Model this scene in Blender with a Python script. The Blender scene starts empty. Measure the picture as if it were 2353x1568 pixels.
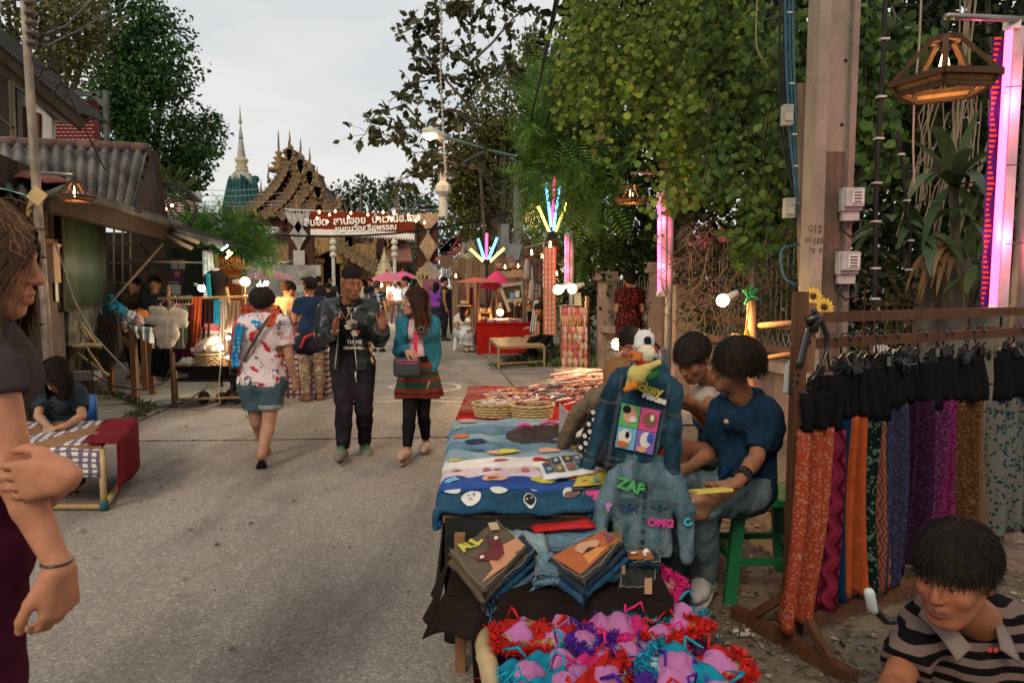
import bpy,math,random
import numpy as np
from mathutils import Vector,Matrix
R=math.radians
random.seed(5)
rnd=random.Random(7)
rng=np.random.default_rng(7)
from math import sin,cos,pi,sqrt,atan2,exp
RU,RR0=rnd.uniform,rnd.random
NA,NS,LS,MR,MT,Ve=np.array,np.asarray,np.linspace,Matrix.Rotation,Matrix.Translation,Vector
sc=bpy.context.scene
COL=sc.collection
#camera, sky, sun, exposure
PITCH=R(4.7)
F=1568.0
CAMZ=1.5
cam_d=bpy.data.cameras.new('camera')
cam_d.lens=24.0;cam_d.sensor_width=36.0;cam_d.clip_start=0.05;cam_d.clip_end=2000
cam=bpy.data.objects.new('camera',cam_d);COL.objects.link(cam)
cam.location=(0,0,CAMZ);cam.rotation_euler=(R(90)-PITCH,0,0)
sc.camera=cam
cam_d.dof.use_dof=True;cam_d.dof.focus_distance=6.0;cam_d.dof.aperture_fstop=5.6
world=bpy.data.worlds.new('World');sc.world=world;world.use_nodes=True
wn=world.node_tree;wn.nodes.clear()
wo=wn.nodes.new('ShaderNodeOutputWorld');bg=wn.nodes.new('ShaderNodeBackground')
sky=wn.nodes.new('ShaderNodeTexSky');sky.sky_type='NISHITA';sky.sun_disc=False
sky.sun_elevation=R(38);sky.sun_rotation=R(200)
tc=wn.nodes.new('ShaderNodeTexCoord');mp=wn.nodes.new('ShaderNodeMapping');mp.inputs['Scale'].default_value=(1.2,1.2,4.2)
mp.inputs['Rotation'].default_value=(0,R(8),0)
nz=wn.nodes.new('ShaderNodeTexNoise');nz.inputs['Scale'].default_value=2.3;nz.inputs['Detail'].default_value=6;nz.inputs['Roughness'].default_value=.5
rp=wn.nodes.new('ShaderNodeValToRGB')
rp.color_ramp.elements[0].position=.36;rp.color_ramp.elements[0].color=(6.9,7.15,7.2,1)
rp.color_ramp.elements[1].position=.6;rp.color_ramp.elements[1].color=(8.5,8.2,7.85,1)
mx=wn.nodes.new('ShaderNodeMix');mx.data_type='RGBA';mx.inputs[0].default_value=.92
wn.links.new(tc.outputs['Generated'],mp.inputs[0]);wn.links.new(mp.outputs[0],nz.inputs['Vector'])
wn.links.new(nz.outputs['Fac'],rp.inputs[0])
wn.links.new(sky.outputs[0],mx.inputs[6]);wn.links.new(rp.outputs[0],mx.inputs[7])
wn.links.new(mx.outputs[2],bg.inputs[0]);bg.inputs[1].default_value=.092
wn.links.new(bg.outputs[0],wo.inputs[0])
sun_d=bpy.data.lights.new('sun','SUN');sun_d.energy=1.5;sun_d.angle=R(13);sun_d.color=(1,.83,.62)
sun=bpy.data.objects.new('sun',sun_d);COL.objects.link(sun)
sun.rotation_euler=(R(52),0,R(-20))
sc.view_settings.view_transform='Standard';sc.view_settings.look='None'
sc.view_settings.exposure=0.22;sc.view_settings.gamma=1.0;sc.view_settings.use_curve_mapping=False
sc.cycles.use_denoising=True
sc.cycles.max_bounces=5;sc.cycles.diffuse_bounces=2;sc.cycles.glossy_bounces=2;sc.cycles.transmission_bounces=4
sc.cycles.transparent_max_bounces=6;sc.cycles.caustics_reflective=False;sc.cycles.caustics_refractive=False
sc.cycles.sample_clamp_indirect=3.0
CP,SP=cos(PITCH),sin(PITCH)
def ray(x,y):
 dx,dy=(x-1176)/F,(784-y)/F
 return NA([dx,CP+dy*SP,-SP+dy*CP])
def at(x,y,D):
 """Point at street distance D (metres north of the viewer) seen in direction x, y."""
 r=ray(x,y);r=r*(D/r[1]);r[2]+=CAMZ
 return r
def gp(x,y,z=0.0):
 r=ray(x,y);r=r*((z-CAMZ)/r[2]);r[2]+=CAMZ
 return r
#node materials
MATS={}
class NB:
 def __init__(s,name):
  s.m=bpy.data.materials.new(name);s.m.use_nodes=True;s.t=s.m.node_tree
  s.p=s.t.nodes['Principled BSDF'];s.out=s.t.nodes['Material Output'];s.co={}
 def n(s,k,**kw):
  nd=s.t.nodes.new('ShaderNode'+k)
  for a,b in kw.items():setattr(nd,a,b)
  return nd
 def l(s,a,b):s.t.links.new(a,b)
 def coord(s,kind='Object',scale=(1,1,1),rot=(0,0,0),loc=(0,0,0)):
  key=(kind,scale,rot,loc)
  if key in s.co:return s.co[key]
  if kind=='World':
   g=s.n('NewGeometry');o=g.outputs['Position']
  else:
   t=s.n('TexCoord');o=t.outputs[kind]
  m=s.n('Mapping');m.inputs['Scale'].default_value=scale;m.inputs['Rotation'].default_value=rot;m.inputs['Location'].default_value=loc
  s.l(o,m.inputs[0]);s.co[key]=m.outputs[0]
  return m.outputs[0]
 def noise(s,co,scale,detail=4,rough=.55,dist=0):
  n=s.n('TexNoise');n.inputs['Scale'].default_value=scale;n.inputs['Detail'].default_value=detail
  n.inputs['Roughness'].default_value=rough;n.inputs['Distortion'].default_value=dist
  s.l(co,n.inputs['Vector']);return n.outputs['Fac']
 def vor(s,co,scale,feat='F1',out='Distance',rand=1):
  n=s.n('TexVoronoi',feature=feat);n.inputs['Scale'].default_value=scale;n.inputs['Randomness'].default_value=rand
  s.l(co,n.inputs['Vector']);return n.outputs[out]
 def wave(s,co,scale,dist=0,axis='X',kind='BANDS',detail=2,dscale=1,prof='SIN'):
  n=s.n('TexWave',wave_type=kind,wave_profile=prof)
  if kind=='BANDS':n.bands_direction=axis
  else:n.rings_direction=axis
  n.inputs['Scale'].default_value=scale;n.inputs['Distortion'].default_value=dist;n.inputs['Detail'].default_value=detail
  n.inputs['Detail Scale'].default_value=dscale
  s.l(co,n.inputs['Vector']);return n.outputs['Fac']
 def ramp(s,fac,stops,interp='LINEAR'):
  r=s.n('ValToRGB');e=r.color_ramp;e.interpolation=interp
  while len(e.elements)<len(stops):e.elements.new(.5)
  for el,(p,c)in zip(e.elements,stops):
   el.position=p;el.color=(*c,1)if len(c)==3 else c
  s.l(fac,r.inputs[0]);return r.outputs[0]
 def mix(s,fac,a,b,mode='MIX'):
  m=s.n('Mix',data_type='RGBA',blend_type=mode)
  for i,v in((0,fac),(6,a),(7,b)):
   if isinstance(v,(int,float)):m.inputs[i].default_value=v
   elif isinstance(v,(tuple,list)):m.inputs[i].default_value=(*v,1)
   else:s.l(v,m.inputs[i])
  return m.outputs[2]
 def math(s,op,a,b=0.0):
  m=s.n('Math',operation=op)
  for i,v in((0,a),(1,b)):
   if isinstance(v,(int,float)):m.inputs[i].default_value=v
   else:s.l(v,m.inputs[i])
  return m.outputs[0]
 def sep(s,co):
  x=s.n('SeparateXYZ');s.l(co,x.inputs[0]);return x.outputs
 def bump(s,h,strength=.3,dist=.01):
  b=s.n('Bump');b.inputs['Strength'].default_value=strength;b.inputs['Distance'].default_value=dist
  s.l(h,b.inputs['Height']);s.l(b.outputs[0],s.p.inputs['Normal'])
 def fin(s,col,rough=.8,metal=0.0,spec=.3):
  if isinstance(col,(tuple,list)):s.p.inputs['Base Color'].default_value=(*col[:3],1)
  else:s.l(col,s.p.inputs['Base Color'])
  s.p.inputs['Roughness'].default_value=rough;s.p.inputs['Metallic'].default_value=metal
  s.p.inputs['Specular IOR Level'].default_value=spec
  return s.m
def pN(c,rough=.8,var=.25,scale=6.0,metal=0.0,bump=.25,bscale=None,bdist=.004,spec=.12,stretch=(1,1,1),dirt=None):
 """A solid colour with blotchy variation and fine relief."""
 key=('plain',c,rough,var,scale,metal,bump,bscale,bdist,spec,stretch,dirt)
 if key in MATS:return MATS[key]
 b=NB('surface');co=b.coord('World',stretch)
 f=b.noise(co,scale,5,.6)
 lo=tuple(v*(1-var)for v in c);hi=tuple(min(1,v*(1+var))for v in c)
 col=b.ramp(f,[(.3,lo),(.7,hi)])
 if dirt:
  g=b.noise(b.coord('World',(1,1,.35)),scale*.45+.7,6,.7)
  col=b.mix(b.ramp(g,[(.48,(0,0,0)),(.66,(1,1,1))]),col,dirt)
 if bump:b.bump(b.noise(co,bscale or scale*14,3,.6),bump,bdist)
 MATS[key]=b.fin(col,rough,metal,spec);return MATS[key]
def cl_(c,c2=None,kind='plain',scale=10.0,rough=.92,kind_co='Object',rot=0.0,weave=True,extra=None):
 """Textile: weave relief, light variation and printed or woven pattern."""
 key=('cloth',c,c2,kind,scale,rough,kind_co,rot,weave,extra)
 if key in MATS:return MATS[key]
 b=NB('textile');co=b.coord(kind_co,(1,1,1),(0,0,rot));cw=b.coord('Object')
 c2=c2 or tuple(v*.5 for v in c)
 if kind=='plain':col=b.ramp(b.noise(co,scale,3),[(.3,tuple(v*.82 for v in c)),(.7,tuple(min(1,v*1.15)for v in c))])
 elif kind=='denim':
  f=b.noise(co,9,4);f2=b.noise(b.coord(kind_co,(60,60,8)),4,2)
  col=b.mix(b.ramp(f,[(.35,(0,0,0)),(.7,(1,1,1))]),c,c2)
  col=b.mix(.35,col,b.ramp(f2,[(.4,tuple(v*.55 for v in c)),(.65,tuple(min(1,v*1.5)for v in c2))]))
 elif kind=='dots':
  f=b.vor(co,scale,rand=.15 if extra is None else extra);col=b.ramp(f,[(.3,c2),(.34,c)],'LINEAR')
 elif kind=='blot':
  f=b.noise(co,scale,2,.5,.6)
  g=b.noise(b.coord(kind_co,(1,1,1),(0,0,1)),scale*1.3,5,.8)
  col=b.mix(b.ramp(f,[(.56,(0,0,0)),(.6,(1,1,1))]),c,c2)
  col=b.mix(b.ramp(g,[(.56,(0,0,0)),(.6,(1,1,1))]),col,extra or(.02,.015,.015))
 elif kind=='stripe':
  f=b.wave(co,scale,.0,'Z'if extra is None else extra);col=b.ramp(f,[(.46,c),(.54,c2)])
 elif kind=='bands':
  s=b.sep(co);z=s[2]if kind_co=='Object'else s[1]
  f=b.n('TexWhiteNoise',noise_dimensions='1D');b.l(b.math('FLOOR',b.math('MULTIPLY',z,scale)),f.inputs['W'])
  col=b.ramp(f.outputs['Value'],[(0,c),(.25,c2),(.5,extra or(.5,.4,.3)),(.75,tuple(v*.5 for v in c))],'CONSTANT')
 elif kind=='plaid':
  f=b.wave(co,scale,0,'X');g=b.wave(co,scale,0,'Y'if kind_co!='Object'else'Z')
  col=b.mix(b.ramp(f,[(.6,(0,0,0)),(.68,(1,1,1))]),c,c2)
  col=b.mix(b.ramp(g,[(.6,(0,0,0)),(.68,(1,1,1))]),col,extra or c2)
 elif kind=='paisley':
  w=b.wave(co,scale*.5,7,'X','RINGS',2,2.2);v=b.vor(co,scale,'F1');v2=b.vor(co,scale*4,'F1')
  m=b.mix(b.ramp(v,[(.28,(1,1,1)),(.33,(0,0,0)),(.38,(0,0,0)),(.42,(1,1,1))]),b.ramp(w,[(.45,(0,0,0)),(.55,(1,1,1))]),b.ramp(v2,[(.3,(1,1,1)),(.4,(0,0,0))]))
  col=b.mix(m,c,c2)
  if extra:
   x=b.sep(co)[0]
   col=b.mix(b.ramp(b.math('FRACT',b.math('MULTIPLY',x,2.6)),[(.62,(0,0,0)),(.64,(1,1,1))],'CONSTANT'),col,b.mix(m,extra,c2))
 elif kind=='zig':
  s=b.sep(co)
  z=b.math('ADD',b.math('MULTIPLY',s[0],scale),b.math('ABSOLUTE',b.math('SUBTRACT',b.math('FRACT',b.math('MULTIPLY',s[1],scale*.8)),.5)))
  col=b.ramp(b.math('FRACT',z),[(0,c),(.3,c2),(.45,extra or c),(.7,c2)],'CONSTANT')
 elif kind=='glyph':
  w=b.vor(b.coord(kind_co,(1,1,2.2)),scale,'F1','Color',.9);s=b.sep(w)
  k=b.wave(co,scale*1.6,3,'Z');col=b.mix(b.math('GREATER_THAN',b.math('MULTIPLY',s[0],k),.22),c,c2)
 if weave:
  b.bump(b.noise(b.coord(kind_co,(1,1,1)),160 if kind_co=='Object'else 90,2),.3,.002)
 MATS[key]=b.fin(col,rough,0,.04)
 return MATS[key]
def wood(c,scale=5.0,rough=.8,axis='Z',var=.45):
 key=('wood',c,scale,rough,axis,var)
 if key in MATS:return MATS[key]
 b=NB('wood');s={'X':(.08,1,1),'Y':(1,.08,1),'Z':(1,1,.08)}[axis]
 f=b.noise(b.coord('World',s),scale*9,5,.65,.4);g=b.noise(b.coord('World'),scale*.7,3)
 col=b.ramp(f,[(.28,tuple(v*(1-var)for v in c)),(.72,tuple(min(1,v*(1+var*.7))for v in c))])
 col=b.mix(.35,col,b.ramp(g,[(.35,tuple(v*.6 for v in c)),(.65,tuple(min(1,v*1.3)for v in c))]))
 b.bump(f,.35,.004);MATS[key]=b.fin(col,rough,0,.1);return MATS[key]
def glow(c,strength):
 key=('glow',c,strength)
 if key in MATS:return MATS[key]
 b=NB('glow');b.p.inputs['Emission Color'].default_value=(*c,1);b.p.inputs['Emission Strength'].default_value=strength
 MATS[key]=b.fin(tuple(min(1,v)for v in c),.4);return MATS[key]
def metal(c,rough=.4,m=.9):
 return pN(c,rough,.2,8,m,.15,60,.002,.5)
def vcol(rough=.7,bump=.15,bscale=120,sss=0,spec=.3,bdist=.003,trans=0.0,var=.18,vscale=30,name='coloured'):
 key=('vcol',rough,bump,bscale,sss,spec,trans,var,vscale,name)
 if key in MATS:return MATS[key]
 b=NB(name);a=b.n('Attribute',attribute_name='Col');co=b.coord('Object')
 f=b.noise(co,vscale,3)
 col=b.mix(1.0,a.outputs['Color'],b.ramp(f,[(.3,(1-var,)*3),(.7,(1+var*.5,)*3)]),'MULTIPLY')
 if bump:b.bump(b.noise(co,bscale,2),bump,bdist)
 m=b.fin(col,rough,0,spec)
 if sss:
  b.p.inputs['Subsurface Weight'].default_value=sss;b.p.inputs['Subsurface Scale'].default_value=.006
 if trans:
  t=b.n('BsdfTranslucent');b.l(col,t.inputs['Color']);ms=b.n('MixShader');ms.inputs[0].default_value=trans
  b.l(b.p.outputs[0],ms.inputs[1]);b.l(t.outputs[0],ms.inputs[2]);b.l(ms.outputs[0],b.out.inputs[0])
 MATS[key]=m;return m
#objects
def tag(o,lb_=None,cat=None,gr_=None,kind=None):
 if lb_:o['label']=lb_
 if cat:o['category']=cat
 if gr_:o['group']=gr_
 if kind:o['kind']=kind
 return o
def tH(name,lb_,cat,loc=(0,0,0),rz=0.0,gr_=None):
 o=bpy.data.objects.new(name,None);COL.objects.link(o);o.empty_display_size=.1
 o.location=tuple(float(v)for v in loc);o.rotation_euler=(0,0,rz)
 return tag(o,lb_,cat,gr_)
def mK(name,V,Fc,mat,parent=None,sm_=False,col=None,uv=None,world=False,auto=None):
 V=NS(V,dtype=np.float32).reshape(-1,3)
 if world and parent is not None:
  V=V-NA(parent.location,dtype=np.float32)
  a=-parent.rotation_euler[2]
  if a:
   c,s=cos(a),sin(a);V=V@NA([[c,s,0],[-s,c,0],[0,0,1]],dtype=np.float32)
 me=bpy.data.meshes.new(name)
 if isinstance(Fc,np.ndarray):
  n,k=Fc.shape
  me.vertices.add(len(V));me.vertices.foreach_set('co',V.ravel())
  me.loops.add(n*k);me.loops.foreach_set('vertex_index',Fc.astype(np.int32).ravel())
  me.polygons.add(n);me.polygons.foreach_set('loop_start',np.arange(0,n*k,k,dtype=np.int32))
  me.update(calc_edges=True)
 else:
  me.from_pydata(V.tolist(),[],Fc)
 if sm_:me.polygons.foreach_set('use_smooth',np.ones(len(me.polygons),dtype=bool))
 if col is not None:
  a=me.color_attributes.new('Col','FLOAT_COLOR','POINT')
  c=np.ones((len(V),4),dtype=np.float32);c[:,:3]=col;a.data.foreach_set('color',c.ravel())
 if uv is not None:
  u=me.uv_layers.new(name='UVMap');li=np.empty(len(me.loops),dtype=np.int32);me.loops.foreach_get('vertex_index',li)
  u.data.foreach_set('uv',NS(uv,dtype=np.float32)[li].ravel())
 if mat:me.materials.append(mat)
 o=bpy.data.objects.new(name,me);COL.objects.link(o)
 if parent is not None:o.parent=parent
 return o
def frame_of(d):
 d=NS(d,float);d=d/(np.linalg.norm(d)+1e-9)
 u=np.cross(d,[0,0,1.0])if abs(d[2])<.95 else np.cross(d,[0,1.0,0])
 u/=np.linalg.norm(u);return u,np.cross(u,d)
class MB:
 def __init__(s,M=None):s.v=[];s.f=[];s.M=M;s.uv=[]
 def add(s,V,Fc,uv=None):
  V=NS(V,float)
  if s.M is not None:V=V@s.M[:3,:3].T+s.M[:3,3]
  o=len(s.v);s.v.extend(V.tolist());s.f.extend([tuple(int(i)+o for i in f)for f in Fc])
  s.uv.extend(NS(uv).tolist()if uv is not None else[(0,0)]*len(V))
  return s
 def box(s,c,d,rz=0.0,rx=0.0,ry=0.0):
  x,y,z=d[0]/2,d[1]/2,d[2]/2
  V=NA([(a*x,b*y,e*z)for a in(-1,1)for b in(-1,1)for e in(-1,1)])
  if rz or rx or ry:V=V@NA(MR(rz,3,'Z')@MR(rx,3,'X')@MR(ry,3,'Y')).T
  return s.add(V+NA(c),[(0,1,3,2),(4,6,7,5),(0,4,5,1),(2,3,7,6),(0,2,6,4),(1,5,7,3)])
 def bm_(s,a,b,w,h=None):
  """A square-section bar from a to b."""
  h=h or w;a,b=NS(a,float),NS(b,float);u,v=frame_of(b-a)
  V=[p+u*i*w/2+v*j*h/2 for p in(a,b)for i,j in((-1,-1),(1,-1),(1,1),(-1,1))]
  return s.add(V,[(3,2,1,0),(4,5,6,7),(0,1,5,4),(1,2,6,5),(2,3,7,6),(3,0,4,7)])
 def tb_(s,P,r,n=8,cap=True):
  P=NS(P,float);m=len(P);rr=np.broadcast_to(NS(r,float),(m,))
  V=[]
  T=np.gradient(P,axis=0);u,v=frame_of(T[0])
  for i in range(m):
   t=T[i]/(np.linalg.norm(T[i])+1e-9);u=u-t*np.dot(u,t);u/=np.linalg.norm(u)+1e-9;v=np.cross(t,u)
   for k in range(n):
    a=2*pi*k/n;V.append(P[i]+rr[i]*(u*cos(a)+v*sin(a)))
  Fc=[(i*n+k,i*n+(k+1)%n,(i+1)*n+(k+1)%n,(i+1)*n+k)for i in range(m-1)for k in range(n)]
  if cap:Fc+=[tuple(range(n))[::-1],tuple(range((m-1)*n,m*n))]
  return s.add(V,Fc)
 def la_(s,prof,n=16,c=(0,0,0),sx=1.0,sy=1.0):
  V=[];c=NS(c,float)
  for r,z in prof:
   for k in range(n):
    a=2*pi*k/n;V.append(c+[r*cos(a)*sx,r*sin(a)*sy,z])
  m=len(prof)
  Fc=[(i*n+k,i*n+(k+1)%n,(i+1)*n+(k+1)%n,(i+1)*n+k)for i in range(m-1)for k in range(n)]
  if prof[0][0]>1e-4:Fc.append(tuple(range(n))[::-1])
  if prof[-1][0]>1e-4:Fc.append(tuple(range((m-1)*n,m*n)))
  return s.add(V,Fc)
 def sphere(s,c,r,n=10,sz=1.0):
  pr=[(max(1e-5,r*sin(pi*i/n)),-r*sz*cos(pi*i/n))for i in range(n+1)]
  return s.la_(pr,n+2,c)
 def sh_(s,fn,nu,nv,thick=0.0):
  """fn(u, v) -> point; a solid sheet if thick."""
  P=NA([[fn(i/nu,j/nv)for j in range(nv+1)]for i in range(nu+1)],float)
  uv=[(i/nu,j/nv)for i in range(nu+1)for j in range(nv+1)]
  w=nv+1;V=P.reshape(-1,3)
  Fc=[(i*w+j,(i+1)*w+j,(i+1)*w+j+1,i*w+j+1)for i in range(nu)for j in range(nv)]
  if thick:
   du=np.gradient(P,axis=0);dv=np.gradient(P,axis=1);N=np.cross(du,dv);N/=np.linalg.norm(N,axis=2,keepdims=True)+1e-9
   Q=(P-N*thick).reshape(-1,3);o=len(V);V=np.vstack([V,Q]);uv=uv+uv
   Fc+=[tuple(o+k for k in f[::-1])for f in Fc]
   b=[i*w for i in range(nu+1)]+[nu*w+j for j in range(1,w)]+[i*w+nv for i in range(nu-1,-1,-1)]+[j for j in range(nv-1,0,-1)]
   Fc+=[(b[k],b[(k+1)%len(b)],b[(k+1)%len(b)]+o,b[k]+o)[::-1]for k in range(len(b))]
  return s.add(V,Fc,uv)
 def pr_m(s,pts,a,b,axis='Y',uv=True):
  """Outline (2-D) pushed out between a and b along axis."""
  n=len(pts)
  mk={'Y':lambda p,t:(p[0],t,p[1]),'Z':lambda p,t:(p[0],p[1],t),'X':lambda p,t:(t,p[0],p[1])}[axis]
  V=[mk(p,t)for t in(a,b)for p in pts]
  Fc=[tuple(range(n)),tuple(range(n,2*n))[::-1]]+[(k,k+n,(k+1)%n+n,(k+1)%n)for k in range(n)]
  x=NA(pts,float);lo=x.min(0);sp=np.ptp(x,axis=0)+1e-9;q=((x-lo)/sp).tolist()
  return s.add(V,Fc,q+q)
 def bd(s,name,mat,parent=None,sm_=False,world=False,col=None):
  return mK(name,s.v,s.f,mat,parent,sm_,uv=s.uv,world=world,col=col)
 def solo(s,name,mat,lb_,cat,gr_=None,sm_=False,kind=None):
  """One mesh that is a thing by itself; its origin goes to the middle of its base."""
  V=NA(s.v);c=(V.min(0)+V.max(0))/2;c[2]=V[:,2].min()
  o=mK(name,V-c,s.f,mat,None,sm_,uv=s.uv);o.location=c.tolist()
  return tag(o,lb_,cat,gr_,kind)
def TM(loc=(0,0,0),rz=0.0,rx=0.0,ry=0.0,s=1.0):
 return NA(MT(Ve([float(v)for v in loc]))@MR(rz,4,'Z')@MR(rx,4,'X')@MR(ry,4,'Y')@Matrix.Scale(s,4))
def copy_tree(o,loc=None,rz=None,lb_=None,parent=None):
 c=o.copy();COL.objects.link(c);c.parent=parent
 if loc is not None:c.location=tuple(float(v)for v in loc)
 if rz is not None:c.rotation_euler=(0,0,rz)
 if lb_:c['label']=lb_
 for ch in list(o.children):copy_tree(ch,parent=c)
 return c
def text(s,size,mat,parent,M,name='lettering',bold=.0,align='CENTER',extrude=.002,squash=1.0):
 cu=bpy.data.curves.new('t','FONT');cu.body=s;cu.size=size;cu.align_x=align;cu.align_y='CENTER'
 cu.extrude=extrude;cu.offset=bold;cu.resolution_u=3
 o=bpy.data.objects.new('t',cu);COL.objects.link(o)
 dg=bpy.context.evaluated_depsgraph_get();me=bpy.data.meshes.new_from_object(o.evaluated_get(dg))
 bpy.data.objects.remove(o);me.name=name
 V=NA([v.co[:]for v in me.vertices],float)
 if len(V):
  V[:,0]*=squash;V=V@M[:3,:3].T+M[:3,3];me.vertices.foreach_set('co',V.astype(np.float32).ravel())
 me.materials.clear();me.materials.append(mat);me.update()
 q=bpy.data.objects.new(name,me);COL.objects.link(q)
 if parent is not None:q.parent=parent
 return q
def face_M(loc,rz=0.0,tilt=0.0):
 """Frame for writing that faces -Y (towards the street's near end) when rz = 0."""
 return TM(loc,rz,R(90)+tilt)
def lamp_light(p,power,color=(1,.62,.28),r=.04,parent=None,name='light'):
 l=bpy.data.lights.new(name,'POINT');l.energy=power*2.2;l.color=color;l.shadow_soft_size=r
 o=bpy.data.objects.new(name,l);COL.objects.link(o);o.location=tuple(float(v)for v in p)
 if parent is not None:
  o.parent=parent;d=Ve(o.location)-Ve(parent.location);o.location=MR(-parent.rotation_euler[2],3,'Z')@d
 return o
#signed-distance modelling for bodies and soft goods
class SD:
 def __init__(s,lo,hi,h):
  s.h=h;s.lo=NS(lo,float);n=np.ceil((NS(hi)-s.lo)/h).astype(int)+1;s.n=n
  s.d=np.full(n,1.0,np.float32);s.ax=[(s.lo[i]+h*np.arange(n[i])).astype(np.float32)for i in range(3)]
 def blk(s,lo,hi):
  a=np.clip(np.floor((NS(lo)-s.lo)/s.h).astype(int),0,s.n);b=np.clip(np.ceil((NS(hi)-s.lo)/s.h).astype(int)+1,0,s.n)
  if np.any(b<=a):return None
  sl=tuple(slice(a[i],b[i])for i in range(3))
  return sl,s.ax[0][sl[0]][:,None,None],s.ax[1][sl[1]][None,:,None],s.ax[2][sl[2]][None,None,:]
 def comb(s,sl,q,k,op):
  A=s.d[sl];q=q.astype(np.float32)
  if op=='u':
   if k<=0:s.d[sl]=np.minimum(A,q);return
   hh=np.maximum(k-np.abs(A-q),0)/k;s.d[sl]=np.minimum(A,q)-hh*hh*k*.25
  else:
   q=-q;k=max(k,1e-5);hh=np.maximum(k-np.abs(A-q),0)/k;s.d[sl]=np.maximum(A,q)+hh*hh*k*.25
 def rc(s,a,b,ra,rb,k=.02,op='u',flat=None):
  a,b=NS(a,float),NS(b,float);m=max(ra,rb)+k+2*s.h
  g=s.blk(np.minimum(a,b)-m,np.maximum(a,b)+m)
  if g is None:return
  sl,X,Y,Z=g;ab=b-a;L=float(ab@ab)+1e-12
  px,py,pz=X-a[0],Y-a[1],Z-a[2]
  if flat is not None:
   n_,f_=flat;t0=px*n_[0]+py*n_[1]+pz*n_[2];w_=f_-1.0
   px=px+n_[0]*t0*w_;py=py+n_[1]*t0*w_;pz=pz+n_[2]*t0*w_
  t=np.clip((px*ab[0]+py*ab[1]+pz*ab[2])/L,0,1)
  q=np.sqrt((px-ab[0]*t)**2+(py-ab[1]*t)**2+(pz-ab[2]*t)**2)-(ra+(rb-ra)*t)
  s.comb(sl,q,k,op)
 def el(s,c,r,k=.02,op='u',rot=None):
  c=NS(c,float);r=np.broadcast_to(NS(r,float),(3,));m=r.max()+k+2*s.h
  e=np.abs(rot)@r if rot is not None else r;e=e+k+2*s.h
  g=s.blk(c-e,c+e)
  if g is None:return
  sl,X,Y,Z=g;px,py,pz=X-c[0],Y-c[1],Z-c[2]
  if rot is not None:
   q=rot.T;px,py,pz=(q[i,0]*px+q[i,1]*py+q[i,2]*pz for i in range(3))
  k1=np.sqrt((px/r[0])**2+(py/r[1])**2+(pz/r[2])**2);k2=np.sqrt((px/r[0]**2)**2+(py/r[1]**2)**2+(pz/r[2]**2)**2)+1e-6
  s.comb(sl,k1*(k1-1)/k2,k,op)
 def bx(s,c,hs,rd=.01,k=.01,op='u',rot=None):
  c=NS(c,float);hs=NS(hs,float);e=(np.abs(rot)@hs if rot is not None else hs)+rd+k+2*s.h
  g=s.blk(c-e,c+e)
  if g is None:return
  sl,X,Y,Z=g;px,py,pz=X-c[0],Y-c[1],Z-c[2]
  if rot is not None:
   q=rot.T;px,py,pz=(q[i,0]*px+q[i,1]*py+q[i,2]*pz for i in range(3))
  qx,qy,qz=np.abs(px)-hs[0],np.abs(py)-hs[1],np.abs(pz)-hs[2]
  q=np.sqrt(np.maximum(qx,0)**2+np.maximum(qy,0)**2+np.maximum(qz,0)**2)+np.minimum(np.maximum(qx,np.maximum(qy,qz)),0)-rd
  s.comb(sl,q,k,op)
 def cut(s,p,n,rad=None,k=.004):
  """Remove what lies on the side n points to (within rad of p)."""
  p,n=NS(p,float),NS(n,float);n=n/np.linalg.norm(n)
  g=s.blk(p-rad,p+rad)if rad else s.blk(s.lo,s.lo+s.h*s.n)
  if g is None:return
  sl,X,Y,Z=g;q=(X-p[0])*n[0]+(Y-p[1])*n[1]+(Z-p[2])*n[2]
  q=np.broadcast_to(q,s.d[sl].shape).astype(np.float32)
  if rad:
   dist=np.sqrt((X-p[0])**2+(Y-p[1])**2+(Z-p[2])**2);s.d[sl]=np.where(dist<rad,np.maximum(s.d[sl],q),s.d[sl])
  else:s.d[sl]=np.maximum(s.d[sl],q)
 def folds(s,amp,sc_=(14,14,7),seed=0,amp2=0.0):
  I=np.nonzero(np.abs(s.d)<max(.035,3*s.h))
  P=np.stack([s.ax[i][I[i]]for i in range(3)],1)
  q=(vnoise(P*NA(sc_),seed)-.5)*2*amp
  q+=(vnoise(P*NA(sc_)*2.3+5,seed+1)-.5)*amp
  if amp2:q+=(vnoise(P*60,seed+2)-.5)*2*amp2
  s.d[I]+=q.astype(np.float32)
 def mesh(s):
  s.d[0]=s.d[-1]=1;s.d[:,0]=s.d[:,-1]=1;s.d[:,:,0]=s.d[:,:,-1]=1
  d=s.d;ins=d<0;c=np.zeros(NA(d.shape)-1,np.int8)
  nx,ny,nz=d.shape
  for i in(0,1):
   for j in(0,1):
    for k in(0,1):c+=ins[i:nx-1+i,j:ny-1+j,k:nz-1+k]
  I=np.nonzero((c>0)&(c<8));I=np.stack(I,1);m=len(I)
  if m==0:return np.zeros((0,3)),np.zeros((0,4),int)
  idx=np.full(c.shape,-1,np.int32);idx[I[:,0],I[:,1],I[:,2]]=np.arange(m)
  acc=np.zeros((m,3));cnt=np.zeros(m)
  cor=[(i,j,k)for i in(0,1)for j in(0,1)for k in(0,1)]
  val={q:d[I[:,0]+q[0],I[:,1]+q[1],I[:,2]+q[2]]for q in cor}
  for q in cor:
   for a in range(3):
    if q[a]==0:
     q2=list(q);q2[a]=1;q2=tuple(q2);A,B=val[q],val[q2];msk=(A<0)!=(B<0)
     t=np.where(msk,A/np.where(msk,A-B,1),0);p=NA(q,float)[None,:]+np.eye(3)[a][None,:]*t[:,None]
     acc+=p*msk[:,None];cnt+=msk
  V=s.lo+s.h*(I+acc/cnt[:,None]);FF=[]
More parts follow.
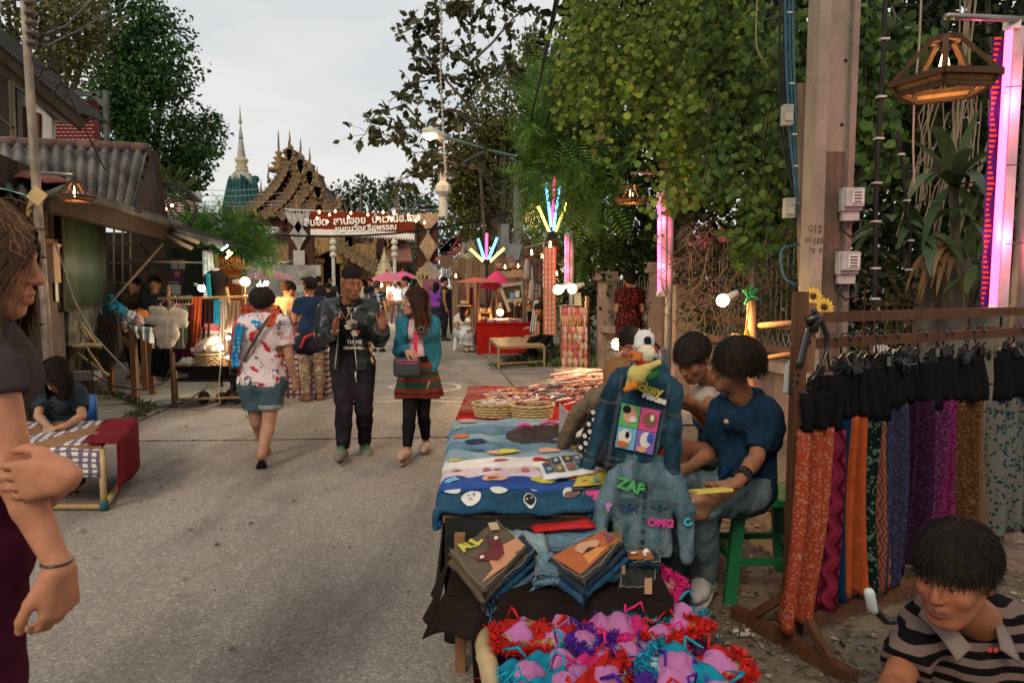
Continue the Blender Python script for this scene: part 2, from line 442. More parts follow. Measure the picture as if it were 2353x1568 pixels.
  for a in range(3):
   b,e=(a+1)%3,(a+2)%3
   A=np.moveaxis(ins,(a,b,e),(0,1,2));G=np.moveaxis(idx,(a,b,e),(0,1,2))
   s0,s1=A[:-1,1:-1,1:-1],A[1:,1:-1,1:-1];J=np.nonzero(s0!=s1);up=s0[J]
   x,y,z=J;q=np.stack([G[x,y,z],G[x,y+1,z],G[x,y+1,z+1],G[x,y,z+1]],1)
   q=np.where(up[:,None],q,q[:,::-1]);FF.append(q)
  return V,np.vstack(FF)
_LAT=np.random.default_rng(3).random((32,32,32)).astype(np.float32)
def vnoise(P,seed=0):
 P=NS(P,np.float32)+seed*7.31;i=np.floor(P).astype(int);f=P-i;f=f*f*(3-2*f);i&=31;j=(i+1)&31
 x0,y0,z0=i.T;x1,y1,z1=j.T;a,b,c=f.T
 L=_LAT
 return(((L[x0,y0,z0]*(1-a)+L[x1,y0,z0]*a)*(1-b)+(L[x0,y1,z0]*(1-a)+L[x1,y1,z0]*a)*b)*(1-c)+((L[x0,y0,z1]*(1-a)+L[x1,y0,z1]*a)*(1-b)+(L[x0,y1,z1]*(1-a)+L[x1,y1,z1]*a)*b)*c)
#foliage
def T_quad():
 return NA([(0,0,0),(.36,.45,.06),(0,1,-.06),(-.36,.45,.06)]),[(0,1,2,3)]
def T_blade():
 return NA([(0,0,0),(.13,.4,.04),(0,1,-.2),(-.13,.4,.04)]),[(0,1,2,3)]
def T_heart():
 return NA([(0,.04,0),(.26,-.03,.04),(.46,.18,.09),(.5,.5,.06),(.33,.82,0),(0,.97,-.1),(-.33,.82,0),(-.5,.5,.06),(-.46,.18,.09),(-.26,-.03,.04)]),[tuple(range(10))]
def T_oval():
 return NA([(0,0,0),(.22,.22,.05),(.29,.55,.03),(0,1,-.1),(-.29,.55,.03),(-.22,.22,.05)]),[tuple(range(6))]
def T_frond(m=8):
 V=[];Fc=[]
 for i in range(m):
  y=(i+.5)/m;L=.26*sin(pi*(.12+.85*y))+.03;dz=-.25*y*y
  for sgn in(-1,1):
   o=len(V);V+=[(0,y-.02,dz),(sgn*L*.5,y+.045,dz+.015),(sgn*L,y+.07,dz-.04),(sgn*L*.5,y-.005,dz-.01)]
   Fc.append((o,o+1,o+2,o+3)if sgn>0 else(o+3,o+2,o+1,o))
 return NA(V,float),Fc
def leaves(P,A,N,S,templ,col,jit=.25,rg=None):
 """Leaf geometry: base points P, axis A, face normal N, sizes S -> V, F, C."""
 rg=rg or rng;V0,F0=templ;n=len(P);k=len(V0)
 A=A/(np.linalg.norm(A,axis=1,keepdims=True)+1e-9);B=np.cross(A,N);B/=np.linalg.norm(B,axis=1,keepdims=True)+1e-9;N=np.cross(B,A)
 V=P[:,None,:]+S[:,None,None]*(V0[None,:,0:1]*B[:,None,:]+V0[None,:,1:2]*A[:,None,:]+V0[None,:,2:3]*N[:,None,:])
 fs=NA([f for f in F0]);Fc=(fs[None,:,:]+(np.arange(n)*k)[:,None,None]).reshape(-1,fs.shape[1])
 C=NS(col,float)[None,:]*(1+jit*(rg.random((n,1))-.5)*2)*(1+.3*jit*(rg.random((n,3))-.5))
 return V.reshape(-1,3),Fc,np.repeat(np.clip(C,0,1),k,axis=0)
LEAFM=None
def leafmat():
 global LEAFM
 if LEAFM is None:LEAFM=vcol(.5,0,1,0,.14,trans=.3,var=.1,vscale=8,name='leaf')
 return LEAFM
def bL(blobs,dens,size,templ,cols,droop=.3,jit=.35,fill=.25,clump=0):
 """Leaves on and in ellipsoid masses [(centre, radii)]; dens = leaves per square metre of mass surface."""
 VV,FF,CC,o=[],[],[],0
 for c,r in blobs:
  c=NS(c,float);r=np.broadcast_to(NS(r,float),(3,));n=int(dens*4*pi*(r.prod()**(2/3)))
  if n<4:continue
  u=rng.normal(size=(n,3));u/=np.linalg.norm(u,axis=1,keepdims=True)
  rr=1+.13*rng.normal(size=(n,1));ins=rng.random((n,1))<fill;rr=np.where(ins,rng.random((n,1))*.8+.2,rr)
  q=vnoise(u*2.6+c*.37,3);rr=rr*(.78+.5*q[:,None])
  keep=(vnoise(u*4.5+c,9)>.3)|ins[:,0];u=u[keep];rr=rr[keep];n=len(u)
  P=c+u*rr*r
  A=u+rng.normal(size=(n,3))*.8;A[:,2]-=droop;N=u+rng.normal(size=(n,3))*.7+NA([0,0,.5])
  S=size*(.6+.8*rng.random(n));w=rng.integers(0,len(cols),n);tone=.75+.5*vnoise(P*.9,5)
  base=NA(cols)[w]*tone[:,None]
  V,Fc,C=leaves(P,A,N,S,templ,(1,1,1),jit);C=C*np.repeat(base,len(templ[0]),axis=0)
  VV.append(V);FF.append(Fc+o);CC.append(C);o+=len(V)
 return np.vstack(VV),np.vstack(FF),np.vstack(CC)
def pB(lst,D,flat=.7,jitter=.15):
 out=[]
 for t in lst:
  x,y,r=t[:3];d=D+(t[3]if len(t)>3 else 0);p=at(x,y,d);m=r/F*d
  out.append((p+NA([0,RU(-1,1)*m*jitter*3,0]),(m,m*flat+.2,m*.9)))
 return out
def sB(blobs,n,f=.45):
 out=list(blobs)
 for c,r in blobs:
  for _ in range(n):
   u=NA([rnd.gauss(0,1)for _ in range(3)]);u/=np.linalg.norm(u)+1e-6
   s_=f*RU(.6,1.2);out.append((NS(c)+u*NS(r)*.85,NS(r)*s_))
 return out
def tree(lb_,base,blobs,dens,size,templ,cols,trunk_r=.2,bark=(.12,.1,.08),cat='tree',gr_=None,name='tree',limbs=True,droop=.3,fill=.25,kindstuff=False):
 t=tH(name,lb_,cat,base,0,gr_);base=NS(base,float)
 V,Fc,C=bL(blobs,dens,size,templ,cols,droop,fill=fill)
 o=mK('crown',V,Fc,leafmat(),t,col=C,world=True)
 cen=np.mean([b[0]for b in blobs],axis=0);hub=NA([base[0]*.6+cen[0]*.4,base[1]*.6+cen[1]*.4,base[2]+(cen[2]-base[2])*.55])
 m=MB();mid=(base+hub)/2+[trunk_r*.5,0,0]
 m.tb_([base,mid,hub],[trunk_r*1.3,trunk_r,trunk_r*.75],10);m.bd('trunk',wood(bark,3,.9),t,True,True)
 if limbs:
  for c,r in blobs[:14]:
   q=MB();c=NS(c);e=hub+(c-hub)*.5+NA([0,0,-.06*np.linalg.norm(c-hub)])
   q.tb_([hub-[0,0,trunk_r],e,c,c+(c-e)*.35],[trunk_r*.5,trunk_r*.3,trunk_r*.14,trunk_r*.04],6)
   q.bd('limb',wood(bark,3,.9),t,True,True)
 return t
#people
SKIN_TAN=(.3,.14,.08);SKIN_BR=(.27,.135,.08);SKIN_FAIR=(.52,.3,.2)
def rotm(yaw=0,pitch=0,roll=0):
 return NA(MR(yaw,3,'Z')@MR(pitch,3,'X')@MR(roll,3,'Y'))
def head_prims(S,c,Rm,s=1.0,fm_=False,mouth=0.0):
 T=lambda p:NS(c)+s*(Rm@NS(p,float))
 el=lambda p,r,k=.02,op='u':S.el(T(p),NS(r)*s,k,op,Rm)
 rc=lambda a,b,ra,rb,k=.012,op='u':S.rc(T(a),T(b),ra*s,rb*s,k,op)
 j=.92 if fm_ else 1.0
 el((0,.018,.035),(.074,.092,.083),.02)
 el((0,-.028,-.022),(.060*j,.062,.082),.03)
 el((0,-.035,-.07),(.042*j,.045,.045),.03)
 el((0,-.074,-.100),(.019*j,.016,.016),.02)
 for q in(-1,1):
  rc((q*.052*j,.0,-.05),(q*.024,-.062,-.098),.017,.014,.03)
  el((q*.040,-.058,-.026),(.024,.026,.024),.02)
  rc((q*.012,-.088,.030),(q*.046,-.070,.027),.0085,.007,.012)
 for q in(-1,1):
  el((q*.031,-.098,.004),(.018,.014,.0125),.014,'s')
  el((q*.031,-.0715,.003),(.0145,.0155,.0125),.004)
  el((q*.0305,-.0865,-.0005),(.0125,.004,.0022),.002,'s')
  el((q*.077,.012,-.004),(.010,.020,.031),.008);el((q*.086,.006,-.002),(.006,.009,.016),.006,'s')
 rc((0,-.088,.018),(0,-.110,-.027),.0075,.0115,.012)
 for q in(-1,1):el((q*.0125,-.099,-.031),(.0085,.010,.0075),.006)
 el((0,-.088,-.062),(.027,.014,.015),.015)
 rc((-.020,-.091,-.0585),(.020,-.091,-.0585),.0045,.0045,.006);rc((0,-.098,-.0575),(0,-.098,-.058),.0062,.0062,.012)
 rc((-.016,-.090,-.069-mouth),(.016,-.090,-.069-mouth),.0055,.0055,.006);rc((0,-.096,-.070-mouth),(0,-.096,-.070-mouth),.0068,.0068,.012)
 rc((-.021,-.100,-.0635),(.021,-.100,-.0635),.0022+mouth*.6,.0022+mouth*.6,.002,'s')
def head_color(P,c,Rm,s,skin,lips,brow,stubble=0.0,rg=None):
 L=(P-NS(c))@Rm/s;C=np.tile(NS(skin,float),(len(P),1))
 x,y,z=L.T;ax=np.abs(x)
 def blend(m,col):
  m=np.clip(m,0,1)[:,None];C[:]=C*(1-m)+NS(col)*m
 blend(((ax<.05)&(y<-.05)).astype(float)*np.exp(-((z+.03)/.03)**2-((ax-.038)/.02)**2)*.3,(skin[0]*1.15,skin[1]*.8,skin[2]*.75))
 blend(np.exp(-((x/.014)**2+((z+.028)/.014)**2))*(y<-.08)*.3,(skin[0]*1.1,skin[1]*.75,skin[2]*.7))
 ym=(y<-.082)
 lipm=ym*(ax<.026)*np.clip(1-(np.abs(z+.0635)/(.0135*(1-(ax/.03)**2)+.001))**3,0,1)
 blend(lipm*.85,lips)
 blend(ym*(ax<.022)*(np.abs(z+.0635)<.0022)*.7,(.06,.02,.02))
 bz=.0265+.004*np.clip(1-((ax-.03)/.02)**2,-1,1)
 blend((y<-.05)*(ax>.010)*(ax<.052)*np.exp(-((z-bz)/.0042)**2)*.9,brow)
 blend((y<-.05)*(ax>.018)*(ax<.045)*np.exp(-((z-.005+(ax-.03)**2*12)/.0022)**2)*.75,(.03,.02,.018))
 if stubble:blend((y<.02)*(z<-.045)*(z>-.13)*stubble*.35,(.08,.06,.05))
 return C
def hand_prims(S,w,d,n,t,curl=.35,s=1.0,spread=1.0,k=.008,fan=0.0):
 """w wrist, d towards the fingertips, n palm normal (the side fingers curl to), t thumb side."""
 w,d,n,t=(NS(q,float)for q in(w,d,n,t));d/=np.linalg.norm(d);n=n-d*(n@d);n/=np.linalg.norm(n)
 tt=np.cross(d,n);t=tt if tt@t>0 else-tt
 tips=[]
 offs=[.030,.010,-.010,-.028];lens=[.070,.078,.073,.058];kn=[.084,.088,.084,.077]
 for i in range(4):
  K=w+s*(d*kn[i]+t*offs[i]*spread);S.rc(w+s*(d*.012+t*offs[i]*.55),K,.0150*s,.0105*s,.018)
  a=R(12)+curl*R(50)+i*curl*.06;fd=d+t*(1.5-i)*fan*.12;fd/=np.linalg.norm(fd);p=K;r=.0092 if i<3 else .0078
  for seg,f in((0,.45),(1,.31),(2,.24)):
   q=p+s*lens[i]*f*(fd*cos(a)+n*sin(a));S.rc(p,q,r*s,(r-.0009)*s,k*.5 if seg==0 else .003)
   if seg==0:tips.append(q)
   p=q;r-=.0009;a+=curl*R(75)
 b=w+s*(d*.020+t*.020+n*.006);c=b+s*(d*.036+t*.026+n*.010);e=c+s*(d*.032+t*.010+n*(.006+.014*curl));g=e+s*(d*.022-t*.002+n*.014*curl)
 S.rc(b,c,.0165*s,.0125*s,.014);S.rc(c,e,.0118*s,.0098*s,.004);S.rc(e,g,.0098*s,.0082*s,.003)
POSE=dict(pelvis=(0,0,.93),waist=(0,.005,1.06),chest=(0,0,1.27),neck=(0,.015,1.42),head=(0,-.012,1.585),shL=(.165,.01,1.385),shR=(-.165,.01,1.385),elL=(.215,.03,1.11),elR=(-.215,.03,1.11),wrL=(.225,-.03,.875),wrR=(-.225,-.03,.875),hipL=(.085,0,.90),hipR=(-.085,0,.90),knL=(.095,-.015,.485),knR=(-.095,-.015,.485),anL=(.095,.03,.085),anR=(-.095,.03,.085),toL=(.115,-.115,.03),toR=(-.115,-.115,.03),hdL=(0,-.15,-1),hdR=(0,-.15,-1),hnL=(-1,0,0),hnR=(1,0,0),htL=(0,-1,0),htR=(0,-1,0),cuL=.35,cuR=.35)
def body_prims(J,b,w,fm_):
 """[(tag, a, b, ra, rb, k, flat)] of the figure; b = bulk."""
 fy=lambda f:((0,1,0),f)
 P=[]
 a=lambda tag,p,q,r0,r1,k=.03,flat=None:P.append((tag,NS(p,float),NS(q,float),r0*b,r1*b,k,flat))
 pe,wa,ch,ne=(NS(J[k],float)for k in('pelvis','waist','chest','neck'))
 up=ch-pe;up=up/np.linalg.norm(up);side=NS(J['shL'],float)-NS(J['shR'],float);side/=np.linalg.norm(side)
 hs=NS(J['hipL'],float)-NS(J['hipR'],float);hs/=np.linalg.norm(hs)
 a('torso',pe-hs*.055-up*.01,pe+hs*.055-up*.01,.108,.108,.06,fy(1.08))
 a('torso',wa-hs*.045,wa+hs*.045,.092 if fm_ else .102,.092 if fm_ else .102,.08,fy(1.12))
 a('torso',ch-side*.07,ch+side*.07,.105,.105,.08,fy(1.12))
 a('torso',ch-side*.075+up*.07,ch+side*.075+up*.07,.085,.085,.07,fy(1.1))
 mid_=(NS(J['shR'],float)+NS(J['shL'],float))/2+up*.022
 for q_ in'LR':a('torso',mid_,NS(J['sh'+q_])+(mid_-NS(J['sh'+q_]))*.2,.052,.040,.04)
 if fm_:
  fw=np.cross(up,side);fw=fw if fw@NS(J['_fw'])>0 else-fw
  for q in(-1,1):a('torso',ch+side*q*.07+fw*.075+up*.0,ch+side*q*.07+fw*.078,.052,.05,.04)
 a('neck',ne-up*.03,NS(J['head'])+NA([0,.012,-.06]),.060 if not fm_ else .050,.051 if not fm_ else .044,.03)
 for s_ in'LR':
  sh,el,wr,hp,kn,an,to=(NS(J[k+s_],float)for k in('sh','el','wr','hip','kn','an','to'))
  a('uarm'+s_,sh,el,.047 if not fm_ else .042,.037 if not fm_ else .033,.018)
  m=el+(wr-el)*.3;a('farm'+s_,el,m,.037 if not fm_ else .033,.038 if not fm_ else .033,.006);a('farm'+s_,m,wr,.038 if not fm_ else .033,.026 if not fm_ else .023,.008)
  a('thigh'+s_,hp,kn,.084,.053,.03);m=kn+(an-kn)*.32+NA([0,.015,0]);a('calf'+s_,kn,m,.051,.053,.008);a('calf'+s_,m,an,.053,.035,.01)
  a('foot'+s_,an+[0,.02,-.04],an+(to-an)*.5+[0,0,-.02],.034,.036,.03);a('foot'+s_,an+(to-an)*.5+[0,0,-.025],to,.036,.026,.03)
 return P
class Person:
 def __init__(s,lb_,loc,rz=0.0,H=1.65,pose=None,h=.011,skin=SKIN_TAN,bulk=1.0,fm_=False,yaw=0,pitch=0,roll=0,hair=(.02,.016,.014),lips=(.3,.1,.08),gr_=None,brow=None,stubble=0,headscale=None,mouth=0.0,hands=True,feet=True,hscale=None,name='person'):
  s.t=tH(name,lb_,'person',(loc[0],loc[1],loc[2]if len(loc)>2 else 0.0),rz,gr_);s.h=h;s.skin=skin;s.hair_c=hair;s.bulk=bulk;s.fm_=fm_
  k=H/1.7;J=dict(POSE)
  if pose:J.update(pose)
  s.J={q:(NS(v,float)*k if not(q[:2]in('hd','hn','ht','cu'))else v)for q,v in J.items()}
  s.J['_fw']=NA(J.get('fwd',(0,-1,0)),float);s.k=k
  s.P=body_prims(s.J,bulk*k,k,fm_);s.hs=headscale or .98;s.Rm=rotm(yaw,pitch,roll);s.c=s.J['head']
  pts=NA([p[1]for p in s.P]+[p[2]for p in s.P]+[s.c]);s.lo=pts.min(0)-.16;s.hi=pts.max(0)+.16;s.hi[2]+=.06;s.lo[2]=min(s.lo[2],pts[:,2].min()-.12)
  S=SD(s.lo,s.hi,h)
  for tg,a,b,r0,r1,kk,fl in s.P:S.rc(a,b,r0,r1,kk,'u',fl)
  if hands:
   for q in'LR':hand_prims(S,s.J['wr'+q],s.J['hd'+q],s.J['hn'+q],s.J['ht'+q],s.J['cu'+q],hscale or k)
  head_prims(S,s.c,s.Rm,s.hs,fm_,mouth)
  V,Fc=S.mesh();C=head_color(V,s.c,s.Rm,s.hs,skin,lips,brow or hair,stubble)
  s.body=mK('body',V,Fc,vcol(.55,.3,260,.03,spec=.2,var=.2,vscale=22,name='skin'),s.t,True,col=C)
 def eyes(s,open_=.0):
  for q in(-1,1):
   m=MB();c=s.c+s.hs*(s.Rm@NA([q*.0305,-.0735,.0015]));m.sphere((0,0,0),.0125*s.hs,10)
   o=mK('eye',NA(m.v)+c,m.f,pN((.7,.68,.64),.25,.05,8,bump=0),s.t,True)
   g=MB();g.sphere((0,0,0),.0062*s.hs,8);d=s.c+s.hs*(s.Rm@NA([q*.0305,-.0825,.0015]));mK('iris',NA(g.v)+d-0*c,g.f,pN((.03,.018,.012),.2,.05,8,bump=0),o,True)
  return s
 def gm(s,name,tags,mat,t=.012,h=None,cuts=(),ends=(),extra=None,fo_=(.008,(13,13,6)),lb_=None,seed=0,neck=None,col=None,amp2=0,pre=None):
  """Clothing grown from the body's own parts: tags, thickness t, half-space cuts, sleeve or leg ends."""
  S=SD(s.lo-.05,s.hi+.05,h or s.h*1.25);rad=[]
  for tg,a,b,r0,r1,kk,fl in s.P:
   f=[e for e in tags if tg==e or tg[:-1]==e]
   if not f:continue
   w_=tags[f[0]]if isinstance(tags,dict)else(1.0,t)
   fr,tt=w_ if isinstance(w_,tuple)else(w_,t)
   if fr<1:
    e=a+(b-a)*fr;S.rc(a,e,r0+tt,r0+(r1-r0)*fr+tt,kk+.005,'u',fl);rad.append((e,b-a))
   else:S.rc(a,b,r0+tt,r1+tt,kk+.005,'u',fl)
  if extra:extra(S)
  if fo_:S.folds(fo_[0],fo_[1],seed,amp2)
  for e,d in rad:S.cut(e,d,.095)
  for e,d in ends:S.cut(NS(e,float),NS(d,float),.12)
  for c in cuts:S.cut(NS(c[0],float),NS(c[1],float),c[2]if len(c)>2 else None)
  if neck is not None:S.el(s.J['neck']+NA([0,-.02,.055])*s.k+NS(neck[0]),neck[1],.004,'s')
  V,Fc=S.mesh();C=col(V)if col else None
  o=mK(name,V,Fc,mat,s.t,True,col=C)
  if lb_:o['label']=lb_
  return o
 def shoes(s,mat,sole=None,h=None,kind='shoe',lb_=None):
  for q in'LR':
   an,to=s.J['an'+q],s.J['to'+q];d=to-an;d=d.copy();S=SD(np.minimum(an,to)-.09,np.maximum(an,to)+.09,h or max(.008,s.h));k=s.k
   g=NA([0,0,-1.0]);hd=d/np.linalg.norm(d)
   heel=an-hd*.035*k+g*.04*k;ball=an+d*.78+g*.0
   ball[2]=to[2];heel[2]=an[2]-.05*k if not kind=='x'else heel[2]
   S.rc(heel,ball,.040*k,.043*k,.03);S.rc(ball,to+hd*.025*k,.042*k,.034*k,.03)
   if kind=='shoe':S.rc(an+g*.02,heel,.042*k,.042*k,.03);S.rc(an+hd*.02,ball,.038*k,.036*k,.03)
   if kind=='flat':S.el(an+g*-.02+hd*.01,(.05,.05,.04),.004,'s')
   V,Fc=S.mesh();mK('shoe',V,Fc,mat,s.t,True)if kind!='sandal'else None
   m=MB();u,v=frame_of(hd);sd=np.cross(hd,g);sd/=np.linalg.norm(sd);up=np.cross(sd,hd);up=up if up[2]>0 else-up
   out=[]
   for i in range(16):
    a=2*pi*i/16;wv=.045*(1+.12*cos(a));out.append(((heel+to)/2+hd*(.5*np.linalg.norm(to-heel)+.045*k)*cos(a)+sd*wv*k*sin(a)))
   out=NA(out)-up*.030*k;V=np.vstack([out,out-up*.016*k]);n=16
   m.add(V,[tuple(range(n)),tuple(range(n,2*n))[::-1]]+[(i,i+n,(i+1)%n+n,(i+1)%n)for i in range(n)])
   m.bd('sole',sole or pN((.05,.04,.035),.8),s.t,False)
   if kind=='sandal':
    w=MB();c=ball+up*.02*k;w.tb_([c-sd*.045*k-up*.03,c-sd*.02*k+up*.012,c+hd*.0,c+sd*.02*k+up*.012,c+sd*.045*k-up*.03],.009,6);w.bd('strap',sole or mat,s.t,True)
  return s
 def hair(s,style='short',n=900,L=.05,width=.0022,col=None,seed=0,cap=.010,back=None,part=0.0,fringe=.0,tip=None,stuff=True):
  """A close cap of hair plus separate strands combed over it."""
  c,Rm,k=s.c,s.Rm,s.hs;col=col or s.hair_c;rg=np.random.default_rng(seed+11);h=max(s.h*.9,.006)
  S=SD(c-.2-NA([0,0,L if style=='long'else 0]),c+.18,h);T=lambda p:c+k*(Rm@NS(p,float))
  cp=cap-.003;S.el(T((0,.02,.037)),NA([.076,.094,.085])*k+cp,.01,'u',Rm)
  if style in('long','bob'):
   LL=L;S.rc(T((0,.06,0)),T((0,.075,0))+NA([0,.0,-LL]),.078*k,.055*k,.03,'u',None)
   for q in(-1,1):S.rc(T((q*.060,.03,.02)),T((q*.072,.03,0))+NA([0,.0,-LL*.8]),.028,.020,.03)
  if style=='bun':S.el(T((0,.10,.06)),(.045,.045,.045),.02)
  S.el(T((0,-.105,-.045+fringe*0)),NA([.064,.082,.105-fringe])*k,.012,'s',Rm)
  if style in('short','bun','crop'):
   S.cut(T((0,.03,-.025 if style=='short'else .0)),Rm@NA([0,-.45,-1.0]));
   for q in(-1,1):S.el(T((q*.085,.008,-.012)),(.03,.028,.034),.01,'s',Rm)
   if style=='crop':S.cut(T((0,.02,.035)),Rm@NA([0,-.1,-1.0]))
  S.folds(.006,(55,55,30),seed,.002)
  V,Fc=S.mesh();hc=NS(col);Cc=np.tile(hc,(len(V),1))*(.7+.6*vnoise(V*NA([90,90,12]),2)[:,None])
  if tip is not None:f=np.clip((c[2]-.06-V[:,2])/max(L,.05),0,1)[:,None];Cc=Cc*(1-f)+NS(tip)*f
  hm=vcol(.7,.2,200,0,spec=.1,var=.25,vscale=120,name='hair')
  o=mK('hair',V,Fc,hm,s.t,True,col=Cc)
  if not n:return o
  th0=rg.uniform(0,1.1,n)if style!='crop'else rg.uniform(0,.8,n)
  ph=rg.uniform(0,2*pi,n);m=7 if style=='long'else 5;VV=[];CC=[]
  th0=np.arccos(1-rg.random(n)*(1-cos(1.25 if style!='crop'else .85)))
  front=np.cos(ph+pi/2);fr=np.clip((front-.35)/.65,0,1)
  jr=rg.random(n);maxth=np.where(fr>0,1.05+fringe*5+.22*jr,(1.9 if style=='long'else 1.2 if style=='crop'else 1.6)+.3*jr)
  rad=(NA([.076,.094,.085])*k+cap+.002)*(1+.05*rg.random((n,1)));cen=NA([0,.02,.037])*k
  pts=[];th=th0.copy();dropped=np.zeros(n);lf=rg.uniform(.4,1.3,n)if style!='long'else rg.uniform(.8,1.1,n);stp=L/m*lf;wob=rg.normal(size=n)*.9;lift=rg.normal(size=n)*(.05 if style!='crop'else .02);fl=rg.normal(size=n)*.12
  prev=None
  for i in range(m+1):
   lim=np.minimum(th,maxth);dirv=np.stack([np.sin(lim)*np.cos(ph),np.sin(lim)*np.sin(ph),np.cos(lim)],1)
   p=cen+dirv*rad*(1+np.maximum(lift,-.01)*i/m)[:,None]
   w=c+(p@Rm.T)
   over=th>maxth
   dropped=np.where(over,dropped+stp,0);w[:,2]-=dropped*(1.0 if style=='long'else .75);out=(dirv@Rm.T);w+=out*(dropped*fl)[:,None]
   pts.append(w);ph=ph+(np.where(np.cos(ph)>0,1,-1)*np.clip((-np.sin(ph)-.15),0,1)*.42 if style=='long'else 0);th=th+stp/(.085*k)*(1.0 if style!='long'else(1.9 if i<4 else 1));ph=ph+wob*.06+rg.normal(size=n)*.02
  pts=np.stack(pts,1);tan=np.gradient(pts,axis=1);outw=pts-(c+NA([0,.01,-.0]));sd=np.cross(tan,outw);sd/=np.linalg.norm(sd,axis=2,keepdims=True)+1e-9
  wd=width*(1-LS(0,.85,m+1)**2)[None,:,None];A=pts-sd*wd;B=pts+sd*wd
  V=np.stack([A,B],2).reshape(-1,3);base=(np.arange(n)*(m+1)*2)[:,None]+(np.arange(m)*2)[None,:];base=base.ravel()
  Fc=np.stack([base,base+1,base+3,base+2],1);cc=NS(col)[None,:]*(.7+.6*rg.random((n,1))**2);C=np.repeat(cc,(m+1)*2,axis=0)
  if tip is not None:f=np.clip((c[2]-.06-V[:,2])/max(L,.05),0,1)[:,None];C=C*(1-f)+NS(tip)*f
  mK('hair_strands',V,Fc,hm,o,True,col=C)
  return o
BLACKHAIR=(.018,.014,.012)
#setting: ground, road, aprons
def strip(left,right,z,nx=1,ny=60):
 L,Rr=NA(left,float),NA(right,float)
 y0,y1=max(L[0,1],Rr[0,1]),min(L[-1,1],Rr[-1,1])
 def fn(u,v):
  y=y0+(y1-y0)*v**1.6;return(np.interp(y,L[:,1],L[:,0])*(1-u)+np.interp(y,Rr[:,1],Rr[:,0])*u,y,z)
 m=MB();m.sh_(lambda u,v:fn(u,v),nx,ny);return m
def ground_mats():
 b=NB('dry earth');co=b.coord('World')
 f=b.noise(co,1.1,6,.6);g=b.noise(co,14,5,.7);k=b.vor(co,60)
 col=b.ramp(f,[(.3,(.12,.088,.06)),(.7,(.21,.165,.118))]);col=b.mix(.45,col,b.ramp(g,[(.35,(.07,.055,.04)),(.7,(.25,.21,.165))]))
 col=b.mix(b.ramp(k,[(.06,(1,1,1)),(.16,(0,0,0))]),col,(.3,.27,.23))
 b.bump(b.math('ADD',g,b.math('MULTIPLY',b.noise(co,45,4,.7),.5)),.8,.02);earth=b.fin(col,.95,0,.1)
 b=NB('worn asphalt');co=b.coord('World')
 base=b.ramp(b.noise(co,.55,6,.6),[(.3,(.2,.176,.148)),(.7,(.3,.268,.228))])
 pt_=b.noise(b.coord('World',(1.2,.3,1)),.9,6,.65);base=b.mix(b.ramp(pt_,[(.48,(0,0,0)),(.6,(.8,.8,.8))]),base,(.14,.124,.105));base=b.mix(b.ramp(b.noise(co,.35,7,.7),[(.55,(0,0,0)),(.62,(.7,.7,.7))]),base,(.34,.31,.27))
 sp=b.vor(co,95,'F1','Color');s=b.sep(sp)
 base=b.mix(1.0,base,b.ramp(s[0],[(0,(.65,.65,.65)),(.2,(.88,.88,.88)),(.7,(1,1,1)),(.88,(1.22,1.2,1.17)),(1,(1.6,1.56,1.5))]),'MULTIPLY')
 st=b.noise(b.coord('World',(1,1,1)),2.7,8,.75);base=b.mix(b.ramp(st,[(.62,(0,0,0)),(.72,(1,1,1))]),base,(.1,.086,.07))
 b.bump(b.math('ADD',s[1],b.noise(co,30,3)),.55,.008);road=b.fin(base,.88,0,.25)
 b=NB('old concrete paving');co=b.coord('World')
 col=b.ramp(b.noise(co,1.6,7,.65),[(.3,(.15,.135,.115)),(.7,(.29,.265,.23))]);w=b.wave(b.coord('World',(1,1,1),(0,0,.5)),6,4,'X',detail=4)
 col=b.mix(b.ramp(b.noise(co,5,6,.8),[(.52,(0,0,0)),(.68,(1,1,1))]),col,(.12,.105,.085));b.bump(b.math('ADD',w,b.noise(co,40,3)),.35,.01);conc=b.fin(col,.93,0,.15)
 return earth,road,conc
EARTH,ROAD,CONC=ground_mats()
m=MB();m.box((0,150,-.55),(900,900,1.0));g_=m.solo('ground',EARTH,None,None,kind='structure');g_.location.z=-1.05+.0
rl=[(-4.1,-2),(-4.1,7.4),(-4.25,9),(-5.2,13),(-7,20),(-9,30),(-11,48)]
rr=[(.55,-2),(.5,4),(.35,7),(-.1,11),(-.8,16),(-2.4,22),(-4,30),(-6,48)]
m=strip(rl,rr,-.046,8,90);o=m.bd('road',ROAD);tag(o,kind='structure')
m=strip([(-9,5.3),(-9.5,13),(-12,30)],[(-4.1,5.3),(-4.1,7.4),(-4.25,9),(-5.2,13),(-9,30)],-.030,4,30);tag(m.bd('pavement',CONC),kind='structure')
m=strip([(.38,7.2),(-.1,11),(-.8,16),(-2.4,22),(-4,30)],[(2.6,7.2),(2.2,11),(1.6,16),(1,22),(0,30)],-.028,4,30);tag(m.bd('pavement',CONC),kind='structure')
for o in list(COL.objects):
 if o.get('kind')=='structure':o.location.z+=.05
CRK=pN((.04,.035,.03),.95,.3,30,bump=.6)
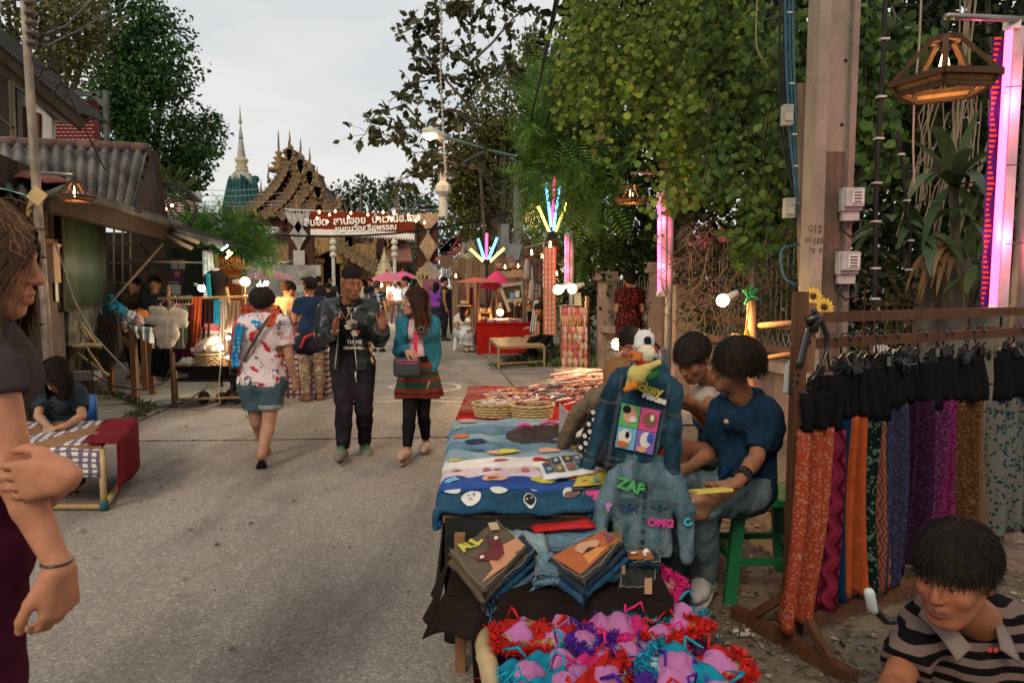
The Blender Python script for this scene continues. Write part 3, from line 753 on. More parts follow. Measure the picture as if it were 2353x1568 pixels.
def crack(pts,w,z=.013,seed=1,name='road_crack'):
 r2=np.random.default_rng(seed);P=NA(pts,float);t=LS(0,len(P)-1,60*(len(P)-1));X=np.interp(t,range(len(P)),P[:,0]);Y=np.interp(t,range(len(P)),P[:,1])
 Y=Y+np.cumsum(r2.normal(size=len(t)))*.004*w*30;X=X+np.cumsum(r2.normal(size=len(t)))*.003*w*30;wd=w*(.3+1.2*r2.random(len(t)))
 d=np.stack([np.gradient(X),np.gradient(Y)],1);d/=np.linalg.norm(d,axis=1,keepdims=True);nx,ny=-d[:,1]*wd,d[:,0]*wd
 V=np.concatenate([np.stack([X-nx,Y-ny,0*X+z],1),np.stack([X+nx,Y+ny,0*X+z],1)]);n=len(t)
 o=mK(name,V,[(i,i+1,n+i+1,n+i)for i in range(n-1)],CRK);tag(o,kind='structure')
a0,a1=gp(285,1014),gp(1075,1003);crack([a0[:2],gp(560,1012)[:2],gp(800,1008)[:2],a1[:2]],.012,.010)
crack([gp(300,968)[:2],gp(345,945)[:2],gp(290,922)[:2],gp(240,905)[:2]],.03,.026,3);crack([gp(395,935)[:2],gp(345,945)[:2]],.025,.026,5)
crack([gp(1130,860)[:2],gp(1230,862)[:2],gp(1370,850)[:2]],.012,.028,4)
PAINT=pN((.5,.49,.46),.85,.3,20,dirt=(.2,.185,.165))
def paint(pts,w):
 m=MB();P=NA(pts,float);m2=len(P);d=np.gradient(P,axis=0);d/=np.linalg.norm(d,axis=1,keepdims=True)
 V=[(p[0]-q[1]*w*s_,p[1]+q[0]*w*s_,.0095)for p,q in zip(P,d)for s_ in(-1,1)]
 m.add(V,[(2*i,2*i+1,2*i+3,2*i+2)for i in range(m2-1)]);tag(m.bd('road_marking',PAINT),kind='structure')
c_=gp(985,890)
paint([(c_[0]+.45*cos(a),c_[1]+.45*sin(a))for a in LS(-1.9,2.4,24)],.035)
paint([(c_[0]-.45+.12*cos(a),c_[1]+.05+.2*sin(a))for a in LS(.4,4.5,16)],.03)
paint([gp(x,925-4*sin((x-850)/230*3.1)+abs(x-960)*.02)[:2]for x in range(850,1085,12)],.03)
paint([gp(x,917-4*sin((x-850)/230*3.1))[:2]for x in range(862,1085,12)],.025)
paint([gp(x,905-(x-640)*.02)[:2]for x in range(640,740,12)],.03)
def scatter(name,n,f,mat,size,templ,cols,z=.0,up=0.0):
 P=NA([f()for _ in range(n)],float);A=rng.normal(size=(n,3));A[:,2]=abs(A[:,2])*up;N=rng.normal(size=(n,3))*.25+[0,0,1]if up<1 else rng.normal(size=(n,3))
 S=size*(.4+rng.random(n));V,Fc,C=leaves(P,A,N,S,templ,(1,1,1),.3);C=C*np.repeat(NA(cols)[rng.integers(0,len(cols),n)],len(templ[0]),axis=0)
 o=mK(name,V,Fc,vcol(.9,.1,80,name='litter'),col=C);return tag(o,kind='stuff')
fE=lambda:(RU(.6,3.2),RU(1.9,5.2),.006+RR0()*.008)
scatter('fallen_leaves',2600,fE,None,.035,T_quad(),[(.13,.09,.05),(.2,.15,.09),(.07,.05,.035),(.28,.25,.2)],up=.2)
scatter('dry_twigs',1100,fE,None,.14,(NA([(-.02,0,0),(.02,0,0),(.015,1,.02),(-.015,1,.02)]),[(0,1,2,3)]),[(.1,.075,.045),(.16,.13,.09),(.05,.04,.03)],up=.1)
scatter('fallen_leaves',260,lambda:(RU(-3.9,.3),RU(2.3,9),.014),None,.03,T_quad(),[(.16,.11,.05),(.09,.07,.05),(.3,.27,.2)],up=.15)
def fW():
 p=[(300,968),(345,945),(290,922),(240,905)];i=rnd.randrange(3);t=RR0();a,b=gp(*p[i]),gp(*p[i+1]);q=a+(b-a)*t;return(q[0]+rnd.gauss(0,.06),q[1]+rnd.gauss(0,.06),.03)
scatter('weeds',700,fW,None,.06,T_blade(),[(.06,.09,.03),(.1,.11,.05),(.09,.07,.04)],up=2)
def fW2():
 p=[(1140,850),(1225,815),(1290,800)];i=rnd.randrange(2);t=RR0();a,b=gp(*p[i]),gp(*p[i+1]);q=a+(b-a)*t;return(q[0]+rnd.gauss(0,.12),q[1]+rnd.gauss(0,.3),.03)
scatter('weeds',1200,fW2,None,.07,T_blade(),[(.05,.09,.025),(.09,.1,.04),(.12,.1,.05)],up=2)
fW3=lambda:(RU(.3,2.0),RU(12.3,14.5),.02)
scatter('weeds',1600,fW3,None,.16,T_blade(),[(.05,.1,.025),(.07,.12,.04)],up=2)
fW4=lambda:(1.9+rnd.gauss(0,.12),RU(3.2,5),.01)
scatter('weeds',500,fW4,None,.06,T_oval(),[(.05,.09,.025),(.1,.11,.05),(.14,.12,.06)],up=1)
#far temple, chedi, hillside trees
GOLD=pN((.3,.175,.055),.5,.55,9,.35,.9,16,.06,.5,dirt=(.09,.045,.02))
TAN=pN((.19,.125,.075),.7,.35,7,0,.8,20,.03,dirt=(.15,.11,.07));MARO=pN((.05,.014,.012),.7,.4,3,0,.5,10,.02)
GABD=pN((.05,.022,.02),.8,.4,3)
def ROOFM(c,sc_=26):
 key=('roof',c,sc_)
 if key in MATS:return MATS[key]
 b=NB('roof tile');co=b.coord('World');w=b.wave(co,sc_*.16,1,'Z',detail=1);f=b.noise(co,2,4)
 col=b.mix(b.ramp(w,[(.3,(0,0,0)),(.6,(1,1,1))]),tuple(v*.55 for v in c),b.ramp(f,[(.3,tuple(v*.8 for v in c)),(.7,tuple(v*1.3 for v in c))]));b.bump(w,.8,.05)
 MATS[key]=b.fin(col,.8);return MATS[key]
TILE=ROOFM((.13,.075,.05));TILER=ROOFM((.26,.11,.07))
temple=tH('temple','dark red temple hall with tiered gables and gilded porch behind the gateway','temple',gp(740,700))
temple.location.z=0
def rake(apex,foot,D,w,parent,depth=4.0,fins=True,sag=.10,roof=True):
 """One rake of a gable: curved bargeboard with a crest of small fins, and the roof slope behind it."""
 A,B=at(*apex,D),at(*foot,D);n=14;d=B-A;L=np.linalg.norm(d);u=d/L;up=NA([-u[2],0,u[0]]);up=up if up[2]>0 else-up
 P=[A+d*t-up*L*sag*sin(pi*t)for t in LS(0,1,n)]
 m=MB()
 for i in range(n-1):m.bm_(P[i]-up*w*.3,P[i+1]-up*w*.3+u*.02,.30,w*.8)
 m.bd('bargeboard',TAN,parent,False,True)
 m=MB()
 for i in range(n-1):m.bm_(P[i]+[0,-.18,0]-up*w*.75,P[i+1]+[0,-.18,0]-up*w*.75+u*.02,.12,w*.22)
 m.bd('moulding',GOLD,parent,False,True)
 if fins:
  m=MB();k=int(L/.42)
  for i in range(k):
   t=(i+.5)/k;p=A+d*t-up*L*sag*sin(pi*t)
   m.pr_m([(p[0]-.13*abs(u[2]),p[2]),(p[0]+.17,p[2]-.06),(p[0]+up[0]*.34+.02,p[2]+up[2]*.34)],D-.25,D-.1)
  o=m.bd('crest_fins',TAN,parent,False,True);o['kind']='stuff'
  m=MB();k=int(L/.5)
  for i in range(k):
   t=(i+.5)/k;p=A+d*t-up*(L*sag*sin(pi*t)+w*.78)
   m.la_([(.01,-.12),(.13,-.06),(.15,.04),(.02,.13)],6,(p[0],D-.3,p[2]))
  o=m.bd('rake_bosses',TAN,parent,False,True);o['kind']='stuff'
 if roof:
  m=MB()
  def fn(a,b):
   i=a*(n-1);j=min(int(i),n-2);q=P[j]+(P[j+1]-P[j])*(i-j);return q-up*.08+[0,b*depth,0]
  m.sh_(fn,n-1,1,.12);m.bd('roof',TILE,parent,False,True)
 m=MB();q=P[-1];s=1 if u[0]>0 else-1
 c=[q+NA([s*x,-.1,z])for x,z in((0,-.1),(.28,-.05),(.42,.2),(.3,.5),(.42,.8),(.36,1.1))]
 m.tb_(c,[.17,.18,.13,.1,.06,.02],6);m.bd('naga_finial',GOLD,parent,True,True)
 return P
def spire(x,y0,y1,D,r,parent,mat=TAN):
 a,b=at(x,y0,D),at(x,y1,D);h=b[2]-a[2];m=MB()
 m.tb_([a,a+[.05,0,h*.15],a+[-.06,0,h*.3],a+[.02,0,h*.55],a+[0,0,h*.8],a+[.03,0,h]],[r*1.4,r*1.1,r*.62,r*.4,r*.22,.01],8);m.bd('roof_finial',mat,parent,True,True)
tiers=[((666,338),(548,488),(720,440),60,298,305),((691,361),(598,492),(744,462),57,316,0),((712,387),(636,494),(762,482),54,338,0),((729,421),(694,478),(770,478),51,380,0)]
for k,(ap,lf,rf,D,tip,_)in enumerate(tiers):
 PL=rake(ap,lf,D,.85,temple);PR=rake(ap,rf,D,.75,temple,sag=.05)
 m=MB();zb=min(PR[-1][2],PL[-1][2])-1.0
 for Q,s_ in((PL,1),(PR,-1)):
  for i in range(len(Q)-1):
   q=[(Q[i][0],Q[i][2]),(Q[i+1][0],Q[i+1][2]),(Q[i+1][0],zb),(Q[i][0],zb)];m.pr_m(q[::s_],D+.25,D+.6)
 m.bd('gable',GOLD if k==3 else MARO,temple,False,True);spire(ap[0],ap[1]+6,tip,D,.2,temple)
for ap,lf,D in(((690,492),(620,545),55),((720,492),(640,572),53),((712,560),(612,622),50)):
 rake(ap,lf,D,.7,temple,sag=.04)
 A,B=at(*ap,D+.4),at(*lf,D+.4);m=MB();m.pr_m([(A[0],A[2]),(B[0],B[2]),(A[0],B[2]-.5)],D+.3,D+.6);m.bd('gable',MARO,temple,False,True)
for x,y0,y1,D in((640,395,305,62),(617,420,372,60),(600,445,410,60)):spire(x,y0,y1,D,.14,temple)
m=MB();c=at(641,372,62)
m.la_([(.9,-.9),(1.0,-.6),(.35,-.45),(.75,-.1),(.25,.05),(.55,.35),(.18,.5),(.35,.8),(.1,1.0),(.06,2.4),(.01,2.8)],10,c);m.bd('roof_finial',GOLD,temple,True,True)
D=47
a,b=at(560,560,D),at(868,700,D)
def wall_with_arch(x0,x1,ztop,arches,y,th,mat,parent,name='wall'):
 m=MB();n=14;xs=[x0]
 segs=[];cur=x0
 for cx,w,zt in arches:segs.append((cur,cx-w/2,0));cur=cx+w/2
 segs.append((cur,x1,0))
 for s0,s1,_ in segs:m.box(((s0+s1)/2,y,ztop/2),(s1-s0,th,ztop))
 for cx,w,zt in arches:
  for i in range(n):
   u0,u1=-1+2*i/n,-1+2*(i+1)/n;zz=zt-w*.5+w*.5*sqrt(max(0,1-((u0+u1)/2)**2))
   m.box((cx+(u0+u1)/4*w,y,(zz+ztop)/2),(w/n,th,ztop-zz))
 return m.bd(name,mat,parent,False,True)
X=lambda x,D:(x-1176)/F*D
Z=lambda y,D:at(1176,y,D)[2]
wall_with_arch(X(560,D),X(865,D),Z(540,D)-.6,[(X(770,D),2.7,Z(578,D)),(X(832,D),1.9,Z(640,D))],D,.4,GOLD,temple)
wall_with_arch(X(697,D),X(800,D),Z(495,D),[(X(770,D),2.7,Z(578,D))],D-.45,.3,GOLD,temple)
m=MB();m.box(((X(560,D)+X(865,D))/2,D+2.2,2.5),(9.5,.3,5));m.bd('inner_wall',GABD,temple,False,True)
for x in(742,800,812,862):
 m=MB();zt=Z(555,D)-1.2;m.la_([(.42,0),(.42,.4),(.3,.5),(.3,zt-.4),(.42,zt-.2),(.42,zt)],4,(X(x,D),D-.8,0));m.bd('pillar',GOLD,temple,False,True)
PR=rake((775,548),(868,608),45.5,.75,temple,3,True,.03);rake((770,530),(850,560),48,.7,temple,3,True,.03)
A,B,C_=at(775,548,46.2),at(862,605,46.2),at(775,605,46.2);m=MB();m.pr_m([(A[0],A[2]),(B[0],B[2]),(C_[0],C_[2])],45.9,46.4);m.bd('gable',GOLD,temple,False,True)
PR=rake((720,570),(640,612),46,.6,temple,3,True,.03)
hall=tH('side_hall','low brown tiled temple hall seen between the gateway lanterns','building',at(880,655,58)*[1,1,0])
for(x0,y0,x1,y1,dd)in((850,532,938,552,0),(846,566,948,604,-1.2)):
 m=MB();P0,P1,P2,P3=at(x0+4,y0,60+dd),at(x1-6,y0,60+dd),at(x1,y1,57+dd),at(x0-6,y1,57+dd);m.sh_(lambda u,v:(P0*(1-u)+P1*u)*(1-v)+(P3*(1-u)+P2*u)*v,1,1,.2);m.bd('roof',TILER,hall,False,True)
m=MB();m.box(((X(842,58)+X(938,58))/2,58,1.6),(3.4,.3,3.2));m.bd('wall',GOLD,hall,False,True)
m=MB();m.box(((X(842,58)+X(938,58))/2,59,Z(560,58)),(3.1,.3,1.0));m.bd('clerestory',TILER,hall,False,True)
for x,y in((886,556),(905,590),(856,540)):
 m=MB();c=at(x,y,56);m.tb_([c+[0,0,-.6],c+[.25,0,-.2],c+[.05,0,.3],c+[.3,0,.9]],[.12,.12,.08,.01],6);m.bd('naga_finial',GOLD,hall,True,True)
D=76;cx=X(566,D);STONE=pN((.36,.35,.3),.9,.45,1.6,0,.6,8,.05,dirt=(.08,.08,.07));z_=lambda y:Z(y,D);w_=lambda p:p/F*D
chedi=tH('stupa','tall pale pointed stupa with green netting round its bell','stupa',(cx,D,0))
m=MB();pr=[(w_(38),0),(w_(34),z_(480)),(w_(29),z_(455)),(w_(25),z_(425)),(w_(24),z_(412)),(w_(23),z_(408)),(w_(20),z_(399)),(w_(13),z_(395))];m.la_(pr,28);m.bd('bell',STONE,chedi,True)
m=MB();m.la_([(w_(13),z_(396)),(w_(15),z_(392)),(w_(12),z_(388)),(w_(14),z_(385)),(w_(10),z_(378)),(w_(14),z_(372)),(w_(15),z_(366)),(w_(9),z_(362))],16);m.bd('capital',pN((.46,.4,.26),.6,.3,3),chedi,True)
m=MB();k=9
for i in range(k):
 t=i/k;r=w_(9.5*(1-t)+4.5*t);zc=z_(362-t*42);m.la_([(r*.8,zc-.25),(r*1.05,zc),(r*.8,zc+.12)],14)
m.la_([(w_(7),z_(364)),(w_(4),z_(320))],12);m.bd('ring_tiers',STONE,chedi,True)
m=MB();m.la_([(w_(5),z_(320)),(w_(4.2),z_(308)),(w_(1.6),z_(292)),(w_(1),z_(285))],12);m.bd('cone',pN((.3,.4,.38),.6),chedi,True)
m=MB();m.la_([(w_(1),z_(288)),(w_(1),z_(284)),(w_(4.5),z_(283)),(w_(3),z_(279)),(w_(3.6),z_(276)),(w_(2),z_(270)),(w_(1.6),z_(262)),(w_(.8),z_(250)),(.02,z_(241))],10);m.bd('gilded_tip',pN((.4,.3,.14),.45,.2,5,.4),chedi,True)
def net(u,v):
 a=u*2*pi;zz=z_(410)*(1-v);pz=[z_(410),z_(425),z_(455),z_(480),0][::-1];pr_=[w_(26),w_(30),w_(36),w_(41),w_(47)][::-1];r=np.interp(zz,pz,pr_)+.25*sin(a*9+v*4)*v+.12*sin(a*23)+(.35 if v<.03 else 0)*sin(a*5)
 return(r*cos(a),r*sin(a),zz+.35*sin(a*4+1)*(1-v))
m=MB();m.sh_(net,160,40);m.bd('green_netting',pN((.025,.085,.08),.8,.5,2.5,0,.5,12,.03,stretch=(1,1,.3)),chedi,True)
GRN1=[(.045,.075,.025),(.07,.1,.035),(.035,.06,.022)];GRN2=[(.06,.11,.035),(.085,.14,.05),(.04,.075,.025)]
tree('broad dark green tree on the skyline right of the temple roof',gp(830,690),sB(pB([(790,455,30),(830,448,34),(875,450,32),(780,485,36),(840,485,45)],85),5),5,.5,T_quad(),GRN1,.5)
tree('flat topped tree on the skyline behind the hanging white lantern',gp(950,690),sB(pB([(905,448,34),(950,460,32),(985,472,24),(920,490,42),(985,500,28)],82),5),5,.5,T_quad(),GRN2,.5)
tree('dark tree filling the space behind the right gateway pillar',gp(975,700),sB(pB([(900,570,36),(950,560,45),(930,620,46),(1020,535,42),(1040,580,50)],62),5),7,.4,T_quad(),GRN1,.4)
for(x,lb,y0)in((925,'slender gilded finial spike among the far treetops',520),):
 m=MB();c=at(x-16,500,60);m.tb_([c,c+[.3,0,.8],c+[-.05,0,1.6],c+[.4,0,2.8]],[.22,.16,.12,.02],6);m.v=[tuple(v)for v in m.v];o=m.solo('roof_finial',TAN,'curling pale roof finial rising against the far treetops','finial',sm_=True)
#gateway with banner
gate=tH('gateway','timber clad street gateway with two broad pillars under a truss','gate',(X(840,34),34,0));D=34
DW=wood((.075,.035,.022),4,.8);DW2=wood((.1,.05,.032),4,.8)
for x0,x1 in((664,722),(957,1007)):
 xa,xb=X(x0,D),X(x1,D);n=10;top=Z(489,D)if x0<700 else Z(505,D)
 pil=MB();pil.box(((xa+xb)/2,D+.25,(top+Z(686,D))/2),(xb-xa-.06,.4,top-Z(686,D)-.03));pp=pil.bd('pillar',DW,gate,False,True)
 for i in range(n):
  m=MB();w=(xb-xa)/n;dy=RU(-.02,.02);m.box((xa+w*(i+.5),D+dy,(top+Z(686,D))/2+RU(-.03,.03)),(w*.9,.05,top-Z(686,D)));m.bd('board',DW if i%2 else DW2,pp,False,True)
 for i in range(6):m=MB();w=(xb-xa)/6;m.box((xa+w*(i+.5),D+.1,Z(686,D)/2),(w*.75,.04,Z(686,D)));m.bd('board',wood((.22,.19,.16),4),pp,False,True)
m=MB();xa,xb=X(664,D),X(1004,D);zt=[Z(480,D),Z(497,D)]
for dz in(0,-.22):
 for dy in(0,.5):m.tb_([(xa-.1,D+dy,zt[0]+dz),(xb,D+dy,zt[1]+dz)],.022,6)
k=22
for i in range(k+1):
 t=i/k;x=xa+(xb-xa)*t;z=zt[0]+(zt[1]-zt[0])*t
 for dy in(0,.5):m.tb_([(x,D+dy,z),(x,D+dy,z-.22)],.015,5)
 if i<k:m.tb_([(x,D,z),(x+(xb-xa)/k,D+.5,z-.22)],.012,5)
m.bd('truss',pN((.6,.6,.58),.5,.15),gate,False,True)
PALE=pN((.42,.4,.36),.8,.35,8,0,.9,30,.02,dirt=(.25,.23,.2));PEACH=pN((.42,.28,.18),.8,.3,8,0,.9,30,.02,dirt=(.25,.15,.09))
def carved(cx,cz,pts,D,mat,lb_):
 m=MB();m.pr_m([(cx+x,cz+z)for x,z in pts],D-.16,D-.08);o=m.bd('carved_panel',mat,gate,False,True);o['label']=lb_
 q=MB();q.pr_m([(cx+x*.62,cz+z*.62)for x,z in pts],D-.2,D-.165);q.bd('raised_carving',mat,o,False,True)
 q=MB();q.sphere((cx,D-.2,cz),.06,6)
 for i in range(12):a=i*pi/6;x=max(p[0]for p in pts)*.5;q.sphere((cx+x*.8*cos(a),D-.19,cz+.8*x*sin(a)),.04,5)
 q.bd('boss',mat,o,True,True)
fan=[(-.5,-.25),(-.62,-.05),(-.5,.1),(-.35,.22),(-.22,.38),(0,.62),(.22,.38),(.35,.22),(.5,.1),(.62,-.05),(.5,-.25),(.25,-.16),(-.25,-.16)]
hrt=[(-.58,.3),(-.5,.42),(-.2,.34),(0,.4),(.2,.34),(.5,.42),(.58,.3),(.48,0),(.2,-.28),(0,-.62),(-.2,-.28),(-.48,0)]
dia=[(0,.72),(.2,.38),(.46,0),(.22,-.35),(0,-.8),(-.22,-.35),(-.46,0),(-.2,.38)]
for x,mt,w,dx in((692,PALE,'pale grey',0),(986,PEACH,'orange brown',4)):
 carved(X(x,D),Z(508,D),hrt,D,mt,w+' heart shaped carving');carved(X(x,D),Z(540 if dx==0 else 566,D),dia,D,mt,w+' diamond carving');carved(X(x,D),Z(625,D),fan,D,mt,w+' flame shaped carving')
m=MB();m.box((X(693,D),D-.2,Z(592,D)),(w_(57)*D/76,.05,.72));o=m.bd('notice_board',pN((.42,.38,.34),.6,.15),gate,False,True)
q=MB();q.box((X(693,D),D-.235,Z(592,D)),(.62,.01,.6));q.bd('brown_panel',pN((.25,.15,.12),.6,.2),o,False,True)
for i in range(6):q=MB();q.box((X(693,D),D-.245,Z(592,D)+.22-i*.085),(.5-.1*(i%3==2),.008,.022));q.bd('printed_line',pN((.12,.06,.05),.7),o,False,True)
ban=tH('banner','long dark red cloth banner with white Thai lettering across the gateway','banner',(X(840,D),D-.4,Z(520,D)),R(0))
def bfn(u,v):
 x=X(723,D)+(X(957,D)-X(723,D))*u;z=Z(487+10*u-3*sin(u*3.1),D)-v*.88;return(x,D-.4+.03*sin(u*25)*(1-v*.5),z)
m=MB();m.sh_(bfn,60,6);m.bd('cloth',cl_((.15,.028,.014),(.1,.02,.012),weave=False),ban,True,True)
m=MB();n=40
for i in range(n):
 u0,u1=i/n,(i+1)/n;a,b=NA(bfn(u0,1)),NA(bfn(u1,1));t=NA([0,0,1.0]);m.add([a+t*.02,b+t*.02,b-t*.22,(a+b)/2-t*.36,a-t*.22],[(0,1,2,3,4)])
m.bd('lace_edge',pN((.72,.7,.66),.9,.1),ban,False,True)
WHT=pN((.8,.8,.78),.6,.05,bump=0)
tl=-math.atan((Z(497,D)-Z(487,D))/-(X(957,D)-X(723,D)))
def btext(s,px,py,size,M_=None,squash=1.0):
 x=X(px,D);M4=NA(MT((x-ban.location[0],-.05,Z(py,D)-ban.location[2]))@MR(-R(2.6),4,'Y')@MR(R(90),4,'X'));text(s,size,WHT,ban,M4,bold=.012,squash=squash)
btext('สืบฮีต  สานฮอย  ป๋าเวณีฮ.เอง',840,508,.50,squash=.97);btext('ชุมชนวัดศรีสุพรรณ',848,526,.40,squash=.98)
BULBM=glow((1,.55,.22),14)
for i,(x,y)in enumerate([(733,488),(757,494),(770,486),(806,490),(845,494),(880,488),(905,490),(938,495),(962,499),(955,508),(728,502),(975,512),(800,500),(868,502),(900,505),(942,505),(752,510),(893,500)]):
 m=MB();m.la_([(.001,-.05),(.045,-.02),(.05,.02),(.02,.06),(.015,.09)],8,at(x,y,33));m.solo('string_bulb',BULBM,'small glowing orange bulb on the string across the gateway banner','light bulb','bulbs strung across the gateway',True)
LANT=pN((.6,.56,.48),.8,.2,6)
def lantern(lb_,x,y0,y1,D,balls,r):
 t=tH('paper_lantern',lb_,'lantern',at(x,y1,D),0,'white paper lanterns');zt,zb=Z(y0,D),Z(y1,D);zz=zt-.1;xx=X(x,D)
 m=MB()
 for i in range(8):a=i*pi/4;m.add([(xx+.09*cos(a),D+.09*sin(a),zz-.1),(xx+.09*cos(a+.7),D+.09*sin(a+.7),zz-.1),(xx+.13*cos(a+.35),D+.13*sin(a+.35),zz+.15)],[(0,1,2)])
 m.bd('crown',LANT,t,False,True)
 for b in range(balls):
  m=MB();m.la_([(r*.45,0),(r,-r*.55),(r,-r*1.25),(r*.45,-r*1.8)],8,(xx,D,zz-.1-b*r*1.85));o=m.bd('body',LANT,t,False,True)
  q=MB()
  for i in range(8):
   a=i*pi/4;q.tb_([(xx+r*1.01*cos(a),D+r*1.01*sin(a),zz-.1-b*r*1.85-r*.5),(xx+r*1.01*cos(a),D+r*1.01*sin(a),zz-.1-b*r*1.85-r*1.3)],.01,4)
  q.bd('ribs',PEACH,o,False,True)
 zc=zz-.1-balls*r*1.85;m=MB();m.la_([(r*.5,zc),(r*.55,zb+.1),(r*.6,zb)],10,(xx,D,0));
 m.bd('tail',LANT,t,False,True);return t
lantern('tall white paper lantern of three globes on the left under the banner',768,540,672,33,3,.16);lantern('tall white paper lantern of three globes near the right gateway pillar',908,540,672,33,3,.16)
t=lantern('white paper lantern with long torn tail hanging in front of the sparse tree',1020,398,498,17,1,.2)
m=MB();P=[at(1024,395,17),at(1018,300,17),at(1012,180,17),at(1014,60,17),at(1008,-80,17)];m.tb_(P,.012,6)
for i in range(46):
 t_=i/46*4;j=int(t_);p=P[j]+(P[j+1]-P[j])*(t_-j);m.la_([(.012,-.06),(.038,.0),(.012,.05)],6,p)
m.bd('cord_with_tassels',pN((.4,.39,.36),.9,.3),t,True,True)
#trees on the left
GL=[(.045,.115,.03),(.07,.15,.04),(.03,.075,.022)];GY=[(.14,.14,.045),(.1,.11,.035),(.18,.17,.07)]
b=sB(pB([(250,60,95),(330,120,100),(240,190,110),(345,250,90),(300,340,90),(415,330,62),(455,300,48,1),(480,330,34,2),(395,410,60),(430,375,50),(350,440,70),(370,170,60)],22),7,.42)
tree('huge dense dark green tree rising over the tin roofs',gp(330,745),b,85,.135,T_oval(),GL,.35,fill=.35)
b=sB(pB([(60,20,90),(150,60,80),(20,110,80),(120,150,70),(190,30,70),(190,110,50)],17),6,.4)
tree('yellowish leaved tree behind the thin utility pole',gp(60,770),b,55,.12,T_oval(),GY,.25,fill=.35)
b=pB([(430,520,32),(480,515,38),(530,530,42),(575,545,36),(470,560,36),(540,575,34),(590,570,26),(600,590,20)],14)
def frond_tree(lb_,base,blobs,n,size,cols,tr,droop=.25,seed=1,name='tree'):
 t=tH(name,lb_,'tree',base);VV,FF,CC,o=[],[],[],0;base=NS(base,float)
 V,Fc,C=bL(blobs,n,size,T_frond(9),cols,droop,fill=.25);mK('crown',V,Fc,leafmat(),t,col=C,world=True)
 cen=np.mean([b_[0]for b_ in blobs],axis=0);hub=base*.35+cen*.65;m=MB();m.tb_([base,(base+hub)/2+[.1,0,0],hub],[tr*1.3,tr,tr*.7],8);m.bd('trunk',wood((.12,.1,.08),3),t,True,True)
 for c,r in blobs[:8]:
  m=MB();c=NS(c);m.tb_([hub,(hub+c)/2+[0,0,.2],c],[tr*.45,tr*.25,.01],5);m.bd('limb',wood((.12,.1,.08),3),t,True,True)
 return t
frond_tree('small feathery green tree over the awning beside the temple',gp(540,810)*[1,1,0],b,95,.34,[(.08,.2,.04),(.13,.27,.06),(.05,.13,.03)],.07,.45)
m=MB()
b=pB([(385,425,26),(400,445,20)],15);V,Fc,C=bL(b,40,.5,T_blade(),[(.07,.1,.03),(.1,.12,.04)],-.1);t=tH('shrub','spiky grass like shrub poking up beyond the shed gable','shrub',at(390,470,15));mK('foliage',V,Fc,leafmat(),t,col=C,world=True)
#trees on the right
GB=[(.12,.15,.035),(.17,.19,.05),(.09,.11,.03),(.19,.15,.05)];GD=[(.05,.1,.02),(.07,.13,.025),(.03,.06,.015)]
def sparse_tree(lb_,base,path,D,n,size,cols):
 """Open crown: visible twigs each carrying a few big leaves."""
 t=tH('tree',lb_,'tree',base);tw=MB();P,A=[],[]
 for pts in path:
  q=NA([at(x,y,D+dd)for x,y,dd in pts]);L=len(q);mm=MB();mm.tb_(q,LS(.05 if L>3 else .03,.008,L),5);mm.bd('limb',wood((.16,.14,.11),3),t,True,True)
  for i in range(n):
   u=RR0()**.8*(L-1);j=min(int(u),L-2);p=q[j]+(q[j+1]-q[j])*(u-j);dv=NA([rnd.gauss(0,1),rnd.gauss(0,.8),rnd.gauss(.1,.8)]);dv/=np.linalg.norm(dv);ln=RU(.15,.75)
   e=p+dv*ln;tw.tb_([p,p+dv*ln*.5+[0,0,.04],e],[.009,.006,.003],3,False)
   for k in range(rnd.randint(4,10)):P.append(p+(e-p)*RU(.4,1.05));A.append(dv+NA([rnd.gauss(0,.7),rnd.gauss(0,.7),rnd.gauss(-.25,.6)]))
 o=tw.bd('twigs',wood((.13,.11,.09),3),t,False,True);o['kind']='stuff'
 P,A=NA(P),NA(A);k=len(P);V,Fc,C=leaves(P,A,rng.normal(size=(k,3))+[0,0,.6],size*(.5+.8*rng.random(k)),T_oval(),(1,1,1),.3);C*=np.repeat(NA(cols)[rng.integers(0,len(cols),k)],6,axis=0)
 mK('foliage',V,Fc,leafmat(),t,col=C,world=True);return t
paths=[[(1120,640,0),(1105,420,0),(1090,280,0),(1075,160,0),(1085,40,0),(1095,-60,0)],[(1100,380,0),(1010,330,-1),(930,240,-1),(860,265,-1),(838,310,-1)],[(1000,320,-1),(940,290,-1),(880,330,-1)],[(1085,250,0),(1020,180,0),(950,190,0),(890,235,0)],[(1080,150,0),(1020,110,0),(960,60,0),(905,85,0)],[(1075,150,0),(1130,100,0),(1180,40,0),(1230,15,0)],[(1085,60,0),(1040,20,0),(1010,0,0)],[(1100,380,0),(1000,390,-1),(950,400,-1),(915,415,-1)],[(1080,200,0),(1140,170,0),(1200,150,0)],[(1085,40,0),(1120,10,0),(1160,-20,0)],[(1010,180,0),(980,130,0),(930,95,0)],[(1110,350,0),(1050,380,-1),(985,350,-1),(940,350,0)],[(1100,300,0),(1040,250,-1),(985,260,-1)]]
sparse_tree('sparse crowned tree with big brownish leaves above the street lamp',gp(1120,770),paths,19,24,.23,[(.10,.1,.045),(.07,.08,.03),(.14,.12,.06),(.05,.065,.03)])
b=sB(pB([(1100,320,75),(1160,250,80),(1070,400,60),(1140,400,80),(1200,330,70),(1220,200,70),(1090,480,60),(1170,480,70),(1235,110,45),(1270,250,60),(1240,420,70)],24),6,.42)
tree('massive dark evergreen tree behind the street lamp',gp(1150,760),b,85,.15,T_oval(),GB,.3,fill=.3)
b=sB(pB([(1110,520,40),(1060,500,28),(1150,560,40)],28),4,.4);tree('low dark tree between the red pavilion roof and the gateway',gp(1105,735),b,22,.26,T_oval(),[(.09,.085,.03),(.06,.07,.025)],.2)
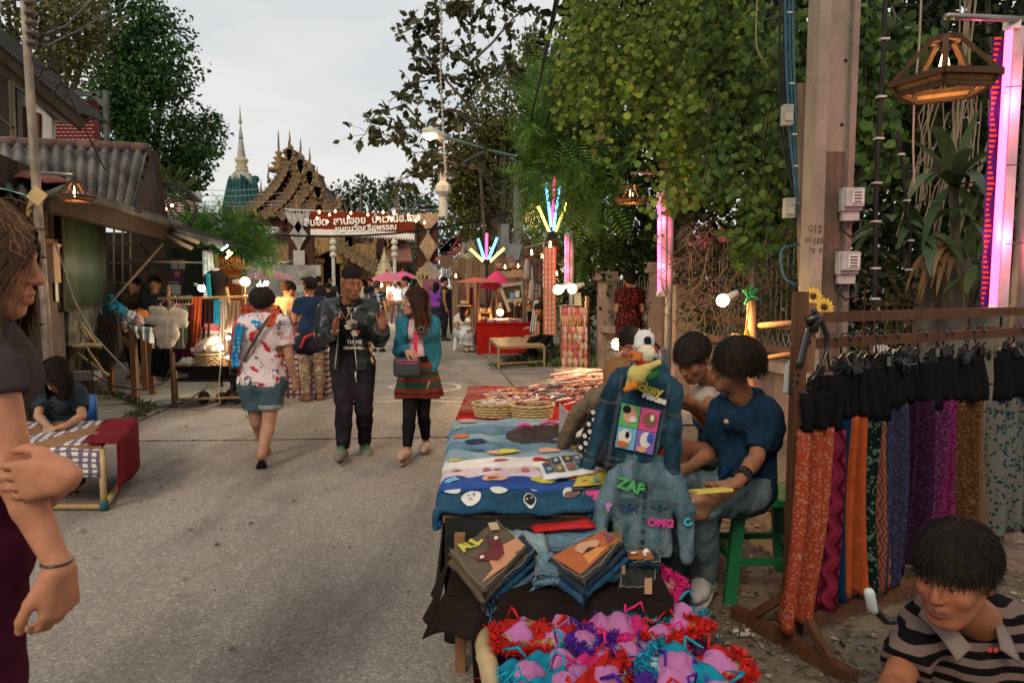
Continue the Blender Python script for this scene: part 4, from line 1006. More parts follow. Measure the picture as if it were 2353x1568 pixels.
b=pB([(1290,300,60),(1260,200,40,1),(1330,200,70),(1250,320,40),(1240,400,40),(1320,400,70),(1290,480,60),(1380,330,70,-1),(1380,450,70,-1),(1340,560,60)],13.5)
frond_tree('tall feathery leaved tree behind the overhead cables',gp(1340,790),b,70,.45,[(.12,.25,.05),(.19,.33,.07),(.08,.18,.035)],.15,.1)
b=sB(pB([(1240,540,38),(1330,620,60),(1420,560,70,-1),(1500,540,60,-2),(1440,640,60,-1),(1330,560,50),(1520,640,40,-3),(1300,680,40),(1400,680,50,0)],14.8),5,.42)
tree('thick dark hedge like tree behind the spiked fence',gp(1420,830)*[1,1,0]+[0,1.2,0],b,70,.1,T_oval(),GD,.12,fill=.35)
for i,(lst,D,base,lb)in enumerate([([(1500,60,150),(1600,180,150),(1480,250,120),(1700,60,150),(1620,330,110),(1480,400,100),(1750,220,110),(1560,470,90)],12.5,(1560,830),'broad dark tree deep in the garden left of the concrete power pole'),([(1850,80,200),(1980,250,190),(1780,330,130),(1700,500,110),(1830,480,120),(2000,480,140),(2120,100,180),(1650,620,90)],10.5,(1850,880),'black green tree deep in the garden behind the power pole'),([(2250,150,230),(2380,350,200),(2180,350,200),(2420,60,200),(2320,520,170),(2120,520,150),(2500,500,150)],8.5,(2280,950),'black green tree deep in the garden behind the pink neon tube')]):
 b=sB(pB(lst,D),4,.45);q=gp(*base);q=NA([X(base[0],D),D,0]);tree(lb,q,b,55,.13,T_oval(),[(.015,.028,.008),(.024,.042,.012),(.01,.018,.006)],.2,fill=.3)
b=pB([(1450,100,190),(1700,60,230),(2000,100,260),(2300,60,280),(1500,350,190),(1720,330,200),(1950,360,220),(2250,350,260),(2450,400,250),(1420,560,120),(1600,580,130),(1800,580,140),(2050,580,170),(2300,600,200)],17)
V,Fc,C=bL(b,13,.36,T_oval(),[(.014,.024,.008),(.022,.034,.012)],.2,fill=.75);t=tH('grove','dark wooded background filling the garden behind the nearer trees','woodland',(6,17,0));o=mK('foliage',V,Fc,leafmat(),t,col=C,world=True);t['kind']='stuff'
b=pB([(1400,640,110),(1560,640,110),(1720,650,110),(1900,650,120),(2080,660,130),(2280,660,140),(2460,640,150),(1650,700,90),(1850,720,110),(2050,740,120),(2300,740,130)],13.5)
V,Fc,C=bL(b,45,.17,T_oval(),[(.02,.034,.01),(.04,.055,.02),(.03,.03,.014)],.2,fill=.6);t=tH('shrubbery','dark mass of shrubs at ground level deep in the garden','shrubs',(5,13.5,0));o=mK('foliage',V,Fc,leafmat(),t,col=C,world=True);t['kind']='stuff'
b=[((1.0+i*.62+.2,12.9-i*1.15+1.2,.9+.25*(i%3)),(.75,.5,1.25))for i in range(8)]
V,Fc,C=bL(b,95,.1,T_oval(),[(.035,.055,.02),(.055,.075,.025),(.09,.08,.035),(.02,.035,.012)],.2);t=tH('hedge','dark overgrown hedge pressing against the iron fence from the garden','hedge',(2.5,10,0));mK('foliage',V,Fc,leafmat(),t,col=C,world=True)
def creeper(lb_,strands,size,cols,n_big=300,name='creeper'):
 t=tH(name,lb_,'climbing plant',NS(strands[0][0][0])*[1,1,0]);P,A,N,S=[],[],[],[];vm=MB()
 for q,sp,per in strands:
  q=NS(q);L=np.linalg.norm(np.diff(q,axis=0),axis=1).sum();m=max(2,int(L/.04));tt=LS(0,len(q)-1,m);c=np.stack([np.interp(tt,range(len(q)),q[:,i])for i in range(3)],1)
  vm.tb_(c[::3],.006,4,False)
  for p in c:
   for _ in range(per):
    if RR0()<.25:continue
    o=NA([rnd.gauss(0,sp),rnd.gauss(0,sp),rnd.gauss(0,sp)]);P.append(p+o);A.append([rnd.gauss(0,.5),rnd.gauss(-.2,.4),-1+rnd.gauss(0,.4)]);N.append([rnd.gauss(-.3,.5),-1+rnd.gauss(0,.4),rnd.gauss(.5,.35)]);S.append(size*RU(.55,1.25))
 P,A,N,S=map(np.array,(P,A,N,S));k=len(P);order=np.argsort(-S/P[:,1]);big,rest=order[:n_big],order[n_big:]
 V,Fc,C=leaves(P[rest],A[rest],N[rest],S[rest],T_heart(),(1,1,1),.35);C*=np.repeat(NA(cols)[rng.integers(0,len(cols),len(rest))],10,axis=0)
 o=mK('small_leaves',V,Fc,leafmat(),t,col=C,world=True);o['kind']='stuff';o=vm.bd('vines',wood((.12,.11,.06),3),t,False,True);o['kind']='stuff'
 V0,F0=T_heart();mes=[]
 for c in cols:
  for tone in(.75,1.0,1.3):o=mK('leaf',V0,F0,leafmat(),None,col=np.tile(NA(c)*tone,(10,1)));mes.append(o.data);bpy.data.objects.remove(o)
 for i in big:
  o=bpy.data.objects.new('leaf',rnd.choice(mes));COL.objects.link(o);o.parent=t;a=A[i]/np.linalg.norm(A[i]);bb=np.cross(a,N[i]);bb/=np.linalg.norm(bb);nn=np.cross(bb,a)
  o.matrix_local=MT(Ve(P[i])-Ve(t.location))@Matrix([(bb[0],a[0],nn[0],0),(bb[1],a[1],nn[1],0),(bb[2],a[2],nn[2],0),(0,0,0,1)])@Matrix.Scale(S[i],4)
 return t
GC=[(.12,.2,.025),(.21,.27,.04),(.07,.12,.018),(.1,.14,.025)];GCD=[(.05,.1,.018),(.09,.15,.03),(.03,.06,.014)]
st=[]
for i in range(62):
 x=1340+RR0()**1.0*420;y0=-90+RR0()*330;D=8.2+RU(-.6,.8)-(x-1340)/420*1.0;ln=RU(70,260)*(1-abs(x-1560)/700);ln=min(ln,350-y0)if x<1540 else ln
 if x<1450:ln*=.8
 st.append(([at(x,y0,D),at(x-RU(-20,60),y0+ln*.5,D-.1),at(x-RU(-10,80),y0+ln,D-.25)],.1,7))
for x,y,ln in((1545,300,130),(1590,290,140),(1430,150,60),(1400,90,60),(1650,420,110),(1620,380,120),(1580,420,70)):
 st.append(([at(x+40,y-60,7.6),at(x+15,y,7.5),at(x,y+ln*.6,7.4)],.07,4))
creeper('bright green creeper with round leaves cascading beside the overhead cables',st,.064,GC,300)
st=[]
for x,y,ln,D in((1700,230,170,6.4),(1660,130,160,6.6),(1740,60,120,6.2),(1790,180,200,6.0),(1770,300,170,6.0),(1720,420,160,6.1),(1690,330,120,6.3),(1800,60,90,5.8),(1640,300,150,6.5),(1750,500,100,6.1),(1800,420,160,6),(1650,10,110,6.5)):
 for _ in range(3):
  dx=RU(-25,25);st.append(([at(x+dx+30,y-40,D),at(x+dx,y+ln*.3,D),at(x+dx-25,y+ln,D-.15)],.07,4))
creeper('darker creeper with large round leaves hanging left of the power pole',st,.066,GCD,220)
st=[]
for x,y,ln in((2040,60,120),(2010,100,200),(2060,160,100),(2000,250,120),(1990,30,90),(2120,80,60),(2030,330,80)):
 for _ in range(3):
  dx=RU(-25,25);st.append(([at(x+dx,y-30,6),at(x+dx,y+ln*.5,6),at(x+dx-10,y+ln,5.9)],.09,2))
creeper('sparse dim creeper right of the power pole',st,.09,GCD,80)
bl=[(at(x,y,D),(r/F*D,.25,r/F*D))for x,y,r,D in((1610,560,60,8.4),(1680,600,60,7.9),(1650,680,55,8),(1610,720,45,8.3),(1590,640,40,8.6),(1740,620,55,7.4),(1800,600,60,6.8),(1790,700,60,6.9),(1850,650,40,6.3))]
V,Fc,C=bL(bl,190,.085,T_oval(),[(.06,.075,.03),(.04,.06,.02),(.12,.095,.05),(.09,.1,.04)],.3,fill=.4);t=tH('climbing_shrub','tangled ivy and dry vines smothering the fence between the gate pillars','shrub',gp(1650,900));mK('foliage',V,Fc,leafmat(),t,col=C,world=True)
m=MB()
for i in range(130):
 p=at(RU(1580,1900),RU(500,760),RU(6.6,8));q=[p]
 for _ in range(5):q.append(q[-1]+[rnd.gauss(0,.1),rnd.gauss(0,.05),-RU(0,.2)])
 m.tb_(q,.006,4,False)
m.bd('dry_stems',wood((.2,.15,.09),4),t,True,True)['kind']='stuff'
P=NA([at(rnd.gauss(x,22),rnd.gauss(y,15),D)for x,y,D in((1640,555,8.1),(1610,545,8.2),(1660,660,7.8),(1630,700,7.8))for _ in range(70)]);V,Fc,C=leaves(P,rng.normal(size=P.shape),rng.normal(size=P.shape),.035+.02*rng.random(len(P)),T_quad(),(.42,.24,.2),.3)
mK('blossom',V,Fc,leafmat(),t,col=C,world=True)['kind']='stuff'
def blade(m,base,dirv,L,w,bend,n=8):
 d=NS(dirv,float);d/=np.linalg.norm(d);sd=np.cross(d,[0,0,1.0]);sd/=np.linalg.norm(sd)+1e-9;P=[]
 p=NS(base,float)
 for i in range(n+1):
  t=i/n;ww=w*sin(pi*min(1,.12+t*.88))**.8;P.append((p-sd*ww+[0,0,.15*ww],p.copy(),p+sd*ww+[0,0,.15*ww]));d=d+NA([0,0,-bend/n]);d/=np.linalg.norm(d);p=p+d*L/n
 V=[q for tr in P for q in tr];m.add(V,[(3*i+k,3*i+k+1,3*i+k+4,3*i+k+3)for i in range(n)for k in(0,1)],[((k)/2,i/n)for i in range(n+1)for k in range(3)])
def bladem(c):
 key=('blade',c)
 if key in MATS:return MATS[key]
 b_=NB('striped leaf');co=b_.coord('UV',(9,.6,1));w=b_.noise(co,3,3);col=b_.ramp(w,[(.35,tuple(v*.6 for v in c)),(.65,tuple(v*1.5 for v in c))]);t_=b_.n('BsdfTranslucent');b_.l(col,t_.inputs['Color']);ms=b_.n('MixShader');ms.inputs[0].default_value=.2;mm=b_.fin(col,.4,0,.4)
 b_.l(b_.p.outputs[0],ms.inputs[1]);b_.l(t_.outputs[0],ms.inputs[2]);b_.l(ms.outputs[0],b_.out.inputs[0]);MATS[key]=mm;return mm
BL=bladem((.09,.13,.05));BLD=bladem((.05,.085,.035));DRY=bladem((.2,.12,.05))
t=tH('dracaena','broad striped leaved dracaena under the wooden lamp on the right','plant',at(2200,760,4.9)*[1,1,0]);m=MB();m.tb_([at(2200,760,4.9)*[1,1,0],at(2195,600,4.9),at(2190,430,4.9)],[.04,.035,.03],7);m.bd('stem',wood((.2,.16,.11),4),t,True,True)
for bx,by,n,L0 in((2190,430,17,.62),(2120,540,9,.5),(2040,520,8,.48),(2270,470,8,.5)):
 c=at(bx,by,4.9)
 for i in range(n):
  a=2*pi*i/n+RU(-.3,.3);el=RU(-.1,1.5);m=MB();blade(m,c,(cos(a)*cos(el)*1.2,sin(a)*cos(el)*.8-.35,sin(el)),L0*RU(.7,1.2),RU(.035,.06),RU(1.0,2.4));m.bd('leaf',rnd.choice((BL,BL,BLD)),t,True,True)
for i in range(12):
 m=MB();c=at(RU(2140,2200),RU(560,590),4.7);blade(m,c,(RU(-.9,.2),-.2,RU(-.2,.4)),RU(.3,.5),.018,2.6);m.bd('dry_leaf',DRY,t,True,True)
t=tH('leafy_shrub','drooping oval leaved shrub over the concrete posts on the right','shrub',at(2290,640,4.6)*[1,1,0])
for i in range(70):
 c=at(RU(2210,2370),RU(420,640),RU(4.4,4.9));m=MB();blade(m,c,(RU(-1,.6),RU(-.6,.1),RU(-.6,.3)),RU(.16,.26),RU(.025,.04),1.2,5);m.bd('leaf',rnd.choice((BLD,BL)),t,True,True)
m=MB()
for i in range(30):
 p=at(RU(2120,2330),RU(160,260),5.6);q=[p];
 for k in range(6):q.append(q[-1]+[rnd.gauss(-.015,.03),0,-RU(.1,.22)])
 m.tb_(q,.006,4,False)
for i in range(10):p=at(2230+RU(-25,25),-60,5.4);m.tb_([p,p+[RU(-.15,.15),0,-1],p+[RU(-.35,.1),0,-2.4]],.006,4,False)
m.bd('hanging_roots',wood((.25,.19,.13),4),t,True,True)['kind']='stuff'
#garden wall, gate pillars, fences
PINK=pN((.27,.2,.165),.85,.2,3,0,.4,30,.006,dirt=(.15,.11,.09));IRON=pN((.26,.24,.2),.6,.4,6,.3);BROWNB=pN((.16,.1,.075),.8,.3,5);CONW=pN((.17,.145,.115),.9,.4,2.2,0,.6,24,.01,dirt=(.1,.085,.07))
def cU(name,lb_,x,D,w,ztop,mat,cap=True,z0=0):
 t=tH(name,lb_,'pillar',(X(x,D),D,z0));m=MB();m.box((0,0,ztop/2-.05),(w,w,ztop-.1));m.bd('shaft',mat,t)
 if cap:m=MB();m.box((0,0,ztop-.06),(w*1.45,w*1.45,.07));m.box((0,0,ztop+.02),(w*1.2,w*1.2,.09));m.bd('cap',mat,t)
 return t
def top(y,D):return Z(y,D)
cU('gate_pillar','pinkish square pillar at the far end of the spiked fence',1392,12.3,.3,top(632,12.3),PINK);cU('gate_pillar','pinkish square pillar between the spiked fence and the gate opening',1512,10.6,.26,top(612,10.6),PINK)
cU('gate_pillar','pinkish stepped cap pillar right of the pink neon tube',1571,9.0,.28,top(604,9.0),PINK);cU('gate_pillar','vine wrapped pillar halfway along the crossed timber fence',1748,7.3,.26,top(575,7.3),CONW)
def run(x0,D0,x1,D1):a,b=NA([X(x0,D0),D0,0]),NA([X(x1,D1),D1,0]);return a,b,(b-a)/np.linalg.norm(b-a),np.linalg.norm(b-a)
a,b_,u,L=run(1396,12.2,1508,10.7)
wl=tH('low_wall','low pale brick wall with ledge behind the woman in the red dotted dress','wall',a,atan2(u[1],u[0]));zt=top(768,11.5)
m=MB();m.box((L/2,.06,zt/2),(L,.14,zt));m.bd('core',PINK,wl);m=MB();m.box((L/2,.0,zt+.06),(L,.3,.12));m.bd('ledge',PINK,wl)
bw,bh=.21,.085;nb=0;me=None
for r_ in range(int(zt/bh)-1):
 for c_i in range(int(L/bw)):
  x=c_i*bw+bw/2+(bw/2 if r_%2 else 0)
  if x+bw/2>L:continue
  if me is None:m=MB();m.box((0,0,0),(bw-.018,.03,bh-.018));o=m.bd('brick',pN((.36,.33,.28),.85,.2,5,dirt=(.2,.17,.14)),wl);me=o.data
  else:o=bpy.data.objects.new('brick',me);COL.objects.link(o);o.parent=wl
  o.location=(x,-.02+RU(-.004,.004),r_*bh+bh*.7)
fc=tH('spiked_fence','old iron fence with spiked bars and hooped panels above the low wall','fence',a+[0,0,zt+.12],atan2(u[1],u[0]));H_=top(640,11.5)-zt-.12
for k in range(int(L/.085)):
 m=MB();x=.04+k*.085;m.tb_([(x,0,.02),(x,0,H_-.08*(k%2)),(x,0,H_+.05-.08*(k%2))],[.009,.009,.002],5);m.bd('bar',IRON,fc)
for zr in(.12,.25,H_-.18):m=MB();m.box((L/2,-.01,zr),(L,.03,.035));m.bd('rail',BROWNB,fc)
for k in range(int(L/.17)):m=MB();x=.08+k*.17;m.tb_([(x+.055*cos(q),-.012,.5+.055*sin(q))for q in LS(0,6.28,11)],.006,4);m.bd('hoop',IRON,fc)
a,b_,u,L=run(1585,8.9,1905,5.9)
w2=tH('plinth_wall','low pinkish wall under the crossed timber fence behind the seated sellers','wall',a,atan2(u[1],u[0]));m=MB();m.box((L/2,.1,.33),(L,.2,.66));m.bd('core',PINK,w2);m=MB();m.box((L/2,.08,.70),(L,.32,.09));m.bd('ledge',pN((.3,.23,.19),.85,.2,3),w2)
f2=tH('timber_fence','brown rail fence with wire lattice overgrown by vines behind the seated sellers','fence',a+[0,0,.75],atan2(u[1],u[0]))
for zr in(.12,.36,1.28):m=MB();m.bm_((0,0,zr),(L,0,zr),.05,.075);m.bd('rail',pN((.17,.09,.065),.7,.3,5),f2)
m=MB()
for k in range(int(L/.1)):x=k*.1;m.tb_([(x,.02,.36),(x,.02,1.3)],.006,4,False);m.tb_([(x,.02,.12),(x+.12,.02,.36)],.006,4,False);m.tb_([(x+.12,.02,.12),(x,.02,.36)],.006,4,False)
m.bd('wire_lattice',IRON,f2)['kind']='stuff'
a,b_,u,L=run(1520,10.4,1562,9.2);f3=tH('gate_leaf','dark iron gate leaf standing between the two pinkish pillars','gate',a,atan2(u[1],u[0]))
for k in range(9):m=MB();m.tb_([(L*(k+.5)/9,0,.05),(L*(k+.5)/9,0,1.75)],.012,5);m.bd('bar',BROWNB,f3)
for z0 in(.1,.9,1.7):m=MB();m.bm_((0,0,z0),(L,0,z0),.03);m.bd('rail',BROWNB,f3)
for x,D,w,yt,lb in((2130,4.95,.13,565,'narrow weathered concrete post beside the rusty fence'),(2190,4.85,.2,560,'broad stained concrete post behind the skirt rack')):cU('concrete_post',lb,x,D,w,top(yt,D),CONW,False)
bwall=tH('block_wall','grey concrete block wall between the posts and the pink neon','wall',(X(2230,4.85),4.9,0),R(-10))
for r_ in range(9):
 for c_i in range(3):
  m=MB();m.box((.2+c_i*.4+(.2 if r_%2 else 0)-.2,.0+RU(-.006,.006),.1+r_*.2),(.385,.12,.185));m.bd('block',CONW,bwall)
RUST=pN((.13,.07,.04),.85,.4,9,.3);f4=tH('rusty_fence','rusty iron fence tangled with vines right of the power meters','fence',(X(1985,5.2),5.2,0),atan2(-.45,.5));
for k in range(10):m=MB();m.tb_([(k*.075,0,.3),(k*.075,0,1.42),(k*.075,0,1.5)],[.008,.008,.002],5);m.bd('bar',RUST,f4)
for zr in(.5,1.0,1.36):m=MB();m.bm_((0,0,zr),(.7,0,zr),.02);m.bd('rail',RUST,f4)
V,Fc,C=bL([(at(2040,700,5.0),(.22,.15,.3)),(at(2090,640,5.0),(.2,.12,.25))],130,.06,T_oval(),[(.07,.05,.025),(.05,.06,.02),(.13,.08,.04)]);mK('dead_vines',V,Fc,leafmat(),f4,col=C,world=True)['kind']='stuff'
#poles and cables
POLEC=pN((.25,.21,.165),.9,.3,2.5,0,.9,34,.012,dirt=(.18,.145,.11),stretch=(1,1,.6))
pole=tH('power_pole','thick weathered concrete power pole carrying two electricity meters','pole',(X(1902,4.7),4.75,0));px0=X(1902,4.7)
m=MB();m.pr_m([(-.145,-.09),(-.075,-.1),(-.065,-.035),(.075,-.035),(.085,-.08),(.13,-.07),(.13,.1),(-.145,.1)],0,5.6,'Z');m.bd('shaft',POLEC,pole)
m=MB();m.box((.03,-.035,1.45),(.2,.02,1.9));
m.bd('back_board',wood((.12,.085,.06),4),pole)
for k in range(9):m=MB();z=.9+k*.42;m.sphere((.05+.01*(k%2),-.037,z),.011,6);m.bd('bolt_hole',pN((.02,.018,.015),.9),pole)
for i,z in enumerate((1.92,1.5)):
 mt=tH('electricity_meter',['upper glass fronted electricity meter on the power pole','lower glass fronted electricity meter on the power pole'][i],'electricity meter',(px0+.075+(.0 if i else .01),4.62,z+.15),R(-6),'electricity meters')
 m=MB();m.box((0,0,0),(.13,.07,.15));m.box((0,.01,-.1),(.11,.05,.08));m.bd('case',pN((.33,.33,.31),.5,.2,12),mt)
 m=MB();m.box((.005,-.05,.01),(.118,.03,.12));m.bd('glass_cover',pN((.3,.31,.3),.12,.25,18,spec=.8),mt)
 m=MB();m.box((.02,-.069,.01),(.07,.006,.085));fcx=m.bd('face_plate',pN((.5,.5,.46),.5),mt)
 for k in range(4):m=MB();m.box((.02,-.0735,.038-k*.02),(.045,.003,.008));m.bd('counter_slot',pN((.03,.03,.03),.5),fcx)
 m=MB();m.tb_([(-.03,0,-.14),(-.05,-.02,-.2),(0,-.02,-.25),(.06,-.02,-.2),(.07,0,-.13)],.009,6);m.bd('cable_loop',pN((.03,.03,.03),.5),mt,True)
BLK=pN((.02,.02,.02),.5,.3,8);BLU=pN((.035,.09,.14),.5,.3,8)
def cB(lb_,pts,r,mat=BLK,clips=0,gr_='cables on the power pole',name='cable'):
 t=tH(name,lb_,'cable',pts[-1],0,gr_);m=MB();P=NA(pts,float);n=len(P);tt=LS(0,n-1,n*6)
 C=np.stack([np.interp(tt,range(n),P[:,i])for i in range(3)],1);k=np.ones(5)/5;C=np.stack([np.concatenate([C[:2,i],np.convolve(C[:,i],k,'valid'),C[-2:,i]])for i in range(3)],1)
 m.tb_(C,r,6);m.bd('sheath',mat,t,True,True)
 for i in range(clips):p=C[int(len(C)*(i+.5)/clips)];m=MB();m.box((p[0],p[1]-.004,p[2]),(r*3.2,r*2.4,.012));m.bd('clip',pN((.45,.45,.42),.5),t,False,True)
 return t
cB('thick black cable clipped down the front of the power pole',[at(2035,-80,4.6),at(2030,120,4.6),at(2018,300,4.6),at(2012,440,4.6),at(2010,600,4.6),at(2008,720,4.6)],.017,clips=8)
cB('thin black cable right of the electricity meters',[at(2062,300,4.65),at(2080,440,4.65),at(2092,560,4.65),at(2085,640,4.65)],.012,clips=4)
for i,(dx,mt,lb)in enumerate([(0,BLU,'bundled blue cable left of the power pole, leftmost'),(9,BLU,'bundled blue cable left of the power pole, middle one'),(17,pN((.05,.12,.13),.5),'greenish cable in the bundle left of the power pole')]):
 cB(lb,[at(1803+dx,-60,5.0),at(1806+dx,150,5.0),at(1814+dx,300,5.0),at(1822+dx*.6,380,5.0),at(1832+dx*.5,480,5.0),at(1845+dx*.4,620,5.0)],.011,mt,6 if i==1 else 0)
for i,(dx,lb)in enumerate([(-6,'black cable drooping outside the blue bundle'),(4,'black cable inside the blue bundle'),(24,'black cable nearest the wooden plank in the bundle')]):
 cB(lb,[at(1800+dx,-60,5.05),at(1795+dx,160,5.05),at(1800+dx,330,5.05),at(1832+dx*.4,460,5.05),at(1850+dx*.4,640,5.05),at(1852,700,5.05)],.010)
cB('loose blue cable loop hanging below the bundle',[at(1845,560,5.0),at(1790,570,5.0),at(1800,640,5.0),at(1830,655,5.0),at(1850,640,5.0)],.010,BLU)
cB('thin pale string hanging in front of the creeper',[at(1740,-40,5.8),at(1735,110,5.8),at(1760,150,5.8),at(1790,180,5.8)],.005,pN((.3,.25,.12),.7),gr_=None,name='string')
cB('long pale string hanging right of the power pole',[at(2118,-60,4.5),at(2112,100,4.5),at(2100,220,4.5),at(2097,330,4.5),at(2100,430,4.5)],.007,pN((.28,.23,.17),.7),gr_=None,name='string')
for x0,yt,w,lb,c in((1838,193,24,'grey weathered plank standing left of the power pole',(.17,.12,.085)),(1862,192,20,'orange brown plank standing tight against the power pole',(.3,.15,.07))):
 t=MB();p=at(x0,yt,5.0);q=at(x0+22,900,5.0);q[2]=0;t.bm_(p,q,.06,.05);t.solo('plank',wood(c,4),lb,'plank')
for x,y,lb in((1808,265,'small grey junction box high in the cable bundle'),(1812,478,'grey meter box hanging from the cable bundle')):
 t=tH('junction_box',lb,'electrical box',at(x,y,4.98));m=MB();m.box((0,0,0),(.07,.06,.14));m.bd('case',pN((.3,.3,.27),.5,.2,9),t);m=MB();m.box((0,-.035,-.02),(.05,.012,.05));m.bd('lid',pN((.38,.37,.32),.4),t)
DK=pN((.09,.07,.055),.8)
for s,y,sz in(('012',525,.065),('80 2220',552,.045),('78  9',575,.045)):
 p=at(1873,y,4.64);text(s,sz,DK,pole,NA(MT(Ve(p)-Ve(pole.location))@MR(R(90),4,'X')),'painted_number')
fp=tH('power_pole','grey concrete pole far down the right side carrying the curved lamp arm','pole',(X(1190,22),22,0));m=MB();m.tb_([(0,0,0),(0,0,5.4)],[.19,.14],8);m.bd('shaft',pN((.3,.29,.27),.85,.2,3),fp)
m=MB();m.box((-.1,-.2,.9),(.02,.02,.02));c=at(1178,585,21.7);m=MB();m.box(c,(.42,.3,.62),0,0,R(12));m.box(c+[-.25,0,.5],(.25,.25,.9));o=m.bd('meter_box',pN((.4,.42,.42),.5,.2,4),fp,False,True)
m=MB();c=at(1212,415,21.8);m.la_([(.05,.12),(.16,.05),(.34,-.1),(.36,-.14)],14,(0,0,0));V=NA(m.v)@NA(MR(R(80),3,'X')).T+c;mK('loudspeaker',V,m.f,pN((.04,.04,.045),.6),fp,True,world=True)
lampa=tH('street_lamp','lit orange street lamp on a long pale green arm','street lamp',at(1190,405,22));G=pN((.2,.3,.27),.5,.15,6)
m=MB();m.tb_([at(1192,430,22),at(1190,385,22),at(1178,358,21.6),at(1120,345,20),at(1035,318,16.8)],[.045,.045,.045,.04,.035],8);m.bd('arm',G,lampa,True,True)
m=MB();a,b_=at(1035,318,16.8),at(972,300,16.2);m.tb_([a,a+(b_-a)*.4,a+(b_-a)*.8,b_],[.05,.1,.13,.06],10);m.bd('lamp_head',pN((.5,.52,.5),.4),lampa,True,True)
m=MB();c=at(987,312,16.25);m.tb_([c+[-.16,0,.02],c+[0,0,-.03],c+[.16,0,0]],[.05,.085,.05],8);m.bd('lit_bowl',glow((1,.55,.2),9),lampa,True,True);lamp_light(c-[0,0,.3],10,(1,.5,.2),.1,lampa)
cb=MB()
for i in range(26):
 f=(i+.5)/26;p0=at(1180+26*f+RU(-8,8),395+75*f,22);p1=at(1265+265*f+RU(-12,12),-25,8.4+RU(-.6,.6));sag=.25+.7*RR0()
 P=[p0+(p1-p0)*t_-NA([0,0,sag*4*t_*(1-t_)])for t_ in LS(0,1,12)]+[p1+(p1-p0)*.35+[0,0,.3]]
 t=tH('overhead_cable','black overhead cable sagging from the far grey pole towards the near pole','cable',p0,0,'overhead cables');m=MB();m.tb_(P,.008+.007*RR0(),5,False);m.bd('wire',BLK,t,True,True)
for i,(y0,y1,x0,x1,D)in enumerate([(436,432,430,640,50),(449,444,430,650,50),(462,462,430,650,50),(471,470,430,640,50),(447,425,950,1180,40),(470,462,950,1180,40),(480,476,900,1180,40)]):
 t=MB();a,b_=at(x0,y0,D),at(x1,y1,D);t.tb_([a,(a+b_)/2-[0,0,.12],b_],.022,4,False)
 t.solo('power_line',pN((.3,.31,.31),.6),['thin power line crossing the sky left of the temple roof','thin power line crossing the sky right of the gateway'][i>3],'cable',['power lines left of the temple','power lines right of the gateway'][i>3])
t=MB();a,b_=at(420,518,16),at(1190,482,22);t.tb_([a+(b_-a)*s_-[0,0,.5*4*s_*(1-s_)]for s_ in LS(0,1,12)],.03,5,False);t.solo('overhead_cable',BLK,'single thick black cable slung across the street before the gateway','cable')
#buildings on the left
W0,W1=NA([-4.95,6.8,0.]),NA([-6.7,12.8,0.]);WU=(W1-W0)/np.linalg.norm(W1-W0);WN=NA([WU[1],-WU[0],0])
def hitw(x,y,off=0.0):
 r=ray(x,y);o=NA([0,0,CAMZ]);p0=W0+WN*off;t=((p0-o)@WN)/(r@WN);return o+r*t
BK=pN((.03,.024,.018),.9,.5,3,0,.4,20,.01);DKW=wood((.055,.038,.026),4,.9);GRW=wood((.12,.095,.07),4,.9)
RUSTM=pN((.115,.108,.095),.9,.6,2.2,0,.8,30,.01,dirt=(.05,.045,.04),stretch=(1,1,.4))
shed=tH('market_house','old low house with mossy corrugated roof and dark open front on the left','house',(-6,10,0))
rows=[]
RL,RR_=at(-60,338,9.0),at(338,352,10.3);EL,ER=at(-60,440,6.0),at(300,486,8.8)
def rfn(u,v):return(RL*(1-u)+RR_*u)*(1-v)+(EL*(1-u)+ER*u)*v
nrm=np.cross(RR_-RL,EL-RL);nrm/=np.linalg.norm(nrm);nrm=nrm if nrm[2]>0 else-nrm
for r_,(v0,v1)in enumerate(((.0,.56),(.5,1.04))):
 for c in range(7):
  m=MB();u0,u1=c/7-.004,(c+1)/7+.01
  m.sh_(lambda a,b:rfn(u0+(u1-u0)*a,v0+(v1-v0)*b+.012*sin(c*7))+nrm*(.035*sin((u0+(u1-u0)*a)*7*2*pi*2.0)+(.045*(1-b)if r_==0 else 0)+.006*(c%2)+.02*r_*0),30,6,.012);m.bd('roof_sheet',RUSTM,shed,True,True)
for c in range(9):
 m=MB();a,b=rfn(c/9,0)+nrm*.06,rfn((c+1)/9+.01,0)+nrm*(.06+.008*(c%2));m.tb_([a,b],[.09,.085],10);m.bd('ridge_tile',pN((.13,.08,.065),.9,.4,4,dirt=(.05,.045,.04)),shed,True,True)
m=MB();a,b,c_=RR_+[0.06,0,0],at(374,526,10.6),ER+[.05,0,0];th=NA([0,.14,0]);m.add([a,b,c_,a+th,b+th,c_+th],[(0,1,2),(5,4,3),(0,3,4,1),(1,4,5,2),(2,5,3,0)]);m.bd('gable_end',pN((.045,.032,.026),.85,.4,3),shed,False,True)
m=MB();m.bm_(RR_+[.1,-.05,.03],at(376,528,10.5),.05,.22);m.bd('barge_board',DKW,shed,False,True)
prev=None
for i in range(34):
 t=i/34;a=at(105+285*t,452+76*t,6.9+3.3*t);m=MB();m.la_([(.045,0),(.055,.22)],8,(0,0,0));V=NA(m.v)@NA(MR(R(70),3,'Y')).T+a;mK('eave_tile',V,m.f,RUSTM,shed,True,world=True)
m=MB();m.bm_(at(100,462,6.9),at(392,540,10.2),.12,.2);m.bd('eave_beam',DKW,shed,False,True)
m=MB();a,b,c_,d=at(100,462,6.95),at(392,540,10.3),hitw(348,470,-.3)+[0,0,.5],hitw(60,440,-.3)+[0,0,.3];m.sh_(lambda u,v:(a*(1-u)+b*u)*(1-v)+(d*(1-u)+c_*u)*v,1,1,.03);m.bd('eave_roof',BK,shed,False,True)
Lw=np.linalg.norm(W1-W0);n=30
